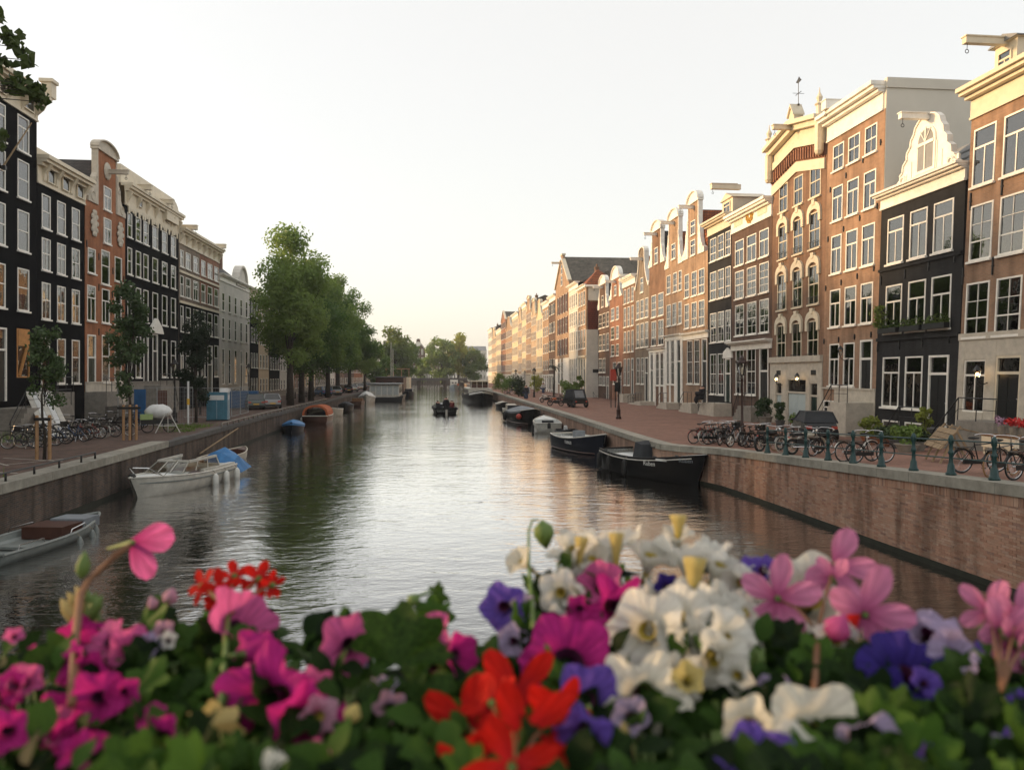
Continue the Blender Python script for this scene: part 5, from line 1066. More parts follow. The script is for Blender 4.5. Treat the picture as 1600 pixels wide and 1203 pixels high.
# --- the sloop under way
HS = Hull(7.8,3.0,.72,.4,.9,.3,2.4,.5); SLOOP = boat('open_sloop', 'black sloop motoring away down the middle of the canal with people aboard', 'boat', (1.15,102,0), head(1.15,102,.6,110), HS, M['hull_black'], M['hull_grey'], M['rubber'], .2, None, .78, (.15,.3,.5)); MB().box(-.12,.12,-4.1,-3.88,-.3,.5).build('rudder', M['hull_white'], SLOOP)
for s in (1,-1): MB().tube([(s*(HS.b(u)+.06), HS.y(u,.5), HS.h(u)-.12) for u in TS[:-1]], .11, 6).build('rubber_fender_rope', M['rubber'], SLOOP)
MB().box(-1.2,1.2,-3.6,-3.0,.45,.6).build('stern_cushion', M['canvas_grey'], SLOOP)
# --- left bank
HL = Hull(5.2,2.0,.28,.12,.85,.25,2.0,.7); t = boat('open_motorboat', 'grey open workboat with silver handrails, nearest on the left quay', 'boat', (-11.6,23.9,0), head(-11.95,21,-11.0,27), HL, M['hull_grey'], M['hull_grey'], M['hull_grey'], .08, LB, None, (.28,.62), wood=M['hull_grey'])
for s in (1,-1):
    for u0, u1 in ((.1,.28),(.5,.68)): MB().tube([(s*(HL.b(u0)-.03),HL.y(u0),HL.h(u0)+.03),(s*(HL.b(u0)-.03),HL.y(u0)+.05,HL.h(u0)+.16),(s*(HL.b(u1)-.03),HL.y(u1)-.05,HL.h(u1)+.16),(s*(HL.b(u1)-.03),HL.y(u1),HL.h(u1)+.03)], .018, 5).build('handrail', M['chrome'], t)
MB().tube([(H,0,0) for H in (0,)]+[(0,.01,0)], .01, 4); MB().box(-.7,.55,.2,1.3,.1,.46).build('rusty_engine_box', M['hull_brown'], t); MB().box(-.5,.6,1.2,2.0,.2,.52).build('folded_cover', M['canvas_grey'], t)
for u in (.55,.72,.84): fender(t, HL, u, 1, M['hull_grey'], .09, .2)
H0 = Hull(5.0,1.9,.6,.3,.8,.25,2,.5); t = boat('covered_dinghy', 'blue covered boat whose bow shows at the left frame edge', 'boat', (-12.2,18.2,0), head(-12.3,16,-12.1,20), H0, M['hull_grey'], M['hull_grey'], M['hull_grey'], .2, LB); cover(t, H0, M['canvas_blue'], .05, .98, .3)
HC = Hull(6.5,2.4,.66,.2,.85,.3,2.3,.5); t = boat('cabin_cruiser', 'white cabin cruiser with wraparound windows and white fenders by the left quay', 'boat', (-11.3,35.4,0), head(-10.55,38.7,-12.1,32.3), HC, M['hull_white'], M['liner_white'], M['hull_white'], .3, LB, .52)
MB().tube([(HC.b(u)+.01, HC.y(u,.5), HC.h(u)*.72) for u in TS[:-1]], .035, 5).build('rubbing_strake', M['hull_grey'], t); MB().tube([(-HC.b(u)-.01, HC.y(u,.5), HC.h(u)*.72) for u in TS[:-1]], .035, 5).build('rubbing_strake', M['hull_grey'], t)
b = MB(); q = [(-.86,1.15,.80),(-.98,-1.7,.76),(.98,-1.7,.76),(.86,1.15,.80)]; r = [(-.72,.45,1.2),(-.85,-1.6,1.24),(.85,-1.6,1.24),(.72,.45,1.2)]
for i in (0,2,3): j=(i+1)%4; b.poly([q[i],q[j],r[j],r[i]])
w_ = b.build('windscreen', M['smoke_glass'], t); fr = MB()
for i, j in ((0,1),(2,3),(3,0)):
    fr.bar(r[i],r[j],.10,.10)
    for f in (0,.33,.66,1): A = Vector(q[i]).lerp(Vector(q[j]),f); B_ = Vector(r[i]).lerp(Vector(r[j]),f); fr.bar(A,B_,.035,.05)
fr.build('windscreen_frame', M['hull_white'], w_); MB().box(-.95,.95,-1.6,.6,.32,.7).build('cockpit_seat', M['hull_brown'], t)
for s in (1,-1): MB().box(s*.9-.14,s*.9+.14,-3.0,-.2,.68,.80).build('side_deck', M['hull_white'], t)
for u in (.06,.24,.4): fender(t, HC, u, -1, M['fender_white'], .14, .55)
MB().tube([(-.6,2.3,.85),(-.45,2.9,1.2),(0,3.3,1.25),(.45,2.9,1.2),(.6,2.3,.85)], .022, 5).build('bow_rail', M['chrome'], t); MB().lathe([(.12,0),(.12,.1),(.05,.14),(.05,.2)],8,(.3,-2.6,.78)).build('vent', M['iron'], t); MB().sphere((0,3.35,.9),(.18,.12,.14),8,5).build('anchor', M['iron'], t)
rope_line(t, [(-.3,3.0,1.1),(-1.1,2.9,.9),(-1.5,2.6,1.5)])
d = MB(); NX, NY = 7, 5; V = [[d.vert((i/(NX-1)-.5)*2.1, (j/(NY-1)-.5)*1.5, .35+.75*(1-abs(i/(NX-1)-.45)*1.9)*(1-abs(j/(NY-1)-.5)*1.1)+random.uniform(-.08,.08)-(.45 if j in (0,NY-1) or i in (0,NX-1) else 0)) for j in range(NY)] for i in range(NX)]
for i in range(NX-1):
    for j in range(NY-1): d.face((V[i][j],V[i+1][j],V[i+1][j+1],V[i][j+1]))
tg = thing('tarpaulin', 'bright blue tarpaulin heaped over the cruiser stern', 'tarpaulin', (-10.45,39.6,.35), -.2); d.build('cloth', M['canvas_blue'], tg)
HD = Hull(4.6,1.75,.42,.2,.8,.2,2.2,.3); t = boat('rowing_dinghy', 'cream dinghy with brown inside beyond the blue tarpaulin', 'boat', (-11.9,45.6,0), head(-12.4,43,-11.6,48), HD, M['hull_cream'], M['hull_brown'], M['hull_cream'], .15, LB, .8, (.4,)); MB().tube([(-.9,-1.5,.6),(-.6,2.9,1.7)], .04, 6).build('oar', M['wood'], t)
HE = Hull(4.8,1.9,.55,.3,.8,.2,2,.5); t = boat('covered_dinghy', 'small boat under a taut sky blue cover on the left quay', 'boat', (-12.5,69.5,0), head(-12.8,72,-12.2,67), HE, M['hull_navy'], M['hull_navy'], M['hull_navy'], .2, LB); cover(t, HE, M['canvas_blue'], .03, .99, .42)
HO = Hull(6.2,2.7,.8,.35,.9,.3,2.3,.4); t = boat('hooded_boat', 'brown boat with an arched orange canvas hood', 'boat', (-12.0,82,0), head(-12.2,79,-12,85), HO, M['hull_brown'], M['hull_brown'], M['hull_white'], .2, LB, .75)
b = MB(); A0 = [(1.2*cos(a), .75+1.05*sin(a)**.7) for a in [pi*i/12 for i in range(13)]]
for y0, y1 in ((-2.6,-1.9),(-1.9,1.0)):
    for (xa,za),(xb,zb_) in zip(A0, A0[1:]): b.poly([(xa,y0,za),(xb,y0,zb_),(xb,y1,zb_+.05),(xa,y1,za+.05)])
for (xa,za),(xb,zb_) in zip(A0, A0[1:]): b.bar((xa,-2.6,za),(xb,-2.6,zb_),.25,.2)
b.build('canvas_hood', M['canvas_orange'], t); MB().prism([(-1.0,.7),(1.0,.7),(.85,1.5),(-.85,1.5)], -2.3, -2.25).build('hood_window', M['smoke_glass'], t); fender(t, HO, .1, -1, M['fender_white'])
t = boat('small_motorboat', 'cream open boat half hidden behind the orange hooded boat', 'boat', (-12.2,95,0), head(-12.3,98,-12.1,92), Hull(5,2,.75,.3,.85,.2,2.2,.4), M['hull_cream'], M['hull_cream'], M['hull_white'], .2, LB, .7)
t = boat('small_motorboat', 'black covered boat past the cream one on the left quay', 'boat', (-12.4,109,0), head(-12.5,112,-12.2,106), Hull(5.6,2.1,.7,.3,.85,.2,2.2,.4), M['hull_black'], M['hull_black'], M['hull_black'], .2, LB); cover(t, Hull(5.6,2.1,.7,.3,.85,.2,2.2,.4), M['canvas_black'], .05, .95, .5)
t = boat('small_motorboat', 'brown wooden boat with low cabin before the white covered boat', 'boat', (-12.3,124,0), head(-12.4,120,-12.2,128), Hull(7.0,2.3,.75,.3,.85,.2,2.2,.4), M['hull_brown'], M['varnish'], M['hull_brown'], .2, LB, .7); MB().box(-.8,.8,-.5,1.4,.4,1.2).build('cabin', M['varnish'], t)
HV = Hull(8.0,3.0,1.0,.5,.8,.3,2.2,.6); t = boat('covered_sloop', 'boat wrapped in a white canvas next to the white houseboat', 'boat', (-12.0,137,0), head(-12.2,142,-11.6,132), HV, M['hull_white'], M['hull_white'], M['hull_grey'], .3, LB); cover(t, HV, M['canvas_white'], .02, .97, 1.0, over=.06)
# houseboat
t = thing('houseboat', 'white panelled houseboat with flat roof on a dark hull by the left quay', 'houseboat', (-9.3,151,0), 0)
b = MB(); b.prism([(-2.9,0-.6),(3.0,-.6),(3.4,1.05),(3.0,.95),(1.5,.75),(-2.9,.65)], -7.5, 7.5); b.build('hull', M['hull_black'], t); c = MB().box(-2.75,2.6,-7.1,7,.78,3.1).build('cabin_wall', M['hull_white'], t)
for i in range(6): x = -2.7+i*1.05; MB().box(x-.06,x+.06,-7.16,-7.102,1.0,3.05).build('wall_batten', M['liner_white'], c)
for i in range(5): x = -2.7+i*1.05; MB().box(x+.12,x+.93,-7.13,-7.103,1.25 if i else 1.9,2.85).build('wall_panel', plain('pale_grey_panel', (.46,.5,.5), .5) if 'pale_grey_panel' not in bpy.data.materials else bpy.data.materials['pale_grey_panel'], c)
MB().box(-3.3,2.9,-7.5,7.4,3.1,3.26).build('roof', M['black_paint'], t); [MB().box(2.602,2.64,y-.6,y+.6,1.5,2.6).build('window', M['smoke_glass'], c) for y in (-5,-2,1,4)]
t = thing('houseboat', 'dark brown flat roofed houseboat behind the white one', 'houseboat', (-9.8,178,0), 0); MB().box(-3.4,3.2,-9,9,-.6,1.0).build('hull', M['hull_black'], t); c = MB().box(-3.1,2.9,-8.6,8.6,1.0,4.3).build('cabin_wall', M['hull_brown'], t); MB().box(-3.5,3.3,-9,9,4.3,4.5).build('roof', M['dark_stone'], t); [MB().box(x-.5,x+.5,-8.66,-8.61,2.0,3.4).build('window', M['smoke_glass'], c) for x in (-1.8,0,1.8)]
t = thing('houseboat', 'timber topped pale houseboat far down the left quay', 'houseboat', (-9.6,206,0), 0); MB().box(-3.4,3.4,-8,8,-.6,1.2).build('hull', M['hull_grey'], t); c = MB().box(-3.0,3.0,-7.6,7.6,1.2,4.2).build('cabin_wall', M['cream'], t); f = MB(); [f.box(x-.1,x+.1,-7.5,-7.3,4.2,6.3) for x in (-2.9,-1,1,2.9)]; f.box(-3.1,3.1,-7.55,-7.25,6.3,6.5); f.build('timber_frame', M['post_wood'], t); [MB().box(x-.5,x+.5,-7.66,-7.61,2.2,3.4).build('window', M['black_paint'], c) for x in (-1.5,1.2)]
t = boat('small_motorboat', 'dark workboat beyond the houseboats near the far bend', 'boat', (-5.9,172,0), pi, Hull(7,2.4,1.0,.4,.9,.2,2.2,.4), M['hull_navy'], M['hull_black'], M['rubber'], .3, LB); MB().box(-.8,.8,-1,1.2,.5,1.8).build('cabin', M['hull_navy'], t)
for px, yb, yt in ((611,592,535),(614,590,545)):
    t = thing('mast', 'pale sailing mast rising behind the white houseboat' if px == 611 else 'shorter thin mast next to the taller one by the houseboats', 'mast', tuple(at(px, 601, 190)[:2])+(0,)); MB().tube([(0,0,0),(0,0,5+(HY-yt)/FPX*190)], [.12,.07], 6).build('spar', M['hull_white'], t)
# ------------------------------------------------------------------ trees and plants
M['leaf_big'] = leafmat('elm_leaf', (.075,.145,.03), (.22,.31,.075), .55, scale=.35); M['leaf_dark'] = leafmat('dark_leaf', (.014,.028,.012), (.042,.07,.024), .3, scale=.8)
M['leaf_young'] = leafmat('young_tree_leaf', (.035,.068,.024), (.09,.14,.05), .35, scale=1.2); M['leaf_gold'] = leafmat('lime_leaf', (.13,.19,.035), (.33,.35,.06), .45, scale=.3); M['leaf_mid'] = leafmat('mid_green_leaf', (.06,.12,.026), (.16,.24,.05), .4, scale=.4)
def leaf_cloud(mb, clumps, n, size, rnd, droop=.25):
    tot = sum(c[1]**2 for c in clumps)
    for c, r in clumps:
        k = max(6, int(n*r*r/tot))
        for i in range(k):
            d = Vector((rnd.gauss(0,1), rnd.gauss(0,1), rnd.gauss(0,.85))).normalized(); q = c + d*r*(rnd.random()**.42)*rnd.uniform(.75,1.12)
            nrm = (d*.6 + Vector((rnd.uniform(-1,1), rnd.uniform(-1,1), rnd.uniform(-.4,1)))).normalized(); a = nrm.cross(Vector((rnd.uniform(-1,1),rnd.uniform(-1,1),rnd.uniform(-1,1)))).normalized(); b = nrm.cross(a)
            s = size*rnd.uniform(.6,1.35); i0 = len(mb.v)
            mb.v += [tuple(q-a*s), tuple(q+b*s*.55-a*s*.1), tuple(q+a*s), tuple(q-b*s*.55-a*s*.1)]; mb.f.append((i0,i0+1,i0+2,i0+3)); mb.m.append(0)
def crown_clumps(rnd, cz, rx, rz, n, r0, r1, lean=(0,0)):
    out = []
    for i in range(n):
        d = Vector((rnd.gauss(0,1), rnd.gauss(0,1), rnd.gauss(0,1))).normalized()*(rnd.random()**.45); prof = 1-.35*max(0,d.z)-.15*max(0,-d.z)
        out.append((Vector((d.x*rx*prof+lean[0]*d.z, d.y*rx*prof+lean[1]*d.z, cz+d.z*rz)), rnd.uniform(r0,r1)))
    return out
def trunk_mesh(rnd, H, r, forks, base_h, wob=.15):
    b = MB(); path = [(wob*sin(i*1.7+r*9)*i/4, wob*cos(i*1.3)*i/5, H*i/5) for i in range(6)]; b.tube(path, [r*1.25, r, r*.86, r*.7, r*.5, r*.25], 8)
    for c, cr in forks:
        z0 = base_h + (c.z-base_h)*.35*rnd.uniform(.6,1.2); z0 = max(base_h*.8, min(z0, H*.85)); p0 = Vector((0,0,z0)); m = p0.lerp(c, .5)+Vector((0,0,-.08*(c-p0).length)); b.tube([p0,m,c], [r*.34, r*.2, r*.05], 5)
    return b
def tree_proto(seed, H, rx, base, n, size, ncl, r0, r1, leaf, tr, lean=(0,0), cz=None, rz=None):
    rnd = random.Random(seed); rz = rz or (H-base)/2; cz = cz or base+rz; cl = crown_clumps(rnd, cz, rx, rz, ncl, r0, r1, lean); mb = MB(); leaf_cloud(mb, cl, n, size, rnd)
    return mb.mesh('crown', leaf), trunk_mesh(rnd, H*.8, tr, cl[:9], base).mesh('trunk', M['bark'], True)
def plant_tree(name, label, loc, meshes, rz=0, s=1, group=None, cat='tree'):
    t = thing(name, label, cat, loc, rz, group); link('crown', meshes[0], t); link('trunk', meshes[1], t); t.scale = s if isinstance(s, tuple) else (s,s,s); return t
big = [tree_proto(1, 18.6, 4.6, 3.5, 22000, .175, 64, 1.0, 1.9, M['leaf_big'], .34), tree_proto(2, 17.2, 4.4, 3.3, 20000, .175, 60, 1.0, 1.9, M['leaf_big'], .32), tree_proto(3, 15.6, 4.6, 3.2, 20000, .18, 58, 1.0, 1.8, M['leaf_big'], .3)]
G_ = 'big elms along the left quay'
for px, Y, m, s, rz, lab in ((460,85,0,1.0,0,'tallest leafy elm, nearest of the big quayside trees'), (477,93,1,1.0,1.2,'second big elm, its crown merged with the tallest one'), (491,99,2,1.06,2.4,'third big elm with a forked leaning trunk'),
    (516,113,1,1.0,3.3,'fourth big elm in front of the red brick house'), (531,126,0,1.0,4.4,'fifth big elm with a straight slim trunk'), (549,141,2,1.12,5.1,'last and farthest big elm of the quayside row'), (572,160,2,.82,.7,'smaller elm sticking out past the big row')):
    plant_tree('elm_tree', lab, ((px-680)*Y/FPX, Y, ST), big[m], rz, s, G_)
yt = tree_proto(11, 5.3, .85, 1.9, 2600, .085, 26, .22, .42, M['leaf_young'], .055); plant_tree('young_tree', 'slender young tree between two wooden stakes by the parked bicycles', (-15.35,32.0,ST), yt)
yt2 = tree_proto(12, 8.4, 1.1, 2.3, 4200, .10, 34, .28, .5, M['leaf_young'], .07); plant_tree('young_tree', 'taller loose young tree staked in front of the black double house', (-15.5,41.0,ST), yt2)
yt3 = tree_proto(13, 8.0, 1.15, 1.2, 6500, .10, 36, .38, .62, M['leaf_dark'], .09); plant_tree('dense_tree', 'dense dark evergreen standing beside the blue toilet cabin', (-16.6,55.5,ST), yt3)
def stakes(x, y, label, n=2, h=1.75):
    t = thing('tree_stakes', label, 'stakes', (x,y,ST))
    for i in range(n): MB().lathe([(.07,0),(.068,h-.05),(.05,h)], 8).build('stake', M['post_wood'], t, loc=((i-(n-1)/2)*(.46 if n == 2 else .3),.03*i,0))
    MB().box(-.26*(n-1)-.05,.26*(n-1)+.05,-.085,-.075,h-.22,h-.1).build('tie_strap', M['rubber'], t)
stakes(-15.35,31.9,'two wooden stakes tied round the nearest young tree'); stakes(-15.5,40.9,'three wooden stakes round the taller young tree',3,1.8)
far = [tree_proto(21, 17, 5.5, 2.5, 5200, .42, 34, 1.4, 2.4, M['leaf_gold'], .35), tree_proto(22, 15, 5.5, 2.5, 5200, .42, 34, 1.4, 2.4, M['leaf_mid'], .35)]
for px, Y, m, s, rz, lab in ((618,262,0,1.12,0,'golden green tree at the left end of the canal'), (634,274,1,1.05,1.5,'dull green tree beside the golden one at the left'), (690,330,1,1.35,.4,'broad green tree left of the middle group beyond the bridge'), (716,335,0,1.28,2,'golden topped tree in the middle group beyond the bridge'), (741,328,1,1.0,3,'dark tree against the right houses beyond the bridge'), (660,345,1,.75,2.2,'low tree in front of the gabled end house')):
    plant_tree('lime_tree', lab, ((px-680)*Y/FPX, Y, ST if Y < 290 else .6), far[m], rz, s, 'trees at the far end of the canal')
wl = tree_proto(23, 8, 3.6, .8, 4200, .30, 30, .9, 1.5, M['leaf_mid'], .2)
plant_tree('willow', 'low bright green willow leaning over the left bank', ((598-680)*200/FPX, 200, ST-.3), wl, 0, 1.05)
def shrub(label, loc, r, h, leaf, n=700, s=.07, cat='shrub', pot=None, name='shrub', group=None, seed=None):
    t = thing(name, label, cat, loc, 0, group); rnd = random.Random(seed or sum(map(ord, label))); z = 0
    if pot: MB().lathe([(r*.5,0),(r*.72,pot),(r*.8,pot),(r*.8,pot+.04)], 10).build('pot', random.choice((M['terracotta'], M['dark_stone'], M['stone'])), t); z = pot
    mb = MB(); cl = [(Vector((rnd.uniform(-1,1)*r*.6, rnd.uniform(-1,1)*r*.6, z+h*rnd.uniform(.15,.85))), r*rnd.uniform(.3,.55)) for _ in range(12)]; leaf_cloud(mb, cl, n, s, rnd); mb.build('foliage', leaf, t)
    st = MB(); [st.tube([(0,0,z-.02), tuple(c)], [.02,.008], 4) for c, _ in cl[:5]]; st.build('stem', M['bark'], t); return t
M['terracotta'] = plain('terracotta', (.30,.11,.05), .85, .2, 5)
def gnd(px, py, h=ST): return at(px, py, (EYE-h)*FPX/(py-HY))
def on(X, px): Y, d = on_x(px, X); return (X, Y)
for lab, px, X, r, h, lf, pot in (('round bush in a stone tub beside the pale arched doors', 1196, 21.9, .65, 1.3, 'leaf_young', .5), ('upright green bush right of the round tubbed one', 1219, 21.8, .42, 1.3, 'leaf_young', .4), ('low bushy plants at the foot of the pale blue doors', 1243, 22.6, .5, .5, 'leaf_mid', .25),
    ('yellow green potted shrub below the charcoal house', 1358, 20.6, .5, 1.1, 'leaf_gold', .35), ('dark potted shrub right of the yellow green one', 1380, 20.2, .5, .6, 'leaf_dark', .35), ('green potted plant in the middle of the terrace row', 1403, 20.0, .5, .6, 'leaf_young', .35), ('dark spreading plant beside the wooden bench', 1432, 19.6, .55, .6, 'leaf_dark', .35), ('tall thin plant beside the black front door', 1443, 21.5, .35, 1.6, 'leaf_gold', .4), ('fern like plant under the railing posts', 1417, 18.6, .6, .7, 'leaf_mid', .3)):
    x, y = on(X, px); shrub(lab, (x,y,hR(y)), r, h, M[lf], 900, .08, 'shrub', pot, 'potted_plant', 'potted plants along the right house fronts')
for lab, px, Y, r, h, lf in (('dense bush by the right quay next to the barge', 797, 128, 1.9, 3.2, 'leaf_mid'), ('second dense bush just before the A-board', 811, 116, 1.7, 3.0, 'leaf_dark'), ('yellowish shrub past the lantern on the right street', 840, 140, 1.5, 3.2, 'leaf_gold'), ('leafy bush left of the three wheeler', 893, 96, 1.5, 2.6, 'leaf_mid'), ('tall thin bush behind the three wheeler', 906, 100, .9, 3.6, 'leaf_gold'), ('distant shrub at the start of the far right quay', 779, 168, 1.8, 4.0, 'leaf_gold')):
    shrub(lab, ((px-680)*Y/FPX, Y, ST), r, h, M[lf], 1100, .16)
def palm(label, px, Y, h):
    t = thing('palm', label, 'palm', ((px-680)*Y/FPX, Y, ST)); MB().tube([(0,0,0),(.1,0,h*.5),(.05,0,h)], [.16,.13,.1], 7).build('trunk', M['bark'], t); b = MB()
    for i in range(16):
        a = 2*pi*i/16; up = random.uniform(-.2,.6); prev = None
        for j in range(5):
            r = 1.5*(j+1)/5; z = h+up*r-.45*r*r*.6; c = Vector((.05+cos(a)*r, sin(a)*r, z)); sd = Vector((-sin(a),cos(a),0))*.17*(1-j/5.5)
            if prev: b.poly([tuple(prev[0]-prev[1]), tuple(prev[0]+prev[1]), tuple(c+sd), tuple(c-sd)])
            prev = (c, sd)
    b.build('fronds', M['leaf_dark'], t)
palm('potted looking palm in front of the warehouse', 866, 112, 4.6)
# grass tufts
rnd = random.Random(5); b = MB()
for cx, cy, r, n, hh in ((-14.5,24.2,1.3,900,.30),(-15.6,23.3,1.0,500,.25),(-15.2,50.5,2.0,500,.22),(-14.6,47,1.0,200,.18),(-21,40.5,1.6,260,.4)):
    for i in range(n):
        x, y = cx+rnd.gauss(0,r*.5), cy+rnd.gauss(0,r*.5); a = rnd.uniform(0,6.28); h = hh*rnd.uniform(.5,1.4); dx, dy = cos(a)*.02, sin(a)*.02; lx, ly = rnd.uniform(-.1,.1), rnd.uniform(-.1,.1)
        if x > wall_x(LW,y)-.85: continue
        b.poly([(x-dx,y-dy,ST-.01),(x+dx,y+dy,ST-.01),(x+lx,y+ly,ST+h)])
tag(b.build('grass', M['leaf_mid']), kind='stuff')
# branch of the linden that reaches in from the left bank
t = thing('linden_tree', 'leafy linden branches hanging into the top left corner', 'tree', (-14.6,15.2,ST)); rnd = random.Random(31)
tr = MB(); tr.tube([(0,0,0),(.1,.2,3),(.0,.4,6),(.2,.5,9.5),(.3,.6,12.5)], [.3,.25,.2,.14,.06], 9); ends = []
def tgt(px, py, d): return at(px, py, d) - Vector((-14.6,15.2,ST))
tips = [(8,58,17.2),(30,75,17.2),(44,95,17.0),(-6,22,17.5),(20,60,17.6),(5,100,17),(15,125,17.1),(32,130,16.9),(48,138,17.0),(62,150,17.1),(66,160,17.1),(20,133,17.3),(40,128,17.4),(55,143,17.0),(4,215,17.4),(-8,225,17.6),(-12,140,17.8),(-30,90,17.6),(-40,150,17.5)]
for px, py, d in tips:
    e = tgt(px,py,d); s0 = Vector((.1,.4,min(10.5,max(5,e.z-1.2)))); tr.tube([s0, s0.lerp(e,.55)+Vector((0,0,.35)), e], [.05,.025,.008], 5); ends.append(e)
tr.build('trunk', M['bark'], t, True); lf = MB()
for e in ends:
    for i in range(13):
        c = e + Vector((rnd.gauss(0,.09), rnd.gauss(0,.12), rnd.gauss(0,.08))); a = Vector((rnd.uniform(-1,1),rnd.uniform(-1,1),rnd.uniform(-1.2,-.2))).normalized(); n_ = a.cross(Vector((rnd.uniform(-1,1),rnd.uniform(-1,1),.3))).normalized(); s = rnd.uniform(.075,.13); bn = a.cross(n_)*.04
        lf.poly([tuple(c-a*s), tuple(c-a*s*.4+n_*s*.75+bn), tuple(c+a*s*.5+n_*s*.5), tuple(c+a*s*1.3), tuple(c+a*s*.5-n_*s*.5), tuple(c-a*s*.4-n_*s*.75+bn)])
cl = [(Vector((rnd.gauss(-.5,1.8), rnd.gauss(-.5,1.8), rnd.uniform(7,13))), rnd.uniform(.6,1.1)) for _ in range(26)]
cl = [c for c in cl if (Vector(c[0])+Vector((-14.6,15.2,0))).x < -13.2 and c[0].y < .3]
leaf_cloud(lf, cl, 2600, .13, rnd); M['leaf_linden'] = leafmat('linden_leaf', (.03,.055,.014), (.09,.12,.03), .4, scale=2); lf.build('crown', M['leaf_linden'], t)
# ------------------------------------------------------------------ lamps, railings, furniture
def lantern_parts(t, h, arms=True, lit=False, basemat='iron'):
    m = M[basemat]
    MB().lathe([(.21,0),(.21,.12),(.16,.18),(.15,.62),(.17,.66),(.11,.74),(.09,.95),(.10,1.0),(.065,1.05),(.05,h-1.15),(.07,h-1.12),(.045,h-1.05),(.04,h-.92)], 8).build('pole', m, t, True)
    if arms: MB().box(-.38,.38,-.02,.02,h-1.22,h-1.18).build('ladder_bar', m, t)
    g = MB(); z0, z1 = h-.9, h-.36; lo, hi = .13, .25
    for i in range(6):
        a0, a1 = 2*pi*i/6, 2*pi*(i+1)/6; g.poly([(lo*cos(a0),lo*sin(a0),z0),(lo*cos(a1),lo*sin(a1),z0),(hi*cos(a1),hi*sin(a1),z1),(hi*cos(a0),hi*sin(a0),z1)])
    L_ = MB().lathe([(.14,h-.93),(.14,h-.9),(.05,h-.905)], 6).lathe([(.27,h-.36),(.29,h-.33),(.16,h-.2),(.14,h-.12),(.17,h-.1),(.06,h-.04),(.03,h+.06)], 6)
    for i in range(6): a = 2*pi*i/6; L_.bar((lo*cos(a),lo*sin(a),z0),(hi*cos(a),hi*sin(a),z1),.022); L_.box(.27*cos(a)-.02,.27*cos(a)+.02,.27*sin(a)-.02,.27*sin(a)+.02,h-.33,h-.22)
    o = L_.build('lantern', m, t); g.build('lantern_glass', M['glass_lamp'], o); MB().lathe([(.03,h-.88),(.05,h-.7),(.03,h-.55)], 6).build('bulb', M['lamp_lit'] if lit else M['blind'], o)
def lamp(label, loc, h=4.15, group='lantern posts along the canal', basemat='iron'):
    t = thing('street_lamp', label, 'street lamp', loc, random.uniform(0,1), group); lantern_parts(t, h, True, False, basemat); return t
M['brown_iron'] = plain('dark_brown_iron', (.035,.014,.010), .45, .3, 6)
LP = lamp('dark lantern post standing alone in the middle of the brick street', tuple(gnd(966.5,654.5)), 4.15, basemat='brown_iron'); MB().box(-.30,-.02,-.16,.16,2.05,2.75).build('black_box', M['black_paint'], LP, rz=0)
lamp('tall lantern post rising among the bicycles on the right', tuple(gnd(1159.5,695,hR(34))[:2])+(hR(34),), 4.2, basemat='brown_iron')
for lab, px, py in (('lantern post beside the A-board on the right street', 834.5, 620.5), ('slim lantern post in front of the white fronted house', 882, 614), ('distant lantern post near the barge', 806, 612), ('farther lantern post in front of the yellowish shrub', 820, 607)): lamp(lab, tuple(gnd(px,py)), 4.3)
for lab, px, X in (('lantern post right of the staked trees on the left street', 273, -18.0), ('lantern post in front of the dark and cream houses', 388.5, -18.5), ('lantern post between the first big trunks', 452, -20), ('lantern post behind the fourth big trunk', 510, -19)):
    Y, d = on_x(px, X); lamp(lab, (X, Y, ST), 4.4)
def wall_lamp(h, px, py, label, lit=True):
    x, z = h.x(px, 2), h.z(px, py); o = MB(); o.tube([(0,0,0),(0,-.3,-.12),(0,-.5,.02),(0,-.52,.2)], .025, 5); o = o.build('wall_lamp', M['iron'], h, loc=(x,0,z)) if not isinstance(h, House) else o.build('wall_lamp', M['iron'], h.root, loc=(x,0,z))
    g = MB(); g.lathe([(.08,.2),(.15,.5)], 6, (0,-.52,0), cap=False); g.build('lantern_glass', M['glass_lamp'], o); MB().lathe([(.17,.5),(.1,.62),(.03,.72)], 6, (0,-.52,0)).build('lantern_cap', M['iron'], o); MB().lathe([(.09,.17),(.09,.2)], 6, (0,-.52,0)).build('lantern_base', M['iron'], o); MB().sphere((0,-.52,.34), .06, 8, 5).build('bulb', M['lamp_lit'] if lit else M['blind'], o)
for hh, px, py, lit in ((houseG,1549,597,True), (houseD,1225,600,True), (houseD,1258,600,True), (houseE,1328,560,False)): wall_lamp(hh, px, py, '', lit)
# railing of the right quay
def railing(name, label, pts, h, mat, rails, post):
    t = thing(name, label, 'railing', pts[0])
    o0 = Vector(pts[0]); me = post.mesh('post', mat, True)
    for p in pts: link('post', me, t, tuple(Vector(p)-o0))
    for zz, r in rails: 
        for a, c in zip(pts, pts[1:]): MB().tube([tuple(Vector(a)-o0+Vector((0,0,zz))), tuple(Vector(c)-o0+Vector((0,0,zz)))], r, 6).build('rail', mat, t)
    return t
pts = []
for i in range(13): y = 28.9-1.47*i; pts.append((wall_x(RW,y)+.30, y, hR(y)+.02))
post = MB().lathe([(.13,0),(.13,.05),(.10,.09),(.082,.26),(.06,.30),(.05,.36),(.05,.52),(.07,.56),(.07,.60),(.047,.64),(.047,.80),(.066,.83),(.066,.90),(.07,.94),(.05,1.0),(.025,1.04)], 8)
railing('quay_railing', 'dark green iron railing with turned posts on the right quay edge', pts, 1.05, M['green_iron'], ((.90,.022),(.44,.02)), post)
pts = [(wall_x(LW,y)-.18, y, ST+.06) for y in (20.0,21.7,23.4,25.1,26.8,28.5,30.2,31.4)]
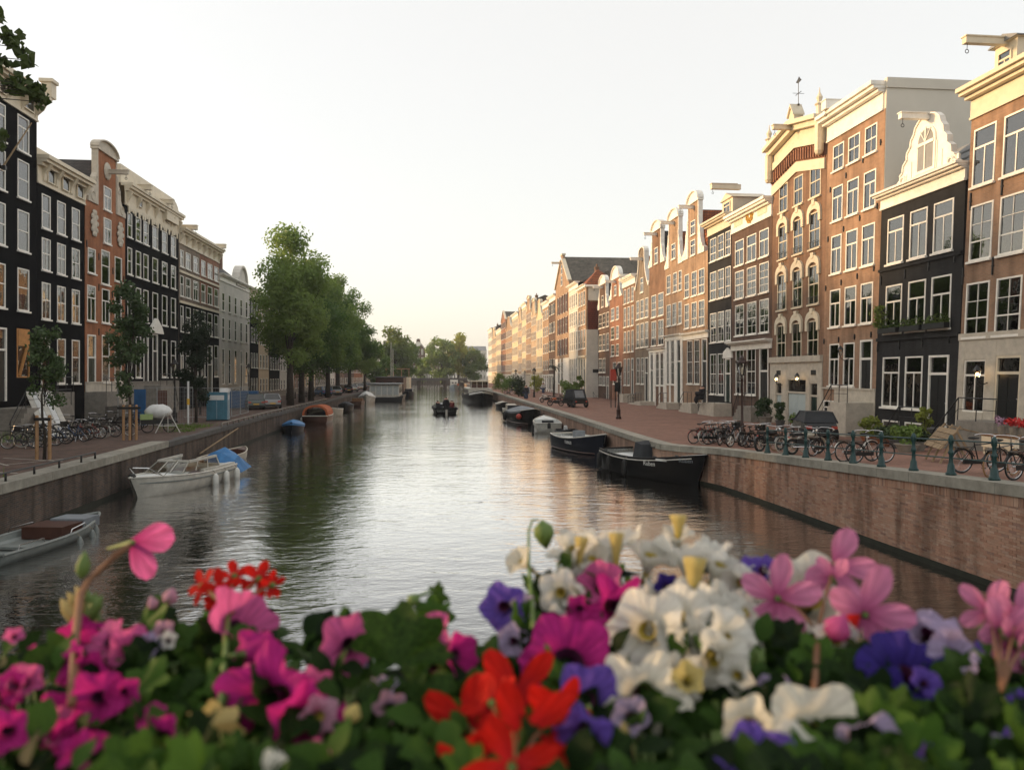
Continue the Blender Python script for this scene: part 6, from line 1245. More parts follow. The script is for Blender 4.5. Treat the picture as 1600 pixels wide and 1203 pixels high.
railing('kerb_rail', 'low black kerb rail along the left quay edge', pts, .3, M['iron'], ((.26,.03),), MB().lathe([(.04,0),(.035,.26)], 6))
pts = [(wall_x(LW,y)-.12, y, ST+.0) for y in [50.5+i*1.6 for i in range(32)]]
railing('kerb_rail', 'low pale guard strip along the left quay past the toilet cabin', pts, .3, M['stone'], ((.24,.045),), MB().box(-.05,.05,-.05,.05,0,.24))
# road markings on the left
M['road_white'] = plain('worn_white_road_paint', (.42,.39,.34), .8, .35, 6); b = MB()
def stripe(p, q, w=.1):
    p, q = Vector(p), Vector(q); d = (q-p).normalized(); n = Vector((-d.y,d.x,0))*w/2; b.poly([tuple(v+Vector((0,0,ST+.005))) for v in (p-n,q-n,q+n,p+n)])
stripe((-17.6,28.9,0),(-14.1,27.6,0)); stripe((-17.2,32.6,0),(-14.3,31.2,0)); stripe((-15.9,30.1,0),(-14.3,32.8,0)); stripe((-16.6,31.0,0),(-15.6,29.9,0)); tag(b.build('road_markings', M['road_white']), kind='structure')
# ------------------------------------------------------------------ bicycles (local +y = forwards, wheels on z 0)
CHR = M['chrome']
def bike_proto(fmat, lady=False, basket=False, tyre='rubber', crate=False, sport=False):
    t = thing('bicycle', 'x', 'bicycle', (0,0,0)); R = .34; wb = .54
    for s in (-1, 1):
        w_ = MB().torus((0,0,0), R-.02, .022, 'x', 22, 5).build('tyre', M[tyre], t, loc=(0,s*wb,R)); w_.name = 'wheel'
        r = MB().torus((0,0,0), R-.05, .010, 'x', 22, 4)
        for i in range(14): a = 2*pi*i/14; r.bar((.012*(-1)**i,0,0),(0,(R-.05)*cos(a),(R-.05)*sin(a)), .004)
        r.tube([(-.04,0,0),(.04,0,0)], .02, 6); r.build('rim', CHR, w_)
        g = MB(); pa = [(0, (R+.025)*cos(a), (R+.025)*sin(a)) for a in [pi*(.12+.75*i/8) if s < 0 else pi*(.28+.6*i/8) for i in range(9)]]
        for p, q in zip(pa, pa[1:]): g.bar(p, q, .05, .008)
        g.build('mudguard', fmat, w_)
    f = MB(); hd = (0,.34,.86); hb = (0,.39,.62); bb = (0,-.04,.30); st = (0,-.20,.82); ax = (0,-wb,R)
    f.tube([hd,hb], .02, 6); f.tube([hb,bb], .017, 6); f.tube([bb,st], .017, 6)
    if lady: f.tube([(0,.37,.72),(0,.12,.42),(0,-.08,.42)], .017, 6)
    else: f.tube([(0,.355,.80),(0,-.18,.76)], .016, 6)
    for s in (-.05,.05): f.tube([(s*.4,-.18,.74),(s,-wb,R)], .01, 5); f.tube([(s*.4,bb[1],bb[2]),(s,-wb,R)], .01, 5); f.tube([(s*.5,hb[1],hb[2]),(s,wb-.04,.40),(s,wb,R)], .012, 5)
    f.build('frame', fmat, t); cg = MB(); cg.box(.05,.07,-.56,.08,.26,.38); cg.build('chain_guard', M['black_paint'], t)
    h = MB(); h.tube([(0,.34,.86),(0,.32,1.0)], .014, 5); h.tube([(-.30,.06,.98),(-.28,.2,1.02),(-.1,.34,1.03),(.1,.34,1.03),(.28,.2,1.02),(.30,.06,.98)] if not sport else [(-.3,.33,1.0),(.3,.33,1.0)], .012, 5); h.build('handlebar', CHR, t)
    s_ = MB(); s_.tube([st,(0,-.225,.92)], .013, 5); s_.build('seat_post', CHR, t); q = MB(); q.sphere((0,-.25,.95),(.09,.14,.035),8,5); q.sphere((0,-.13,.945),(.035,.1,.025),6,4); q.build('saddle', M['rubber'], t, True)
    if not sport:
        k = MB(); k.box(-.07,.07,-.80,-.30,.70,.715); [k.bar((x,-.72,.7),(x*.8,-wb,R),.01) for x in (-.06,.06)]; k.build('carrier', M['iron'], t)
    p = MB(); p.tube([(.08,-.04,.30),(.10,.02,.16)], .01, 4); p.tube([(-.08,-.04,.30),(-.10,-.10,.44)], .01, 4); p.box(.09,.17,-.02,.06,.14,.16); p.box(-.17,-.09,-.14,-.06,.43,.45); p.build('pedals', M['iron'], t)
    l = MB(); l.sphere((0,.40,.80),(.04,.05,.045),6,4); l.build('front_light', CHR, t); sd = MB(); sd.tube([(-.06,-.16,.3),(-.2,-.2,.0)], .009, 4); sd.build('kickstand', CHR, t)
    if basket: k = MB(); k.box(-.18,.18,.42,.70,.74,.98); k.box(-.19,.19,.41,.71,.98,1.0); k.build('basket', M['wood'] if basket == 'w' else M['black_paint'], t)
    if crate: k = MB(); k.box(-.2,.2,-.82,-.45,.72,.98); k.build('crate', M[crate], t)
    return t
M['bike_black'] = plain('black_bike_enamel', (.012,.012,.013), .3, .2, 6); M['bike_grey'] = plain('silver_bike_enamel', (.35,.35,.34), .35, .2, 6); M['bike_red'] = plain('red_bike_enamel', (.28,.03,.02), .35, .2, 6); M['bike_white'] = plain('white_bike_enamel', (.62,.60,.55), .35, .15, 6); M['bike_blue'] = plain('blue_bike_enamel', (.03,.07,.16), .35, .2, 6); M['tyre_pale'] = plain('pale_tyre', (.45,.42,.36), .7, .2, 6); M['tyre_tan'] = plain('tan_tyre', (.33,.19,.09), .7, .2, 6)
M['crate_green'] = plain('green_plastic_crate', (.30,.40,.16), .5, .15, 6)
PR = {'b': bike_proto(M['bike_black']), 'l': bike_proto(M['bike_black'], True), 'k': bike_proto(M['bike_black'], False, 'b'), 'g': bike_proto(M['bike_grey'], False, None, 'tyre_pale'), 'r': bike_proto(M['bike_red'], True), 'w': bike_proto(M['bike_white'], True, None, 'rubber'), 'u': bike_proto(M['bike_blue'], True, 'b'), 't': bike_proto(M['bike_black'], False, None, 'tyre_tan'), 's': bike_proto(M['bike_black'], False, None, 'tyre_pale', None, True)}
used = set()
def bike(kind, label, x, y, rz, z, group, lean=.08):
    p = PR[kind]
    if kind in used: c = copy_tree(p)
    else: c = p; used.add(kind)
    c.location = (x, y, z); c.rotation_euler = (0, lean, rz); c['label'] = label; c['group'] = group; return c
GL = 'bicycles parked along the left street'; GRr = 'bicycles parked along the right quay'
lb = [(12,700,'s',2.0,'bicycle with pale tyres at the far left end of the left row'),(34,701,'b',1.75,'black bicycle second from the left end of the left row'),(50,699,'k',1.5,'black bicycle with front basket in the left tangle'),(66,697,'b',1.9,'black bicycle in the left tangle beside the basket one'),(84,694,'u',1.6,'dark blue bicycle just left of the nearest stakes'),(96,688,'l',1.4,'low framed black bicycle behind the nearest stakes'),
 (116,690,'u',1.3,'dark blue bicycle with basket right of the nearest stakes'),(128,687,'b',1.1,'black bicycle between the blue one and the red one'),(138,686,'r',1.9,'red low framed bicycle in the middle of the left row'),(150,684,'g',1.2,'silver bicycle with pale tyres next to the red one'),(163,683,'k',1.7,'black bicycle with basket right of the silver one'),(186,681,'s',1.85,'bicycle with whitewall tyres standing side on near the taller tree'),(203,672,'b',1.5,'black bicycle farther back behind the whitewall one'),(214,668,'l',1.2,'black bicycle half behind the right stakes'),(150,672,'b',1.5,'black bicycle in the rear of the left row'),(176,668,'l',1.6,'rear black bicycle below the orange house'),(108,676,'b',1.3,'rear black bicycle left of the orange house'),(70,683,'l',1.8,'rear black bicycle under the white plank')]
for px, py, k, r, lab in lb: p = gnd(px, py); bike(k, lab, p.x, p.y, r+random.uniform(-.1,.1), ST, GL, random.uniform(-.14,.14))
rb = [(1099,693,'r',-1.35,'red bicycle at the left end of the right row'),(1112,694,'g',-1.1,'silver bicycle with pale tyres next to the red one on the right'),(1121,694,'b',-1.3,'black bicycle fourth from the left end of the right row'),(1106,690,'l',-1.0,'low framed black bicycle behind the silver one on the right'),(1131,695,'b',-.7,'black bicycle just left of the small wheeled bike'),(1137,692,'k',-1.2,'black bicycle with basket left of the right lantern post'),(1178,699,'k',-1.0,'black bicycle with basket right of the right lantern post'),(1188,699,'l',-1.2,'dark bicycle between the lantern post and the moped'),(1300,722,'w',-1.42,'white bicycle leaning on the green railing'),(1332,724,'b',-1.5,'black bicycle with large wheels behind the green railing'),(1226,704,'t',-1.2,'tan tyred bicycle behind the first railing post'),(1168,697,'l',-.8,'low framed dark bicycle touching the right lantern post'),(1126,690,'b',-1.2,'rear black bicycle in the middle of the right row'),(1144,690,'u',-.9,'blue bicycle with basket just left of the right lantern post'),(1196,696,'l',-.7,'dark low bicycle standing behind the moped'),(1240,708,'g',-1.3,'silver bicycle behind the motorcycle'),(1284,712,'b',-1.1,'black bicycle between the motorcycle and the white bicycle')]
for px, py, k, r, lab in rb:
    Y = 34
    for _ in range(8): p = gnd(px, py, hR(Y)); Y = p.y
    if p.x < wall_x(RW, max(p.y,15))+1.0: p.x = wall_x(RW, max(p.y,15))+1.0
    bike(k, lab, p.x, p.y, r, hR(p.y), GRr, random.uniform(-.12,.12))
for px, X, k, r, lab in ((1530,14.6,'b',-1.5,'black bicycle behind the railing at the right edge'),(1565,14.3,'t',-1.15,'bicycle with tan tyres at the right frame edge'),(1608,14.4,'k',-1.3,'black bicycle cut by the right frame edge')):
    x, y = on(X, px); bike(k, lab, x, y, r, hR(y), GRr, .06)
for px, py, k, r, lab in ((795,617,'u',-1.2,'distant dark blue bicycle by the quay bush'),(878,630,'b',-1.3,'black bicycle left of the three wheeler'),(884,629,'l',-1.0,'black bicycle touching the three wheeler'),(870,627,'b',-1.2,'black bicycle behind the orange scooter'),(475,622,'b',1.5,'dark bicycle leaning against the second elm'),(482,621,'l',1.3,'dark bicycle between the second and third elm')): p = gnd(px, py); bike(k, lab, p.x, p.y, r, ST, GRr if px > 700 else GL, .08)
# child-size bike with white five-spoke wheels
p = gnd(1150, 697, hR(33.5)); t = thing('small_bicycle', 'small bicycle with white mag wheels beside the right lantern post', 'bicycle', (p.x, 34.2, hR(34.2)), -1.1)
for s in (-.4,.4):
    w_ = MB().torus((0,0,0), .26, .035, 'x', 18, 5).build('wheel', M['rubber'], t, loc=(0,s,.29)); r = MB(); r.torus((0,0,0),.22,.02,'x',18,4); [r.bar((0,0,0),(0,.21*cos(2*pi*i/5),.21*sin(2*pi*i/5)),.045) for i in range(5)]; r.build('mag_rim', M['bike_white'], w_)
f = MB(); f.tube([(0,.28,.85),(0,.4,.29)],.025,6); f.tube([(0,.3,.7),(0,-.05,.32),(0,-.4,.29)],.03,6); f.tube([(0,-.05,.32),(0,-.16,.75)],.02,6); f.build('frame', M['bike_grey'], t); MB().tube([(-.26,.2,.95),(0,.28,.9),(.26,.2,.95)],.015,5).build('handlebar', M['iron'], t); MB().sphere((0,-.18,.78),(.08,.13,.04),8,5).build('saddle', M['rubber'], t)
# mopeds / scooter
def moped(label, x, y, z, rz, body, tyre, name='moped', white=False):
    t = thing(name, label, 'moped', (x,y,z), rz)
    for s in (-.6,.6):
        w_ = MB().torus((0,0,0), .255, .055, 'x', 20, 6).build('wheel', M['rubber'], t, loc=(0,s,.31)); r = MB().torus((0,0,0), .225, .03, 'x', 20, 4); [r.bar((0,0,0),(0,.2*cos(2*pi*i/10),.2*sin(2*pi*i/10)),.012) for i in range(10)]; r.build('rim', M[tyre], w_)
        g = MB(); pa = [(0,.36*cos(a),.36*sin(a)) for a in [pi*(.1+.75*i/7) for i in range(8)]]; [g.bar(p,q,.12,.02) for p, q in zip(pa,pa[1:])]; g.build('mudguard', body, w_)
    MB().prismx([(-.45,.35),(.25,.32),(.3,.5),(-.1,.62),(-.45,.6)], -.11, .11).build('engine_body', M['iron'], t); q = MB(); q.sphere((0,.12,.76),(.14,.3,.13),10,6); q.build('fuel_tank', body, t, True); MB().box(-.12,.12,-.62,-.12,.72,.82).build('seat', M['rubber'], t)
    f = MB(); f.tube([(-.06,.42,.95),(-.06,.6,.31)],.022,5); f.tube([(.06,.42,.95),(.06,.6,.31)],.022,5); f.tube([(0,.42,.9),(0,-.1,.45)],.03,5); f.build('fork', M['chrome'], t); MB().tube([(-.36,.28,1.05),(0,.42,1.0),(.36,.28,1.05)],.015,5).build('handlebar', M['chrome'], t); MB().sphere((0,.54,.88),(.09,.07,.09),8,6).build('headlight', M['chrome'], t); MB().tube([(.14,.1,.3),(.16,-.7,.32)],.035,6).build('exhaust', M['chrome'], t); MB().sphere((.0,-.72,.66),(.05,.04,.04),6,4).build('tail_light', M['fender_red'], t); return t
for lab, px, X, bm, ty, rz in (('black moped with whitewall tyres beside the first railing post', 1203, 13.7, 'bike_black', 'tyre_pale', -1.15), ('cream tanked motorcycle with chrome parts behind the railing', 1258, 14.0, 'hull_cream', 'tyre_pale', -1.35)): x, y = on(X, px); moped(lab, x, y, hR(y), rz, M[bm], ty)
p = gnd(853.5,629); moped('pale step through scooter parked left of the orange one', p.x, p.y, ST, 2.0, M['bike_white'], 'iron', 'scooter'); p = gnd(868,634.5); moped('orange and white scooter in front of the parked bikes', p.x, p.y, ST, 1.2, M['canvas_orange'], 'iron', 'scooter')
# covered three-wheeler
p = gnd(902,637); t = thing('cargo_tricycle', 'black hooded three wheeler parked on the brick street', 'tricycle', (p.x,p.y+1.2,ST), .35)
for x in (-.75,.75): MB().torus((0,0,0), .28, .12, 'x', 16, 6).build('wheel', M['rubber'], t, loc=(x,-.9,.38))
MB().torus((0,0,0), .28, .12, 'x', 16, 6).build('wheel', M['rubber'], t, loc=(0,1.2,.38)); MB().prismx([(-1.2,.4),(1.3,.4),(1.1,.9),(-1.1,.85)], -.8, .8).build('body', M['black_paint'], t)
b = MB(); b.prismx([(-1.0,.86),(.9,.9),(.5,1.75),(-.6,1.85)], -.78, .78); h_ = b.build('hood', M['canvas_black'], t); b = MB(); b.poly([(-.55,-.99,.98),(.55,-.99,.98),(.5,-.67,1.72),(-.5,-.67,1.72)]); b.build('hood_window', M['canvas_grey'], h_); [MB().box(x-.08,x+.08,-1.24,-1.2,.55,.68).build('tail_light', M['fender_red'], t) for x in (-.6,.6)]
# ------------------------------------------------------------------ cars
def car(label, x, y, rz, col, name='parked_car', s=1.0, group='cars parked along the left street', plate=True, soft=False):
    t = thing(name, label, 'car', (x,y,ST), rz, group); body = M.get(col) or plain(col, (.3,.3,.3), .25)
    b = MB(); sec = [(-2.05,.35,.75),(-2.0,.28,.92),(-1.2,.22,.98),(1.0,.22,.96),(1.85,.26,.80),(2.08,.34,.62)]
    R = []
    for y_, z0, z1 in sec:
        w_ = .86 if abs(y_) < 1.5 else .76; R.append([b.vert(xx,y_,zz) for xx, zz in ((-w_*.94,z0),(-w_,(z0+z1)/2),(-w_*.93,z1),(w_*.93,z1),(w_,(z0+z1)/2),(w_*.94,z0))])
    for p, q in zip(R, R[1:]):
        for i in range(6): j=(i+1)%6; b.face((p[i],p[j],q[j],q[i]))
    b.face(R[0][::-1]); b.face(R[-1]); b.build('body', body, t)
    cb = MB(); lo = [(-.78,-1.85),(.78,-1.85),(.78,1.05),(-.78,1.05)]; hi = [(-.62,-1.35),(.62,-1.35),(.62,.2),(-.62,.2)]
    L_ = [cb.vert(x_,y_,.95) for x_, y_ in lo]; H_ = [cb.vert(x_,y_,1.45) for x_, y_ in hi]
    for i in range(4): j=(i+1)%4; cb.face((L_[i],L_[j],H_[j],H_[i]))
    c = cb.build('windows', M['canvas_black'] if soft else M['car_glass'], t); rf = MB(); rf.box(-.63,.63,-1.36,.21,1.45,1.48); 
    for i in range(4): rf.bar((lo[i][0],lo[i][1],.95),(hi[i][0],hi[i][1],1.46),.07)
    rf.build('roof', M['canvas_black'] if soft else body, t)
    for sx_ in (-.8,.8):
        for y_ in (-1.3,1.3): w_ = MB().lathe([(.02,-.1),(.31,-.1),(.33,0),(.31,.1),(.02,.1)], 14); w_.v = [(z+0,x_,y2) for x_, y2, z in w_.v]; o = w_.build('wheel', M['rubber'], t, loc=(sx_,y_,.33)); k = MB().lathe([(.02,-.11),(.19,-.105),(.19,.105),(.02,.11)], 10); k.v = [(z,x_,y2) for x_, y2, z in k.v]; k.build('hubcap', M['chrome'], o)
    for sx_ in (-.6,.6): MB().box(sx_-.14,sx_+.14,-2.08,-2.0,.66,.80).build('tail_light', M['fender_red'], t); MB().box(sx_-.15,sx_+.15,1.98,2.10,.60,.70).build('headlight', M['lettering'], t); MB().sphere((sx_*1.55,.75,1.0),(.1,.07,.07),6,4).build('mirror', body, t)
    if plate: MB().box(-.26,.26,-2.10,-2.06,.50,.61).build('number_plate', M['plate_yellow'], t)
    MB().box(-.8,.8,-2.12,-1.98,.32,.46).build('bumper', M['iron'], t); return t
M['car_glass'] = plain('dark_car_glass', (.015,.017,.018), .05, .1, 2, spec=.8); M['plate_yellow'] = plain('yellow_number_plate', (.62,.36,.03), .4, .05, 3); M['car_silver'] = plain('silver_car_paint', (.32,.33,.34), .25, .1, 1); M['car_white'] = plain('white_car_paint', (.62,.62,.60), .25, .08, 1); M['car_blue'] = plain('blue_car_paint', (.03,.13,.30), .25, .1, 1); M['car_dark'] = plain('dark_car_paint', (.02,.022,.025), .25, .1, 1); M['car_green'] = plain('grey_green_car_paint', (.12,.15,.14), .25, .1, 1)
for px, Y, X, rz, c, lab in ((418,76,-17.4,.35,'car_green','grey green car with yellow plate next to the mesh fence'),(434,78,-16.3,.35,'car_silver','silver car with yellow plate between the fence and the first elm'),(505,121,-17.3,.5,'car_blue','bright blue car parked beyond the third elm'),(519,126,-16.4,.5,'car_silver','silver car partly behind the blue one'),(536,142,-16.4,.5,'car_dark','black car under the farther elms'),(544,150,-16.2,.5,'car_white','white car under the last elm'),(556,165,-16.4,.5,'car_white','farthest white car nosing towards the quay'),(566,184,-16.4,.5,'car_silver','small silver car near the houseboats')):
    car(lab, X, Y, rz, c)
t = car('small black soft top car parked below the pale blue doors', on(19.4,1271)[0], on(19.4,1271)[1], -.25, 'car_dark', soft=True, group=None, plate=False); t.scale = (1.0,.85,1.0)
# motorcycles near the cars
p = (-16.0, 71.5); moped('dark motorcycle parked between the silver car and the first elm', p[0], p[1]+9, ST, .6, M['black_paint'], 'iron')
# ------------------------------------------------------------------ building-site things on the left
M['toilet_blue'] = plain('faded_blue_plastic', (.05,.17,.24), .5, .2, 1.5); M['toilet_pale'] = plain('pale_blue_plastic', (.20,.30,.37), .5, .2, 1.5); M['steel_blue'] = plain('blue_container_steel', (.02,.09,.22), .5, .3, 1.2); M['mesh_wire'] = plain('galvanised_wire', (.30,.32,.32), .5, .2, 6)
x, y = on(-15.6, 344); t = thing('toilet_cabin', 'blue portable toilet cabin with white sign panels by the left quay', 'portable toilet', (x,y,ST), .12)
MB().box(-.85,.55,-.56,.56,.08,2.05).build('cabin_body', M['toilet_blue'], t); MB().box(.552,.60,-.56,.56,.08,2.1).build('side_panel', M['toilet_pale'], t); MB().box(-.9,.65,-.6,.6,0,.078).build('skid_base', M['iron'], t)
MB().prismx([(-.58,2.06),(.58,2.06),(.45,2.32),(-.45,2.36)], .05, .62).build('roof_cap', M['canvas_white'], t); dr = MB().box(-.6,.3,-.60,-.562,.12,1.95).build('door', M['toilet_blue'], t)
for xx in (-.45,-.15,.15): MB().box(xx-.03,xx+.03,-.615,-.602,.15,1.45).build('door_rib', M['toilet_pale'] if xx == -.15 else M['toilet_blue'], dr)
sg = MB().box(-.66,.36,-.625,-.603,1.5,1.85).build('sign_panel', M['canvas_white'], t); MB().box(.602,.615,-.4,.15,1.5,1.85).build('sign_panel', M['canvas_white'], t)
x, y = on(-17.8, 386); t = thing('site_container', 'blue corrugated site container behind mesh fence', 'container', (x-.6,y+1.2,ST), .15); t.scale = (.58,1,1); b = MB(); b.box(-2.3,2.3,-.9,.9,.15,1.75)
b.build('container_body', M['steel_blue'], t); [MB().box(-2.2+i*.3,-2.06+i*.3,-.95,-.902,.2,1.7).build('corrugation', M['steel_blue'], t) for i in range(15)]
def mesh_panel(t, x0, y0, x1, y1, h):
    p, q = Vector((x0,y0,0)), Vector((x1,y1,0)); f = MB(); f.tube([p+Vector((0,0,.1)), p+Vector((0,0,h)), q+Vector((0,0,h)), q+Vector((0,0,.1)), p+Vector((0,0,.1))], .022, 5); o = f.build('fence_frame', M['mesh_wire'], t); g = MB(); n = int((q-p).length/.16)
    for i in range(1,n): c = p.lerp(q,i/n); g.bar(c+Vector((0,0,.1)), c+Vector((0,0,h)), .006)
    for j in range(1,8): g.bar(p+Vector((0,0,.1+(h-.1)*j/8)), q+Vector((0,0,.1+(h-.1)*j/8)), .006)
    tag(g.build('wire_mesh', M['mesh_wire'], o), kind='stuff')
t = thing('site_fence', 'wire mesh site fence round the blue container', 'fence', (-15.4,60,ST)); mesh_panel(t,-.2,1,-.4,4.4,2.3); mesh_panel(t,-.4,4.5,-.6,8,2.3); mesh_panel(t,-.2,.9,-3.6,.6,2.3)
t = thing('site_fence', 'wire mesh site fence with a dark red board left of the evergreen', 'fence', (-17.8,51.5,ST)); mesh_panel(t,0,0,1.7,1.6,2.5); mesh_panel(t,-2.2,-.6,-.05,0,2.5); MB().box(.1,.75,.35,.42,.2,2.3).build('red_board', M['hull_brown'], t, rz=.7); MB().box(-1.3,-.6,-.4,-.3,.1,2.4).build('blue_board', M['steel_blue'], t)
x, y = on(-16.2, 294); t = thing('signal_post', 'pale post with a yellow band in front of the evergreen', 'post', (x,y,ST)); MB().lathe([(.07,0),(.07,2.9)],8).build('post', M['canvas_white'], t); MB().lathe([(.09,1.35),(.09,1.75)],8).build('yellow_band', M['plate_yellow'], t)
x, y = on(-15.9, 247); t = thing('covered_cargo_bike', 'white tarpaulin bundle over a cargo bike with a green crate', 'cargo bike', (x,y,ST), .4)
q = MB(); q.sphere((0,0,1.2),(.75,.5,.42),14,9); q.v = [(a+random.uniform(-.04,.04), b_+random.uniform(-.04,.04), c+random.uniform(-.04,.04)) for a, b_, c in q.v]; q.build('tarpaulin', M['canvas_white'], t, True); MB().box(-.95,-.3,-.5,-.1,.78,1.08).build('crate', M['crate_green'], t); MB().box(-.9,.7,-.2,.3,.5,.78).build('cargo_box', M['black_paint'], t); [MB().torus((0,0,0),.32,.03,'y',20,5).build('wheel', M['rubber'], t, loc=(x_,0,.35)) for x_ in (-.55,.6)]
x, y = on(-15.2, 262); t = thing('trestle', 'white painted steel trestle beside the covered cargo bike', 'trestle', (x,y,ST), .3); [MB().tube([(s*.1,0,1.15),(s*.65,0,0)],.03,6).build('leg', M['fender_white'], t) for s in (-1,1)]; MB().tube([(-.45,0,.42),(.45,0,.42)],.025,6).build('cross_bar', M['fender_white'], t); MB().tube([(0,0,1.15),(0,.75,0)],.03,6).build('leg', M['fender_white'], t)
P0, P1 = at(60,612,on_x(60,-23)[1]), at(92,657,on_x(92,-19.8)[1]); t = thing('plank_ramp', 'white weathered board chute sloping from the black house to the street', 'ramp', (P1.x,P1.y,ST)); b = MB(); d_ = P0-P1; d_.z = P0.z-ST; n = Vector((-d_.y,d_.x,0)).normalized()
for i in range(5): c = n*(i-2)*.27; MB().bar(c+Vector((0,0,.05)), c+d_, .25, .05).build('plank', M['canvas_white'] if i % 2 else M['hull_white'], t)
x, y = on(-19.0, 355); t = thing('planter', 'large dark planter with a bush before the pale stone house', 'planter', on(-21.5,372)+(ST,)); MB().box(-.8,.8,-.5,.5,0,.8).build('planter_box', M['dark_stone'], t); rnd2 = random.Random(3); mb = MB(); leaf_cloud(mb, [(Vector((rnd2.uniform(-.6,.6),rnd2.uniform(-.3,.3),rnd2.uniform(.9,1.5))),.4) for _ in range(8)], 700, .09, rnd2); mb.build('foliage', M['leaf_dark'], t)
t = thing('iron_fence', 'black iron area railing in front of the orange house', 'fence', (-21.6,53.0,ST), pi/2); MB().box(0,5,-.02,.02,.95,1.0).build('top_rail', M['iron'], t); MB().box(0,5,-.02,.02,.12,.16).build('bottom_rail', M['iron'], t); me = MB().lathe([(.016,0),(.016,1.1),(.03,1.13),(.004,1.25)],5).mesh('bar', M['iron']); [link('bar', me, t, (i*.14,0,0)) for i in range(36)]
t = thing('gate_pillar', 'pair of white painted gate pillars at the orange house', 'pillar', (-21.7,59.0,ST)); MB().box(-.14,.14,-.14,.14,0,1.9).box(-.18,.18,-.18,.18,1.9,2.0).build('pillar', M['white'], t); MB().box(-.14,.14,.5,.78,0,1.9).box(-.18,.18,.46,.82,1.9,2.0).build('pillar', M['white'], t)
for i in range(9):
    y = 66+i*6.2; t = thing('bollard', 'small dark kerb bollard in the row beside the left quay trees', 'bollard', (-19.4,y,ST), 0, 'bollards on the left street'); MB().lathe([(.12,0),(.11,.1),(.08,.15),(.075,.75),(.10,.8),(.06,.92)],8).build('shaft', M['iron'], t)
# ------------------------------------------------------------------ right street furniture
x, y = on(16.2, 1462); t = thing('wooden_bench', 'tilted weathered wooden picnic bench behind the railing', 'bench', (x,y,hR(y)), -pi/2-.35)
for i in range(4): MB().box(-.95,.95,-.09,.09,-.02,.02).build('seat_plank', M['wood'], t, loc=(0,-.05+i*.2*cos(.9),.55+i*.2*sin(.9))).rotation_euler = (.9,0,0)
for i in range(3): MB().box(-.95,.95,-.09,.09,-.02,.02).build('table_plank', M['wood'], t, loc=(0,.62+i*.2,1.12-.05*i)).rotation_euler = (-.25,0,0)
for s in (-.8,0,.8): MB().bar((s,-.12,.48),(s,.5,1.22),.06,.05).bar((s,.35,1.0),(s,-.1,0),.06,.06).bar((s,.4,1.05),(s,.95,0),.06,.06).build('trestle_leg', M['wood'], t)
x, y = on(21.4, 1583); t = thing('side_table', 'white edged table carrying flower pots at the brown house', 'table', (x,y,ST)); MB().box(-.6,.6,-.9,.9,1.02,1.08).build('table_top', M['varnish'], t); [MB().box(a-.05,a+.05,b_-.05,b_+.05,0,1.02).build('leg', M['cream'], t) for a in (-.5,.5) for b_ in (-.8,.8)]; MB().box(-.62,-.56,-.85,.85,.6,1.0).build('apron', M['cream'], t)
M['red_petal'] = plain('red_petal', (.50,.015,.015), .5, .2, 6); M['pink_petal'] = plain('mauve_petal', (.36,.22,.32), .5, .2, 6)
for i, (dy, m, lab) in enumerate(((.55,'pink_petal','zinc pot of mauve flowers on the table'),(-.05,'red_petal','left zinc pot of red flowers on the table'),(-.6,'red_petal','right zinc pot of red flowers on the table'))):
    p = thing('flower_pot', lab, 'flower pot', (x,y+dy,ST+1.08)); MB().lathe([(.12,0),(.17,.3),(.18,.3)],10).build('pot', M['stone'], p); mb = MB(); rr = random.Random(i); leaf_cloud(mb, [(Vector((rr.uniform(-.18,.18),rr.uniform(-.18,.18),rr.uniform(.4,.6))),.14) for _ in range(8)], 260, .05, rr); mb.build('blossoms', M[m], p)
p = gnd(820,616.5); t = thing('sign_board', 'white A-board sign with two panels near the barge', 'sign', (p.x,p.y,ST), .2); MB().box(-.85,-.05,-.04,.04,.15,1.25).build('panel', M['canvas_white'], t); MB().box(.05,.85,-.04,.04,.15,1.25).build('panel', M['canvas_grey'], t); MB().box(-.9,.9,-.06,-.045,1.25,1.32).box(-.9,-.84,-.06,.06,0,1.25).box(.84,.9,-.06,.06,0,1.25).build('frame', M['canvas_white'], t); [MB().box(-.7,-.2,-.05,-.041,.3+i*.25,.42+i*.25).build('text_strip', M['canvas_grey'], t) for i in range(3)]
x, y = on(17.9, 958); t = thing('letter_box', 'red letter box on thin legs behind the lone lantern post', 'letter box', (x,y,ST), 0); MB().box(-.3,.3,-.2,.2,2.7,3.8).box(-.26,.26,-.17,.17,3.8,3.86).build('box', M['fender_red'], t); [MB().box(a-.04,a+.04,-.05,.05,0,2.7).build('leg', M['iron'], t) for a in (-.22,.22)]
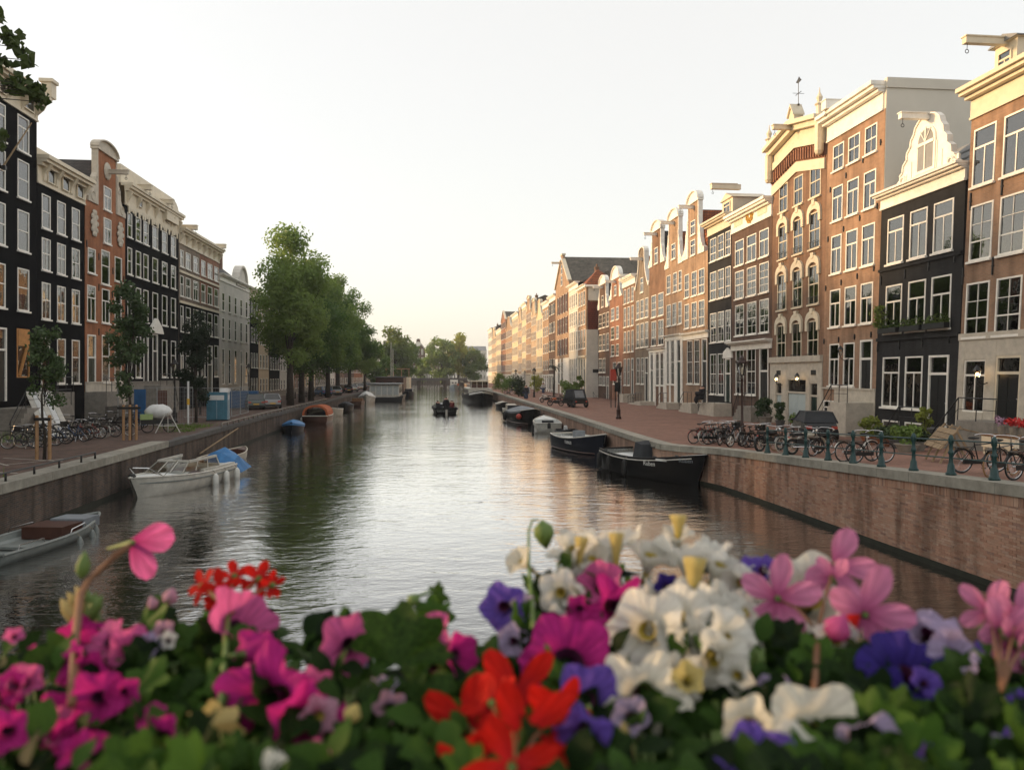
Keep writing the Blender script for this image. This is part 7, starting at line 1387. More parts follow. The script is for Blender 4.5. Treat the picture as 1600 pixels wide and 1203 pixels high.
# ------------------------------------------------------------------ people
def skin_mat(): return plain('skin', (.42,.24,.17), .6, .1, 6)
M['skin'] = skin_mat(); M['cloth_dark'] = plain('dark_clothes', (.018,.018,.022), .9, .25, 8); M['cloth_white'] = plain('white_shirt', (.55,.53,.5), .9, .1, 8); M['cloth_red'] = plain('dull_red_top', (.16,.03,.03), .9, .2, 8); M['cloth_blue'] = plain('blue_jeans', (.05,.07,.12), .9, .2, 8); M['hair'] = plain('dark_hair', (.02,.014,.01), .7, .3, 12)
def person(label, loc, rz, pose, top, legs, group=None):
    """one continuous skinned body; poses: stand, walk, sit"""
    t = thing('person', label, 'person', loc, rz, group); J, E, R = [], [], []
    def j(p, r, par=None): J.append(p); R.append(r); 
    idx = {}
    def add(n, p, r, par=None):
        idx[n] = len(J); J.append(p); R.append(r)
        if par: E.append((idx[par], idx[n]))
    hip = .95 if pose != 'sit' else .46
    add('pelvis', (0,0,hip), (.15,.12)); add('waist', (0,0,hip+.2), (.14,.11), 'pelvis'); add('chest', (0,.01,hip+.42), (.17,.12), 'waist'); add('neck', (0,.01,hip+.56), (.06,.06), 'chest'); add('head0', (0,.03,hip+.64), (.075,.085), 'neck'); add('head1', (0,.035,hip+.76), (.078,.095), 'head0'); add('head2', (0,.03,hip+.84), (.05,.06), 'head1'); add('nose', (0,.13,hip+.73), (.016,.02), 'head1')
    for s, n in ((-1,'l'),(1,'r')):
        sw = {'stand':0,'walk':.22*s,'sit':0}[pose]
        add('sh'+n, (s*.19,0,hip+.5), (.065,.065), 'chest')
        if pose == 'sit': el, ha = (s*.27,.08,hip+.25), (s*.16,.32,hip+.22)
        else: el, ha = (s*.25,-.03-sw*.4,hip+.22), (s*.25,.06-sw*.7,hip-.02)
        add('el'+n, el, (.045,.045), 'sh'+n); add('wr'+n, tuple(Vector(el).lerp(Vector(ha),.85)), (.032,.03), 'el'+n)
        w_ = Vector(ha); dv = (w_-Vector(el)).normalized(); add('pa'+n, tuple(w_+dv*.06), (.036,.02), 'wr'+n)
        for q in range(4): f = w_+dv*(.16-.012*abs(q-1.5))+Vector((0,(q-1.5)*.02,-.01)); add(f'f{q}'+n, tuple(f), (.009,.009), 'pa'+n)
        add('th'+n, tuple(w_+dv*.08+Vector((-s*.05,.03,0))), (.01,.01), 'pa'+n)
        if pose == 'sit': kn, an, to = (s*.14,.44,hip+.02), (s*.14,.46,.08), (s*.15,.62,.03)
        else: kn, an, to = (s*.1,.05+sw*.8,.5), (s*.1,sw*1.5-.02,.08+(.06 if sw < 0 else 0)), (s*.11,sw*1.5+.15,.03)
        add('hi'+n, (s*.1,0.02,hip-.05), (.10,.10), 'pelvis'); add('kn'+n, kn, (.062,.062), 'hi'+n); add('an'+n, an, (.042,.045), 'kn'+n); add('to'+n, to, (.038,.03), 'an'+n)
    me = bpy.data.meshes.new('body'); me.from_pydata(J, E, []); o = link('body', me, t); me.materials.append(top)
    sk = o.modifiers.new('skin', 'SKIN'); layer = me.skin_vertices[0] if me.skin_vertices else None
    if layer is None:
        bm = bmesh.new(); bm.from_mesh(me); L_ = bm.verts.layers.skin.verify(); bm.verts.ensure_lookup_table()
        for i, v in enumerate(bm.verts): v[L_].radius = R[i]; v[L_].use_root = i == 0
        bm.to_mesh(me); bm.free()
    o.modifiers.new('sub', 'SUBSURF').levels = 1; o.modifiers['sub'].render_levels = 1
    bpy.context.view_layer.update(); m2 = bpy.data.meshes.new_from_object(o.evaluated_get(bpy.context.evaluated_depsgraph_get())); o.modifiers.clear(); o.data = m2; m2.name = 'body'
    m2.materials.clear(); [m2.materials.append(x) for x in (top, legs, M['skin'])]
    hd = Vector(J[idx['head0']]).z-.05; hands = [Vector(J[idx['pa'+n]]) for n in 'lr']
    for p_ in m2.polygons:
        c = p_.center; p_.use_smooth = True
        p_.material_index = 2 if c.z > hd or min((c-h).length for h in hands) < .11 else (1 if (c.z < hip-.02 or (pose == 'sit' and c.y > .13 and c.z < hip+.12)) else 0)
    hr = MB().sphere((0,-.012,hip+.80),(.098,.115,.105),10,7); hr.build('hair', M['hair'], t, True); ey = MB(); [ey.sphere((s*.032,.118,hip+.76),.011,6,4) for s in (-1,1)]; ey.build('eyes', M['iron'], t); MB().box(-.02,.02,.108,.122,hip+.685,hip+.695).build('mouth', M['cloth_red'], t); er = MB(); [er.sphere((s*.082,.02,hip+.74),(.012,.025,.035),6,4) for s in (-1,1)]; er.build('ears', M['skin'], t)
    return t
def aboard(lab, x, y, z, rz, pose, a, b_):
    v = Matrix.Rotation(SLOOP.rotation_euler.z, 3, 'Z') @ Vector((x,y,0)); person(lab, (SLOOP.location.x+v.x, SLOOP.location.y+v.y, z), SLOOP.rotation_euler.z+rz, pose, M[a], M[b_], 'people in the moving sloop')
aboard('person in dark clothes standing at the helm of the moving sloop', .1,-2.3,.2,0,'stand','cloth_dark','cloth_dark'); aboard('person in dark clothes seated at the left side of the moving sloop', -.95,-2.2,.22,-1.4,'sit','cloth_dark','cloth_blue'); aboard('second seated person at the left of the moving sloop, farther forward', -.9,-.9,.22,-1.5,'sit','cloth_blue','cloth_dark'); aboard('person in a red top seated at the right side of the moving sloop', .95,-2.1,.22,1.4,'sit','cloth_red','cloth_blue'); aboard('person in dark red seated right, farther forward in the moving sloop', .9,-.7,.22,1.5,'sit','cloth_red','cloth_dark')
x, y = on(21.9,1097); person('person in black sitting on a stoop of the tan houses', (x,y,ST+1.05), 1.2, 'sit', M['cloth_dark'], M['cloth_dark'])
for px, py, rz, pose, a, b_, lab in ((849,614,.3,'walk','cloth_white','cloth_blue','person in a white top walking on the right street'),(822,623,2.2,'stand','cloth_dark','cloth_blue','person in dark clothes beside the A-board'),(896,613.5,.8,'walk','cloth_white','cloth_dark','pedestrian in pale top behind the three wheeler'),(776,606,1,'walk','cloth_red','cloth_dark','distant pedestrian in red near the barge wheelhouse')):
    p = gnd(px, py); person(lab, (p.x,p.y,ST), rz, pose, M[a], M[b_])
# ------------------------------------------------------------------ the flower box on the bridge parapet
def petal_mat(name, c, c2=None, trans=.45, vein=.35, core=None):
    """petal colour with radial veins and the flower's own darker or yellower heart"""
    m, nt, b = new_mat(name); L = nt.links.new; tc = N(nt, 'ShaderNodeTexCoord'); sp = N(nt, 'ShaderNodeSeparateXYZ'); L(tc.outputs['Object'], sp.inputs[0])
    an = N(nt, 'ShaderNodeMath', operation='ARCTAN2'); L(sp.outputs[1], an.inputs[0]); L(sp.outputs[0], an.inputs[1]); ln = N(nt, 'ShaderNodeVectorMath', operation='LENGTH'); L(tc.outputs['Object'], ln.inputs[0])
    cb = N(nt, 'ShaderNodeCombineXYZ'); L(an.outputs[0], cb.inputs[0]); L(ln.outputs['Value'], cb.inputs[1]); mp = N(nt, 'ShaderNodeMapping'); mp.inputs['Scale'].default_value = (7,1.2,1); L(cb.outputs[0], mp.inputs[0])
    nz = N(nt, 'ShaderNodeTexNoise'); nz.inputs['Scale'].default_value = 1; nz.inputs['Detail'].default_value = 4; L(mp.outputs[0], nz.inputs['Vector'])
    r = N(nt, 'ShaderNodeValToRGB'); r.color_ramp.elements[0].position = .32; r.color_ramp.elements[1].position = .66; r.color_ramp.elements[0].color = c4([x*(1-vein) for x in c]); r.color_ramp.elements[1].color = c4(c2 or [min(1,x*1.15) for x in c]); L(nz.outputs[0], r.inputs[0])
    mr = N(nt, 'ShaderNodeMapRange'); mr.inputs[1].default_value = .12; mr.inputs[2].default_value = .62; mr.inputs[3].default_value = .75; mr.inputs[4].default_value = 0; L(ln.outputs['Value'], mr.inputs[0])
    mc = N(nt, 'ShaderNodeMix'); mc.data_type = 'RGBA'; L(mr.outputs[0], mc.inputs[0]); L(r.outputs[0], mc.inputs[6]); mc.inputs[7].default_value = c4(core or [x*.35 for x in c]); src = mc.outputs[2]
    L(src, b.inputs['Base Color']); b.inputs['Roughness'].default_value = .65; b.inputs['Specular IOR Level'].default_value = .15
    bp = N(nt, 'ShaderNodeBump'); bp.inputs['Strength'].default_value = .5; bp.inputs['Distance'].default_value = .05; L(nz.outputs[0], bp.inputs['Height']); L(bp.outputs[0], b.inputs['Normal'])
    tl = N(nt, 'ShaderNodeBsdfTranslucent'); L(src, tl.inputs[0]); mx = N(nt, 'ShaderNodeMixShader'); mx.inputs[0].default_value = trans; L(b.outputs[0], mx.inputs[1]); L(tl.outputs[0], mx.inputs[2]); L(mx.outputs[0], nt.nodes['Material Output'].inputs[0]); return m
PM = {'magenta': petal_mat('magenta_petal', (.56,.03,.26)), 'pinkmag': petal_mat('pink_petal', (.70,.14,.38), None, .45, .35, (.40,.02,.16)), 'red': petal_mat('scarlet_petal', (.60,.016,.010), None, .35, .25, (.50,.02,.03)), 'white': petal_mat('white_petal', (.74,.73,.68), None, .4, .07, (.50,.50,.30)), 'cream': petal_mat('cream_petal', (.76,.73,.63), None, .4, .08, (.62,.54,.32)),
      'violet': petal_mat('violet_petal', (.17,.10,.50)), 'blue': petal_mat('deep_violet_petal', (.055,.035,.26)), 'lilac': petal_mat('lilac_petal', (.46,.38,.58)), 'pink': petal_mat('geranium_pink_petal', (.66,.24,.42), None, .35, .25, (.42,.06,.20)), 'palepink': petal_mat('pale_pink_petal', (.66,.38,.50)), 'yellow': petal_mat('yellow_tube', (.66,.55,.22), None, .4, .1, (.55,.45,.12))}
M['throat_dark'] = plain('dark_throat', (.05,.004,.03), .6, .3, 40); M['throat_yellow'] = plain('yellow_throat', (.42,.33,.06), .6, .3, 40); M['throat_brown'] = plain('brown_throat', (.09,.03,.02), .6, .3, 40)
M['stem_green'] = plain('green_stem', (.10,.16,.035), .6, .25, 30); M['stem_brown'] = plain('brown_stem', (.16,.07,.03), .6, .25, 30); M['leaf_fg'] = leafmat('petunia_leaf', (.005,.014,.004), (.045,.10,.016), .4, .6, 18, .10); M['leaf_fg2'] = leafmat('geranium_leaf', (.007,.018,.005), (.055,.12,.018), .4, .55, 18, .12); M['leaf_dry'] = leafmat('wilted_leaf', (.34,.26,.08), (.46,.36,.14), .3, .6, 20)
rf = random.Random(77)
def basis(n, spin=0):
    n = n.normalized(); a = n.cross(Vector((0,0,1))); a = Vector((1,0,0)) if a.length < .05 else a.normalized(); b = n.cross(a); return (a*cos(spin)+b*sin(spin)), (b*cos(spin)-a*sin(spin)), n
def petunia_mesh(R, cup, ruffle, seed, tube=.055, star=.13):
    """five joined lobes with a ruffled edge around a funnel; +z is the way it faces"""
    rr = random.Random(seed); mb = MB(); NR, NA = 8, 60; ph = [rr.uniform(0,6.28) for _ in range(4)]; rows = []
    for i in range(NR+1):
        u = i/NR; row = []
        for j in range(NA):
            a = 2*pi*j/NA; lobe = 1+star*cos(5*a)*u**1.5; r = (.10+.90*u)*R*lobe
            z = -tube*(1-u)**3 + cup*R*(u-.5)*u - .16*R*u**1.5*(abs(cos(2.5*a+ph[1]*0))**3) + .05*R*sin(31*a+ph[2])*u**4 + ruffle*R*u**2.5*(.5*sin(5*a+ph[0])+.35*sin(9*a+ph[1])+.28*sin(14*a+ph[2])) - .10*R*u**3*(1+sin(2*a+ph[3]))
            row.append(mb.vert(r*cos(a), r*sin(a), z))
        rows.append(row)
    for p, q in zip(rows, rows[1:]):
        for j in range(NA): k=(j+1)%NA; mb.face((p[j],p[k],q[k],q[j]))
    return mb
PET = {}
def lookat(n, spin): a, b, c = basis(n, spin); return Matrix((a,b,c)).transposed().to_euler()
class Plant:
    def __init__(s, label, cat, base, group): s.root = thing('flowering_plant', label, cat, base, 0, group); s.o = Vector(base); s.nl = 0
    def loc(s, p): return tuple(Vector(p)-s.o)
def fpos(px, py, dd=0): return at(px, py, fdist(py)+dd)
def fdist(py): return .98-.44*min(1.1,max(0,(py-810)/393))
def petunia(pl, px, py, size, col, face, throat='throat_dark', cup=.25, ruffle=.16, back=None, dd=0, star=.13, thr=.24, tubecol=None):
    d = fdist(py)+dd; R = size*.41/FPX*d; p = at(px, py, d); k = (col, round(cup,1), round(ruffle,2), rf.randrange(3), round(star,2))
    if k not in PET: PET[k] = petunia_mesh(1, cup, ruffle, len(PET)+3, .9, star).mesh('flower', PM[col], True)
    n = RGT*face[0] + UP*face[1] - FWD*face[2]; o = link('flower', PET[k], pl.root, pl.loc(p), rot=lookat(n, rf.uniform(0,6))); o.scale = (R,R,R)
    t = MB().lathe([(thr,-.10),(thr*.75,-.25),(thr*.5,-.5),(thr*.3,-.85)], 12, cap=False); t.sphere((0,0,-.62), (.09,.09,.12), 6, 4); q = t.build('throat', M[throat], o, True)
    c = MB().lathe([(.13,-.9),(.12,-1.25),(.10,-1.6),(.06,-1.75)], 8).lathe([(.2,-.5),(.14,-.9)], 8, cap=False); c.build('tube', PM[tubecol] if tubecol else M['stem_green'], o, True)
    sp = MB(); [sp.poly([(.08*cos(a),.08*sin(a),-1.55),(.22*cos(a+.25),.22*sin(a+.25),-1.2),(.3*cos(a),.3*sin(a),-.75),(.22*cos(a-.25),.22*sin(a-.25),-1.2)]) for a in [2*pi*i/5 for i in range(5)]]; sp.build('sepals', M['leaf_fg'], o)
    return o
def petal_mesh(seed):
    rr = random.Random(seed); mb = MB(); NU, NV = 7, 5; V = []
    for i in range(NU):
        u = i/(NU-1); w_ = .27*sin(pi*(.05+.87*u**1.4))**.75; V.append([mb.vert(w_*(j/(NV-1)-.5)*2, u, .14*u*u*(1 if seed % 2 else -.5)+.10*(abs(j/(NV-1)-.5)*2)**2*w_*2+.02*rr.uniform(-1,1)) for j in range(NV)])
    for i in range(NU-1):
        for j in range(NV-1): mb.face((V[i][j],V[i][j+1],V[i+1][j+1],V[i+1][j]))
    return mb
GP = {}
def geranium(pl, px, py, size, col, face, spin=None, n=5, skip=(), dd=0, width=1.0, stem_to=None):
    d = fdist(py)+dd; R = size/2/FPX*d*1.05; p = at(px, py, d); nrm = RGT*face[0] + UP*face[1] - FWD*face[2]; o = MB().lathe([(.002,-.02*R/.02),(.004,0),(.0035,.004),(.001,.006)], 6).build('flower', M['stem_green'], pl.root, loc=pl.loc(p)); o.rotation_euler = lookat(nrm, rf.uniform(0,6) if spin is None else spin)
    for i in range(n):
        if i in skip: continue
        k = (col, rf.randrange(4))
        if k not in GP: GP[k] = petal_mesh(k[1]+len(GP)).mesh('petal', PM[col], True)
        q = link('petal', GP[k], o); q.scale = (R*width*rf.uniform(.95,1.2), R*rf.uniform(.92,1.08), R); q.rotation_euler = (rf.uniform(.05,.35), 0, 2*pi*i/n+rf.uniform(-.12,.12))
    if stem_to: e = Vector(pl.loc(fpos(*stem_to)))-Vector(pl.loc(p)); st = MB().tube([(0,0,0), tuple(e*.5+Vector((0,.0,.006))), tuple(e)], [.0014,.0016,.002], 5); s_ = link('pedicel', st.mesh('pedicel', M['stem_brown'], True), pl.root, pl.loc(p))
    return o
def stem(pl, pts, r, mat='stem_green', name='stem', dd=0): return MB().tube([pl.loc(fpos(x,y,dd)) for x, y in pts], r, 6).build(name, M[mat], pl.root, True)
def bud(pl, px, py, L, w_, mat, ang=0, dd=0, name='bud'):
    p = fpos(px,py,dd); d = fdist(py)+dd; k = d/FPX; q = MB().lathe([(.10,-.5),(.16,.0),(.22,.4),(.34,.8),(.42,1.0)] if name == 'yellow_tube' else [(.05,0),(.5,.25),(.55,.5),(.3,.8),(.04,1)], 8).build(name, mat, pl.root, True, loc=pl.loc(p)); q.scale = (w_*k,w_*k,L*k); q.rotation_euler = (0, ang, -YAW); return q
LF = {}
def leaf_mesh(kind, seed):
    rr = random.Random(seed); mb = MB()
    if kind == 'o':                               # ovate petunia leaf
        prof = [(0,.04),(.15,.22),(.35,.34),(.55,.33),(.75,.22),(.9,.10),(1,.01)]; C_ = [mb.vert(0,y,.05*sin(y*3)) for y, _ in prof]; A = [mb.vert(-w_,y,.09*w_*3+.05*sin(y*3)-.25*y*y*.3) for y, w_ in prof]; B_ = [mb.vert(w_,y,.09*w_*3+.05*sin(y*3)-.25*y*y*.3) for y, w_ in prof]
        for i in range(len(prof)-1): mb.face((A[i],C_[i],C_[i+1],A[i+1])); mb.face((C_[i],B_[i],B_[i+1],C_[i+1]))
    else:                                         # lobed, scalloped geranium leaf
        n = 44; c = mb.vert(0,.12,0); ring = []; mid = []
        for i in range(n+1):
            a = -pi/2+.28+(2*pi-.56)*i/n; lob = 1+.16*cos(7*a+.4)+.05*cos(21*a); r = .55*lob; ring.append(mb.vert(r*cos(a), .45+r*sin(a), .10*sin(3.5*a+seed)+.10*r)); mid.append(mb.vert(.5*r*cos(a), .30+.5*r*sin(a), .05*sin(3.5*a+seed)))
        for i in range(n): mb.face((c,mid[i],mid[i+1])); mb.face((mid[i],ring[i],ring[i+1],mid[i+1]))
    return mb
def leaf(pl, p, size, n, spin, kind, mat=None, yx=1.0):
    k = (kind, rf.randrange(4), mat)
    if k not in LF: LF[k] = leaf_mesh(kind, len(LF)).mesh('leaf', M[mat or ('leaf_fg' if kind == 'o' else 'leaf_fg2')], True)
    o = link('leaf', LF[k], pl.root, pl.loc(p), rot=lookat(n, spin)); o.scale = (size*yx, size, size); pl.nl += 1; return o
BX = EYE-.62
t = thing('flower_box', 'long dark flower trough on the bridge parapet', 'planter', (C0+FWD*.85+Vector((0,0,-.78)))[:], -YAW); MB().box(-1.3,1.3,-.16,.16,-.10,.0).build('trough_floor', M['black_paint'], t); [MB().box(-1.3,1.3,y-.01,y+.01,.001,.2).build('trough_side', M['black_paint'], t) for y in (-.15,.15)]; MB().box(-1.28,1.28,-.138,.138,.002,.16).build('soil', M['earth'], t)
t = thing('bridge_parapet', 'stone bridge parapet under the flower trough', 'parapet', (C0+FWD*.85+Vector((0,0,-1.5)))[:], -YAW); MB().box(-9,9,-.18,.18,0,.6).build('parapet_wall', M['stone'], t); b = MB().box(-9,9,-8,.2,-.3,-.002).build('bridge_deck', M['dark_stone'], t)
base = lambda px: tuple(C0 + FWD*.82 + RGT*((px-CX)/FPX*.82) + Vector((0,0,-.62)))
GF = 'flowering plants in the bridge flower box'
def P(label, px, cat='flower'): return Plant(label, cat, base(px), GF)
A = P('magenta petunia plant filling the left end of the flower box', 150); B = P('scarlet geranium with small bright florets at the back left', 360); C_ = P('tall pink geranium with one floret reaching over the water on the left', 130); D = P('big magenta petunias left of the bare gap', 420); E = P('pink petunia plant in the middle with leafy tips over the water', 600)
F_ = P('white petunia plant with yellow tubes at the top of the mound', 1000); G = P('magenta petunia with dark throat among the white ones', 920); Hh = P('large scarlet geranium at the bottom centre', 790); I = P('violet petunias tucked beside the scarlet geranium', 900); J = P('pink geranium with spread petals right of the white petunias', 1300); K = P('lilac and deep violet petunias right of centre', 1450); Lp = P('pink geranium cluster at the right frame edge', 1560); Mw = P('white petunias low at the right', 1270)
up = (0,.8,.6); fr = (0,.25,1); side = (.8,.5,.3); sl = (-.7,.5,.4)
# left part
geranium(C_, 205,848, 125,'pinkmag',(.8,.25,.5), 0.3, 5, (2,3,4), width=1.15, stem_to=(150,900)); stem(C_, [(205,850),(175,873),(140,905),(125,930),(118,1000),(112,1100)], [.003,.0032,.0035,.0045,.004,.004], 'stem_brown')
for i, (x, y, a, L_) in enumerate(((118,915,2.6,80),(135,920,2.9,90),(150,925,3.4,85),(105,925,2.4,75),(160,930,3.7,70),(128,905,.1,45),(95,935,2.5,70))): bud(C_, x, y, L_, 20, M['stem_green'] if i % 3 else M['leaf_dry'], a, name='hanging_bud')
for x, y, s, fc in ((318,916,60,(-.5,.4,.7)),(345,922,66,(0,.4,.9)),(366,902,58,(.3,.7,.6)),(338,930,44,(-.2,.0,.9)),(404,905,58,(.3,.5,.8)),(424,914,44,(.7,.2,.6))): geranium(B, x, y, s, 'red', fc, stem_to=(355,965), width=.9)
stem(B, [(356,960),(352,1020),(345,1100)], .003, 'stem_green'); bud(B,262,945,28,22,PM['palepink'],.3); bud(B,243,952,22,16,PM['palepink'],-.4)
petunia(D, 372,972,128,'pinkmag',(.5,.7,.3),'throat_dark',1.1,.10,thr=.2); petunia(D, 415,1095,190,'magenta',(-.25,.2,1),'throat_dark',.3,.2,star=.2); petunia(D, 470,1120,120,'magenta',(.6,.1,.8),cup=.5); petunia(D, 395,1022,90,'violet' if 0 else 'magenta',(.2,-.3,-.9),cup=.6); petunia(D, 500,1118,72,'palepink',(.3,.2,.9),'throat_yellow',.2)
for x, y, s, c, f in ((165,1000,86,'pinkmag',(-.5,.6,.6)),(205,1012,80,'pinkmag',(.4,.5,.8)),(112,1035,80,'magenta',(-.6,.3,.7)),(228,1010,52,'lilac',(.2,.5,.8)),(150,1090,100,'magenta',(.1,.2,.9)),(192,1082,60,'magenta',(.4,.1,.9)),(15,1072,70,'magenta',(-.2,.4,.8)),(40,1062,60,'pinkmag',(.4,.5,.6)),(8,1142,80,'magenta',(.2,.3,.9)),(22,992,34,'pinkmag',(.4,.7,.5)),(255,985,40,'palepink',(.1,.6,.8)),(262,1000,34,'white',(.1,.4,.9))): petunia(A, x, y, s, c, f, 'throat_dark', .45, .18)
leaf(A, fpos(300,1130), .040, -FWD+RGT*.3+UP*.4, 1.2, 'g', 'leaf_dry', .9); bud(D,545,1128,32,26,PM['yellow'],.4); bud(D,412,1200,40,50,PM['cream'],1.2)
# middle
petunia(E, 545,1005,110,'pinkmag',(.25,.4,.85),'throat_dark',.55,.14); petunia(E, 556,975,52,'palepink',(.1,.7,.6)); petunia(E, 610,990,60,'pinkmag',(.2,.6,.6),cup=.7); petunia(E, 672,998,100,'pinkmag',(-.5,.6,.5),cup=.8,thr=.2); petunia(E, 715,1024,86,'magenta',(.8,.2,.5),cup=.9,thr=.3)
stem(E, [(560,1010),(590,970),(640,938),(680,920)], [.003,.0024,.002,.0016]); leaf(E, fpos(690,940), .036, -FWD+UP*.6, -.5, 'g', None, 1.1); leaf(E, fpos(672,925), .026, -FWD*.6+RGT*.8+UP*.2, 1.0, 'g'); bud(E,640,945,22,20,M['stem_green'],.7)
leaf(E, fpos(530,970), .050, -FWD+UP*.5-RGT*.3, .3, 'g', None, 1.2); leaf(E, fpos(555,960), .04, -FWD+UP*.3+RGT*.5, -.6, 'g'); leaf(E, fpos(615,1050), .060, -FWD*1.0+UP*.4, 2.9, 'g', None, 1.3); leaf(E, fpos(640,1055), .055, -FWD*1.0+UP*.3, .3, 'g', None, 1.2)
# right of centre
petunia(I, 785,947,88,'violet',(-.3,.2,.9),'throat_dark',.25,.2); petunia(I, 818,945,50,'lilac',(.4,.2,.8)); petunia(I, 800,1000,62,'lilac',(-.4,.3,.8),cup=.4); petunia(I, 920,1092,130,'violet',(.2,.35,.85),'throat_dark',.3,.2); petunia(I, 912,1150,110,'violet',(-.2,-.2,.95),'throat_dark',.35,.2); petunia(I, 1192,886,80,'violet',(-.1,.85,.3),cup=.4); petunia(I, 1042,915,48,'blue',(0,.4,.8),cup=.6)
bud(F_, 847,812,46,30,M['stem_green'],3.0,name='nodding_bud'); stem(F_, [(842,812),(832,812),(826,830),(826,880),(832,960),(836,1040)], [.0012,.0014,.0016,.002,.0025,.003]); petunia(F_, 812,876,56,'cream',(-.7,.6,.3),'throat_yellow',1.1,.08,tubecol='yellow'); petunia(F_, 875,925,84,'white',(-.2,.3,.9),'throat_yellow',.3,.15)
for x, y, s, f, c, cp in ((893,862,95,(-.3,.9,-.2),'white',.7),(955,842,115,(.0,.95,-.25),'white',.8),(1018,862,100,(.2,.9,.1),'white',.6),(1082,862,140,(.1,.95,-.1),'white',.8),(1130,878,110,(.4,.85,.1),'white',.6),(925,870,70,(-.1,.8,.4),'white',.5),(1058,835,60,(-.1,.9,.2),'white',.8)): petunia(F_, x, y, s, c, f, 'throat_yellow', cp, .14, tubecol='yellow')
for x, y, s, f in ((1010,985,150,(-.3,.3,.9)),(1090,985,185,(.1,.35,.9)),(1060,960,120,(-.1,.6,.7)),(1140,1000,120,(.5,.3,.8)),(1120,1035,120,(.2,-.2,.9)),(1165,955,95,(.3,.6,.6)),(1045,1010,120,(-.4,.1,.9))): petunia(F_, x, y, s, 'white', f, 'throat_yellow', .3, .2, dd=rf.uniform(-.03,.03))
petunia(F_, 1005,1088,150,'cream',(-.1,.15,1),'throat_brown',.25,.24,star=.28,thr=.28); bud(F_,1083,935,62,46,PM['yellow'],.05,name='yellow_tube'); bud(F_,963,880,46,30,PM['yellow'],.0,name='yellow_tube'); bud(F_,905,880,40,28,PM['yellow'],.1,name='yellow_tube'); bud(F_,1060,836,30,34,PM['yellow'],.0,name='yellow_tube'); petunia(F_, 1075,1060,62,'yellow',(0,.6,.7),'throat_yellow',.7)
petunia(G, 938,910,84,'pinkmag',(-.2,.7,.7),'throat_dark',.7,.14); petunia(G, 965,948,110,'magenta',(.35,.15,.9),'throat_dark',.3,.16,star=.32); petunia(G, 903,950,50,'magenta',(-.5,.2,.8),cup=.5); petunia(G, 888,1035,185,'magenta',(.05,.62,.75),'throat_dark',.35,.12,thr=.36)
for x, y, s, f, sp in ((730,1135,165,(-.25,.25,.95),.4),(805,1085,150,(.1,.4,.9),1.2),(815,1145,170,(.1,.1,1),2.2),(868,1120,130,(.45,.2,.9),.1),(800,1195,160,(0,-.1,1),.9),(855,1185,120,(.35,0,.95),1.9),(735,1205,120,(-.3,0,.95),2.9),(770,1100,100,(-.3,.6,.7),0)): geranium(Hh, x, y, s, 'red', f, sp, dd=rf.uniform(-.04,.04), width=.84, stem_to=(800,1210))
for i, (x, y, a) in enumerate(((955,1130,3.0),(968,1135,3.2),(980,1130,3.5),(945,1128,2.7),(972,1125,2.9))): bud(I, x, y, 80, 16, M['stem_green'] if i % 2 else M['leaf_dry'], a, name='hanging_bud')
# right part
geranium(J, 1305,882, 122,'pink',(.05,.35,.9), .15, 5, (3,), width=.95, stem_to=(1278,985)); geranium(J, 1215,935, 130,'pink',(-.15,.3,.95), .5, 5, width=.9, stem_to=(1278,985)); geranium(J, 1350,960, 150,'pink',(.1,.1,1), .3, 5, width=.95, stem_to=(1278,985)); geranium(J, 1300,905, 70,'pink',(-.5,.4,.7), 0, 5, (0,1), stem_to=(1278,985)); stem(J, [(1278,985),(1275,1040),(1270,1120)], .003, 'stem_brown')
bud(J,1298,1000,46,40,PM['pinkmag'],.5); bud(J,1312,985,40,26,PM['red'],.9)
petunia(Mw, 1270,932,185,'cream',(.05,.6,.8),'throat_yellow',.3,.16,dd=.04); petunia(Mw, 1310,1000,90,'white',(.2,.2,.9),'throat_yellow',.4); petunia(Mw, 1275,1150,195,'cream',(.1,.2,.95),'throat_yellow',.35,.12); petunia(Mw, 1170,1130,100,'cream',(-.5,.3,.8),'throat_yellow',.4); petunia(Mw, 1230,1175,120,'white',(-.1,.0,.95),'throat_yellow',.4)
petunia(K, 1420,1045,175,'blue',(.15,.85,.5),'throat_dark',.3,.16,thr=.2); petunia(K, 1450,985,110,'lilac',(-.3,.7,.6),'throat_dark',-.5,.16); petunia(K, 1505,1018,140,'lilac',(.55,.35,.75),'throat_dark',-.5,.18); petunia(K, 1530,1055,80,'lilac',(.8,-.1,.5),cup=-.4); petunia(K, 1357,1160,135,'lilac',(.1,-.25,.95),'throat_dark',.7,.12); petunia(K, 1185,1190,150,'violet',(0,.7,.7),'throat_dark',.3); petunia(K, 1595,1098,50,'violet',(.2,.2,.9)); petunia(K, 1455,1178,50,'violet',(.1,.3,.9))
for x, y, s, f, sp in ((1545,955,100,(-.35,.4,.85),.2),(1562,985,120,(.1,.2,1),.9),(1590,965,110,(.3,.4,.9),1.6),(1580,1000,90,(.2,-.1,.95),0),(1598,1010,90,(.4,.1,.9),.4)): geranium(Lp, x, y, s, 'pink', f, sp, width=.85, stem_to=(1565,1080))
for i, (x, y) in enumerate(((1178,1010),(1185,1015),(1172,1012),(1192,1012))): bud(F_, x, y, 62, 16, M['stem_green'], 2.9+i*.15, name='hanging_bud')
for x, y, s, sp, sz in ((1225,1100,.085,.2,0),(1180,1075,.05,1.2,0),(1420,1120,.075,-.4,0),(1330,1060,.06,.8,0)): leaf(J, fpos(x,y+20), s, -FWD+UP*.5+RGT*rf.uniform(-.3,.3), sp, 'g')
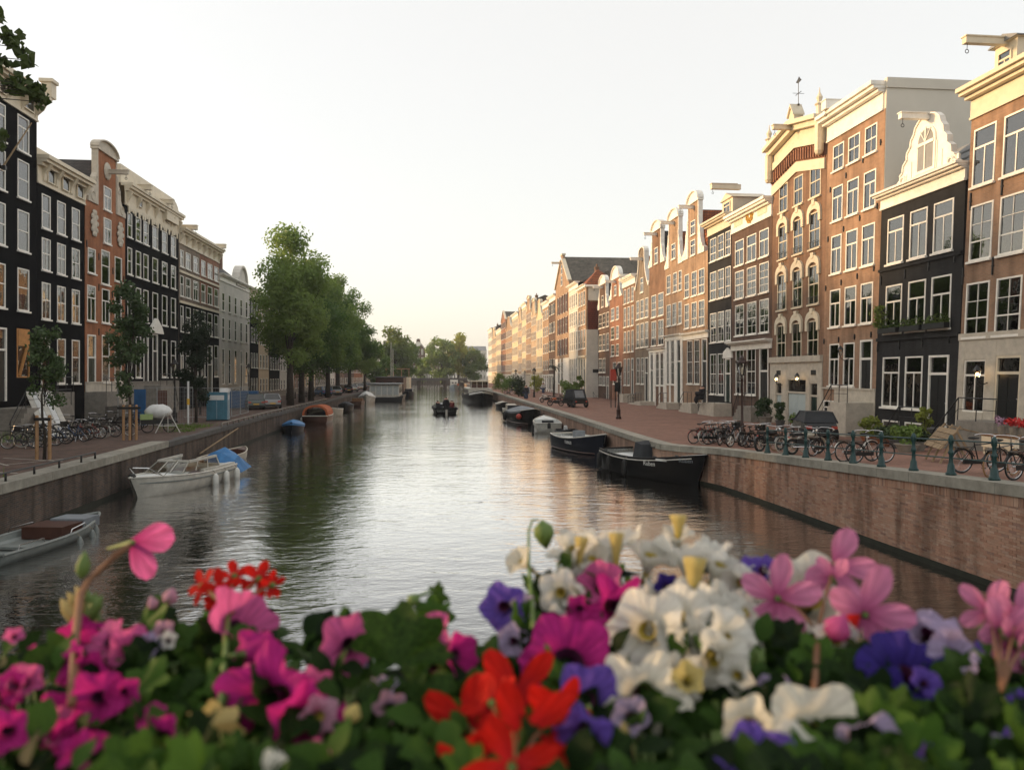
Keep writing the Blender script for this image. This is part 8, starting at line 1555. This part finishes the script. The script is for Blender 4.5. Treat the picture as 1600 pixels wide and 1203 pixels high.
for pl, x0, x1, y0, y1, cols, n in ((A,0,260,990,1190,('magenta','pinkmag','magenta'),16),(D,330,560,1020,1200,('magenta','pinkmag'),7),(E,520,760,1000,1120,('pinkmag','palepink','lilac'),6),(I,840,1000,1090,1200,('violet','lilac'),5),(F_,880,1180,840,960,('white','white','cream'),14),(F_,1020,1180,960,1090,('white',),7),(Mw,1150,1340,1060,1200,('white','cream','lilac'),7),(K,1380,1600,1000,1190,('lilac','violet','blue'),10)):
    for i in range(n):
        px, py = rf.uniform(x0,x1), rf.uniform(y0,y1); petunia(pl, px, py, rf.uniform(52,88), rf.choice(cols), (rf.uniform(-.7,.7), rf.uniform(.1,.9), rf.uniform(.3,1)), 'throat_yellow' if cols[0] == 'white' else 'throat_dark', rf.uniform(.3,.8), rf.uniform(.12,.2), dd=rf.uniform(.0,.05), star=rf.choice((.1,.16,.24)))
# foliage filling the box: leaves under a surface that rises and falls like the mound in the picture
def surf(px):
    T = ((-80,1000),(0,1010),(120,985),(250,965),(330,955),(450,965),(520,960),(600,1000),(700,1010),(760,1000),(830,915),(900,890),(1000,880),(1100,900),(1180,930),(1260,985),(1330,1010),(1400,1040),(1480,1050),(1560,1030),(1680,1020))
    for (a, ya), (b_, yb) in zip(T, T[1:]):
        if a <= px <= b_: return ya+(yb-ya)*(px-a)/(b_-a)
    return 1000
plants = [(A,-80,230),(B,200,420),(D,330,560),(E,480,760),(Hh,690,900),(G,840,980),(F_,900,1180),(I,860,1000),(Mw,1120,1340),(J,1200,1420),(K,1380,1560),(Lp,1490,1680)]
for pl, x0, x1 in plants:
    n = int((x1-x0)*.86); kind = 'g' if pl in (B,Hh,J,Lp) else 'o'
    for i in range(n):
        px = rf.uniform(x0,x1); py0 = surf(px); f = rf.random()**.8; py = py0+10+f*(1290-py0); d = fdist(py)+.02+rf.random()**1.5*.17; p = at(px, py, d)
        nrm = Vector((rf.uniform(-.8,.8),0,0))+UP*rf.uniform(.2,1.1)-FWD*rf.uniform(.0,.9)+RGT*rf.uniform(-.5,.5); s = rf.uniform(.022,.040)*(1.25 if kind == 'g' else 1)
        leaf(pl, p, s, nrm, rf.uniform(0,6.28), kind, None, rf.uniform(.8,1.1))
    for i in range(int(n*.12)):
        px = rf.uniform(x0,x1); py0 = surf(px)+70; stem(pl, [(px,py0),(px+rf.uniform(-20,20),py0+90),(px+rf.uniform(-40,40),py0+260)], [.0008,.0013,.0016], dd=.07)
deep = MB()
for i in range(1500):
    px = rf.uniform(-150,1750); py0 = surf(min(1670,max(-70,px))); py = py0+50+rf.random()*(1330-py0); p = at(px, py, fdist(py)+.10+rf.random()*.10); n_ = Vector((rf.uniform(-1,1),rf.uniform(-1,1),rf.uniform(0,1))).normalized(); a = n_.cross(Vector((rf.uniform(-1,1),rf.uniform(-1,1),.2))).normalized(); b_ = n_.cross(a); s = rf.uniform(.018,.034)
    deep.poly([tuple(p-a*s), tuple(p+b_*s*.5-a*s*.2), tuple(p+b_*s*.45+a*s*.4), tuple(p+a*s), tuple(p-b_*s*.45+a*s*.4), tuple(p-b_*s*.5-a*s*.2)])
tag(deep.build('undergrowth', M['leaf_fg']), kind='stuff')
# ------------------------------------------------------------------ evening haze
m = bpy.data.materials.new('haze_air'); m.use_nodes = True; nt = m.node_tree; nt.nodes.clear(); o_ = N(nt, 'ShaderNodeOutputMaterial'); v = N(nt, 'ShaderNodeVolumePrincipled'); v.inputs['Color'].default_value = (.97,.95,.92,1); v.inputs['Density'].default_value = .00034; v.inputs['Anisotropy'].default_value = .2; nt.links.new(v.outputs[0], o_.inputs['Volume'])
tag(MB().box(-905,905,-62,1604,-2.2,34).build('haze', m), kind='stuff')
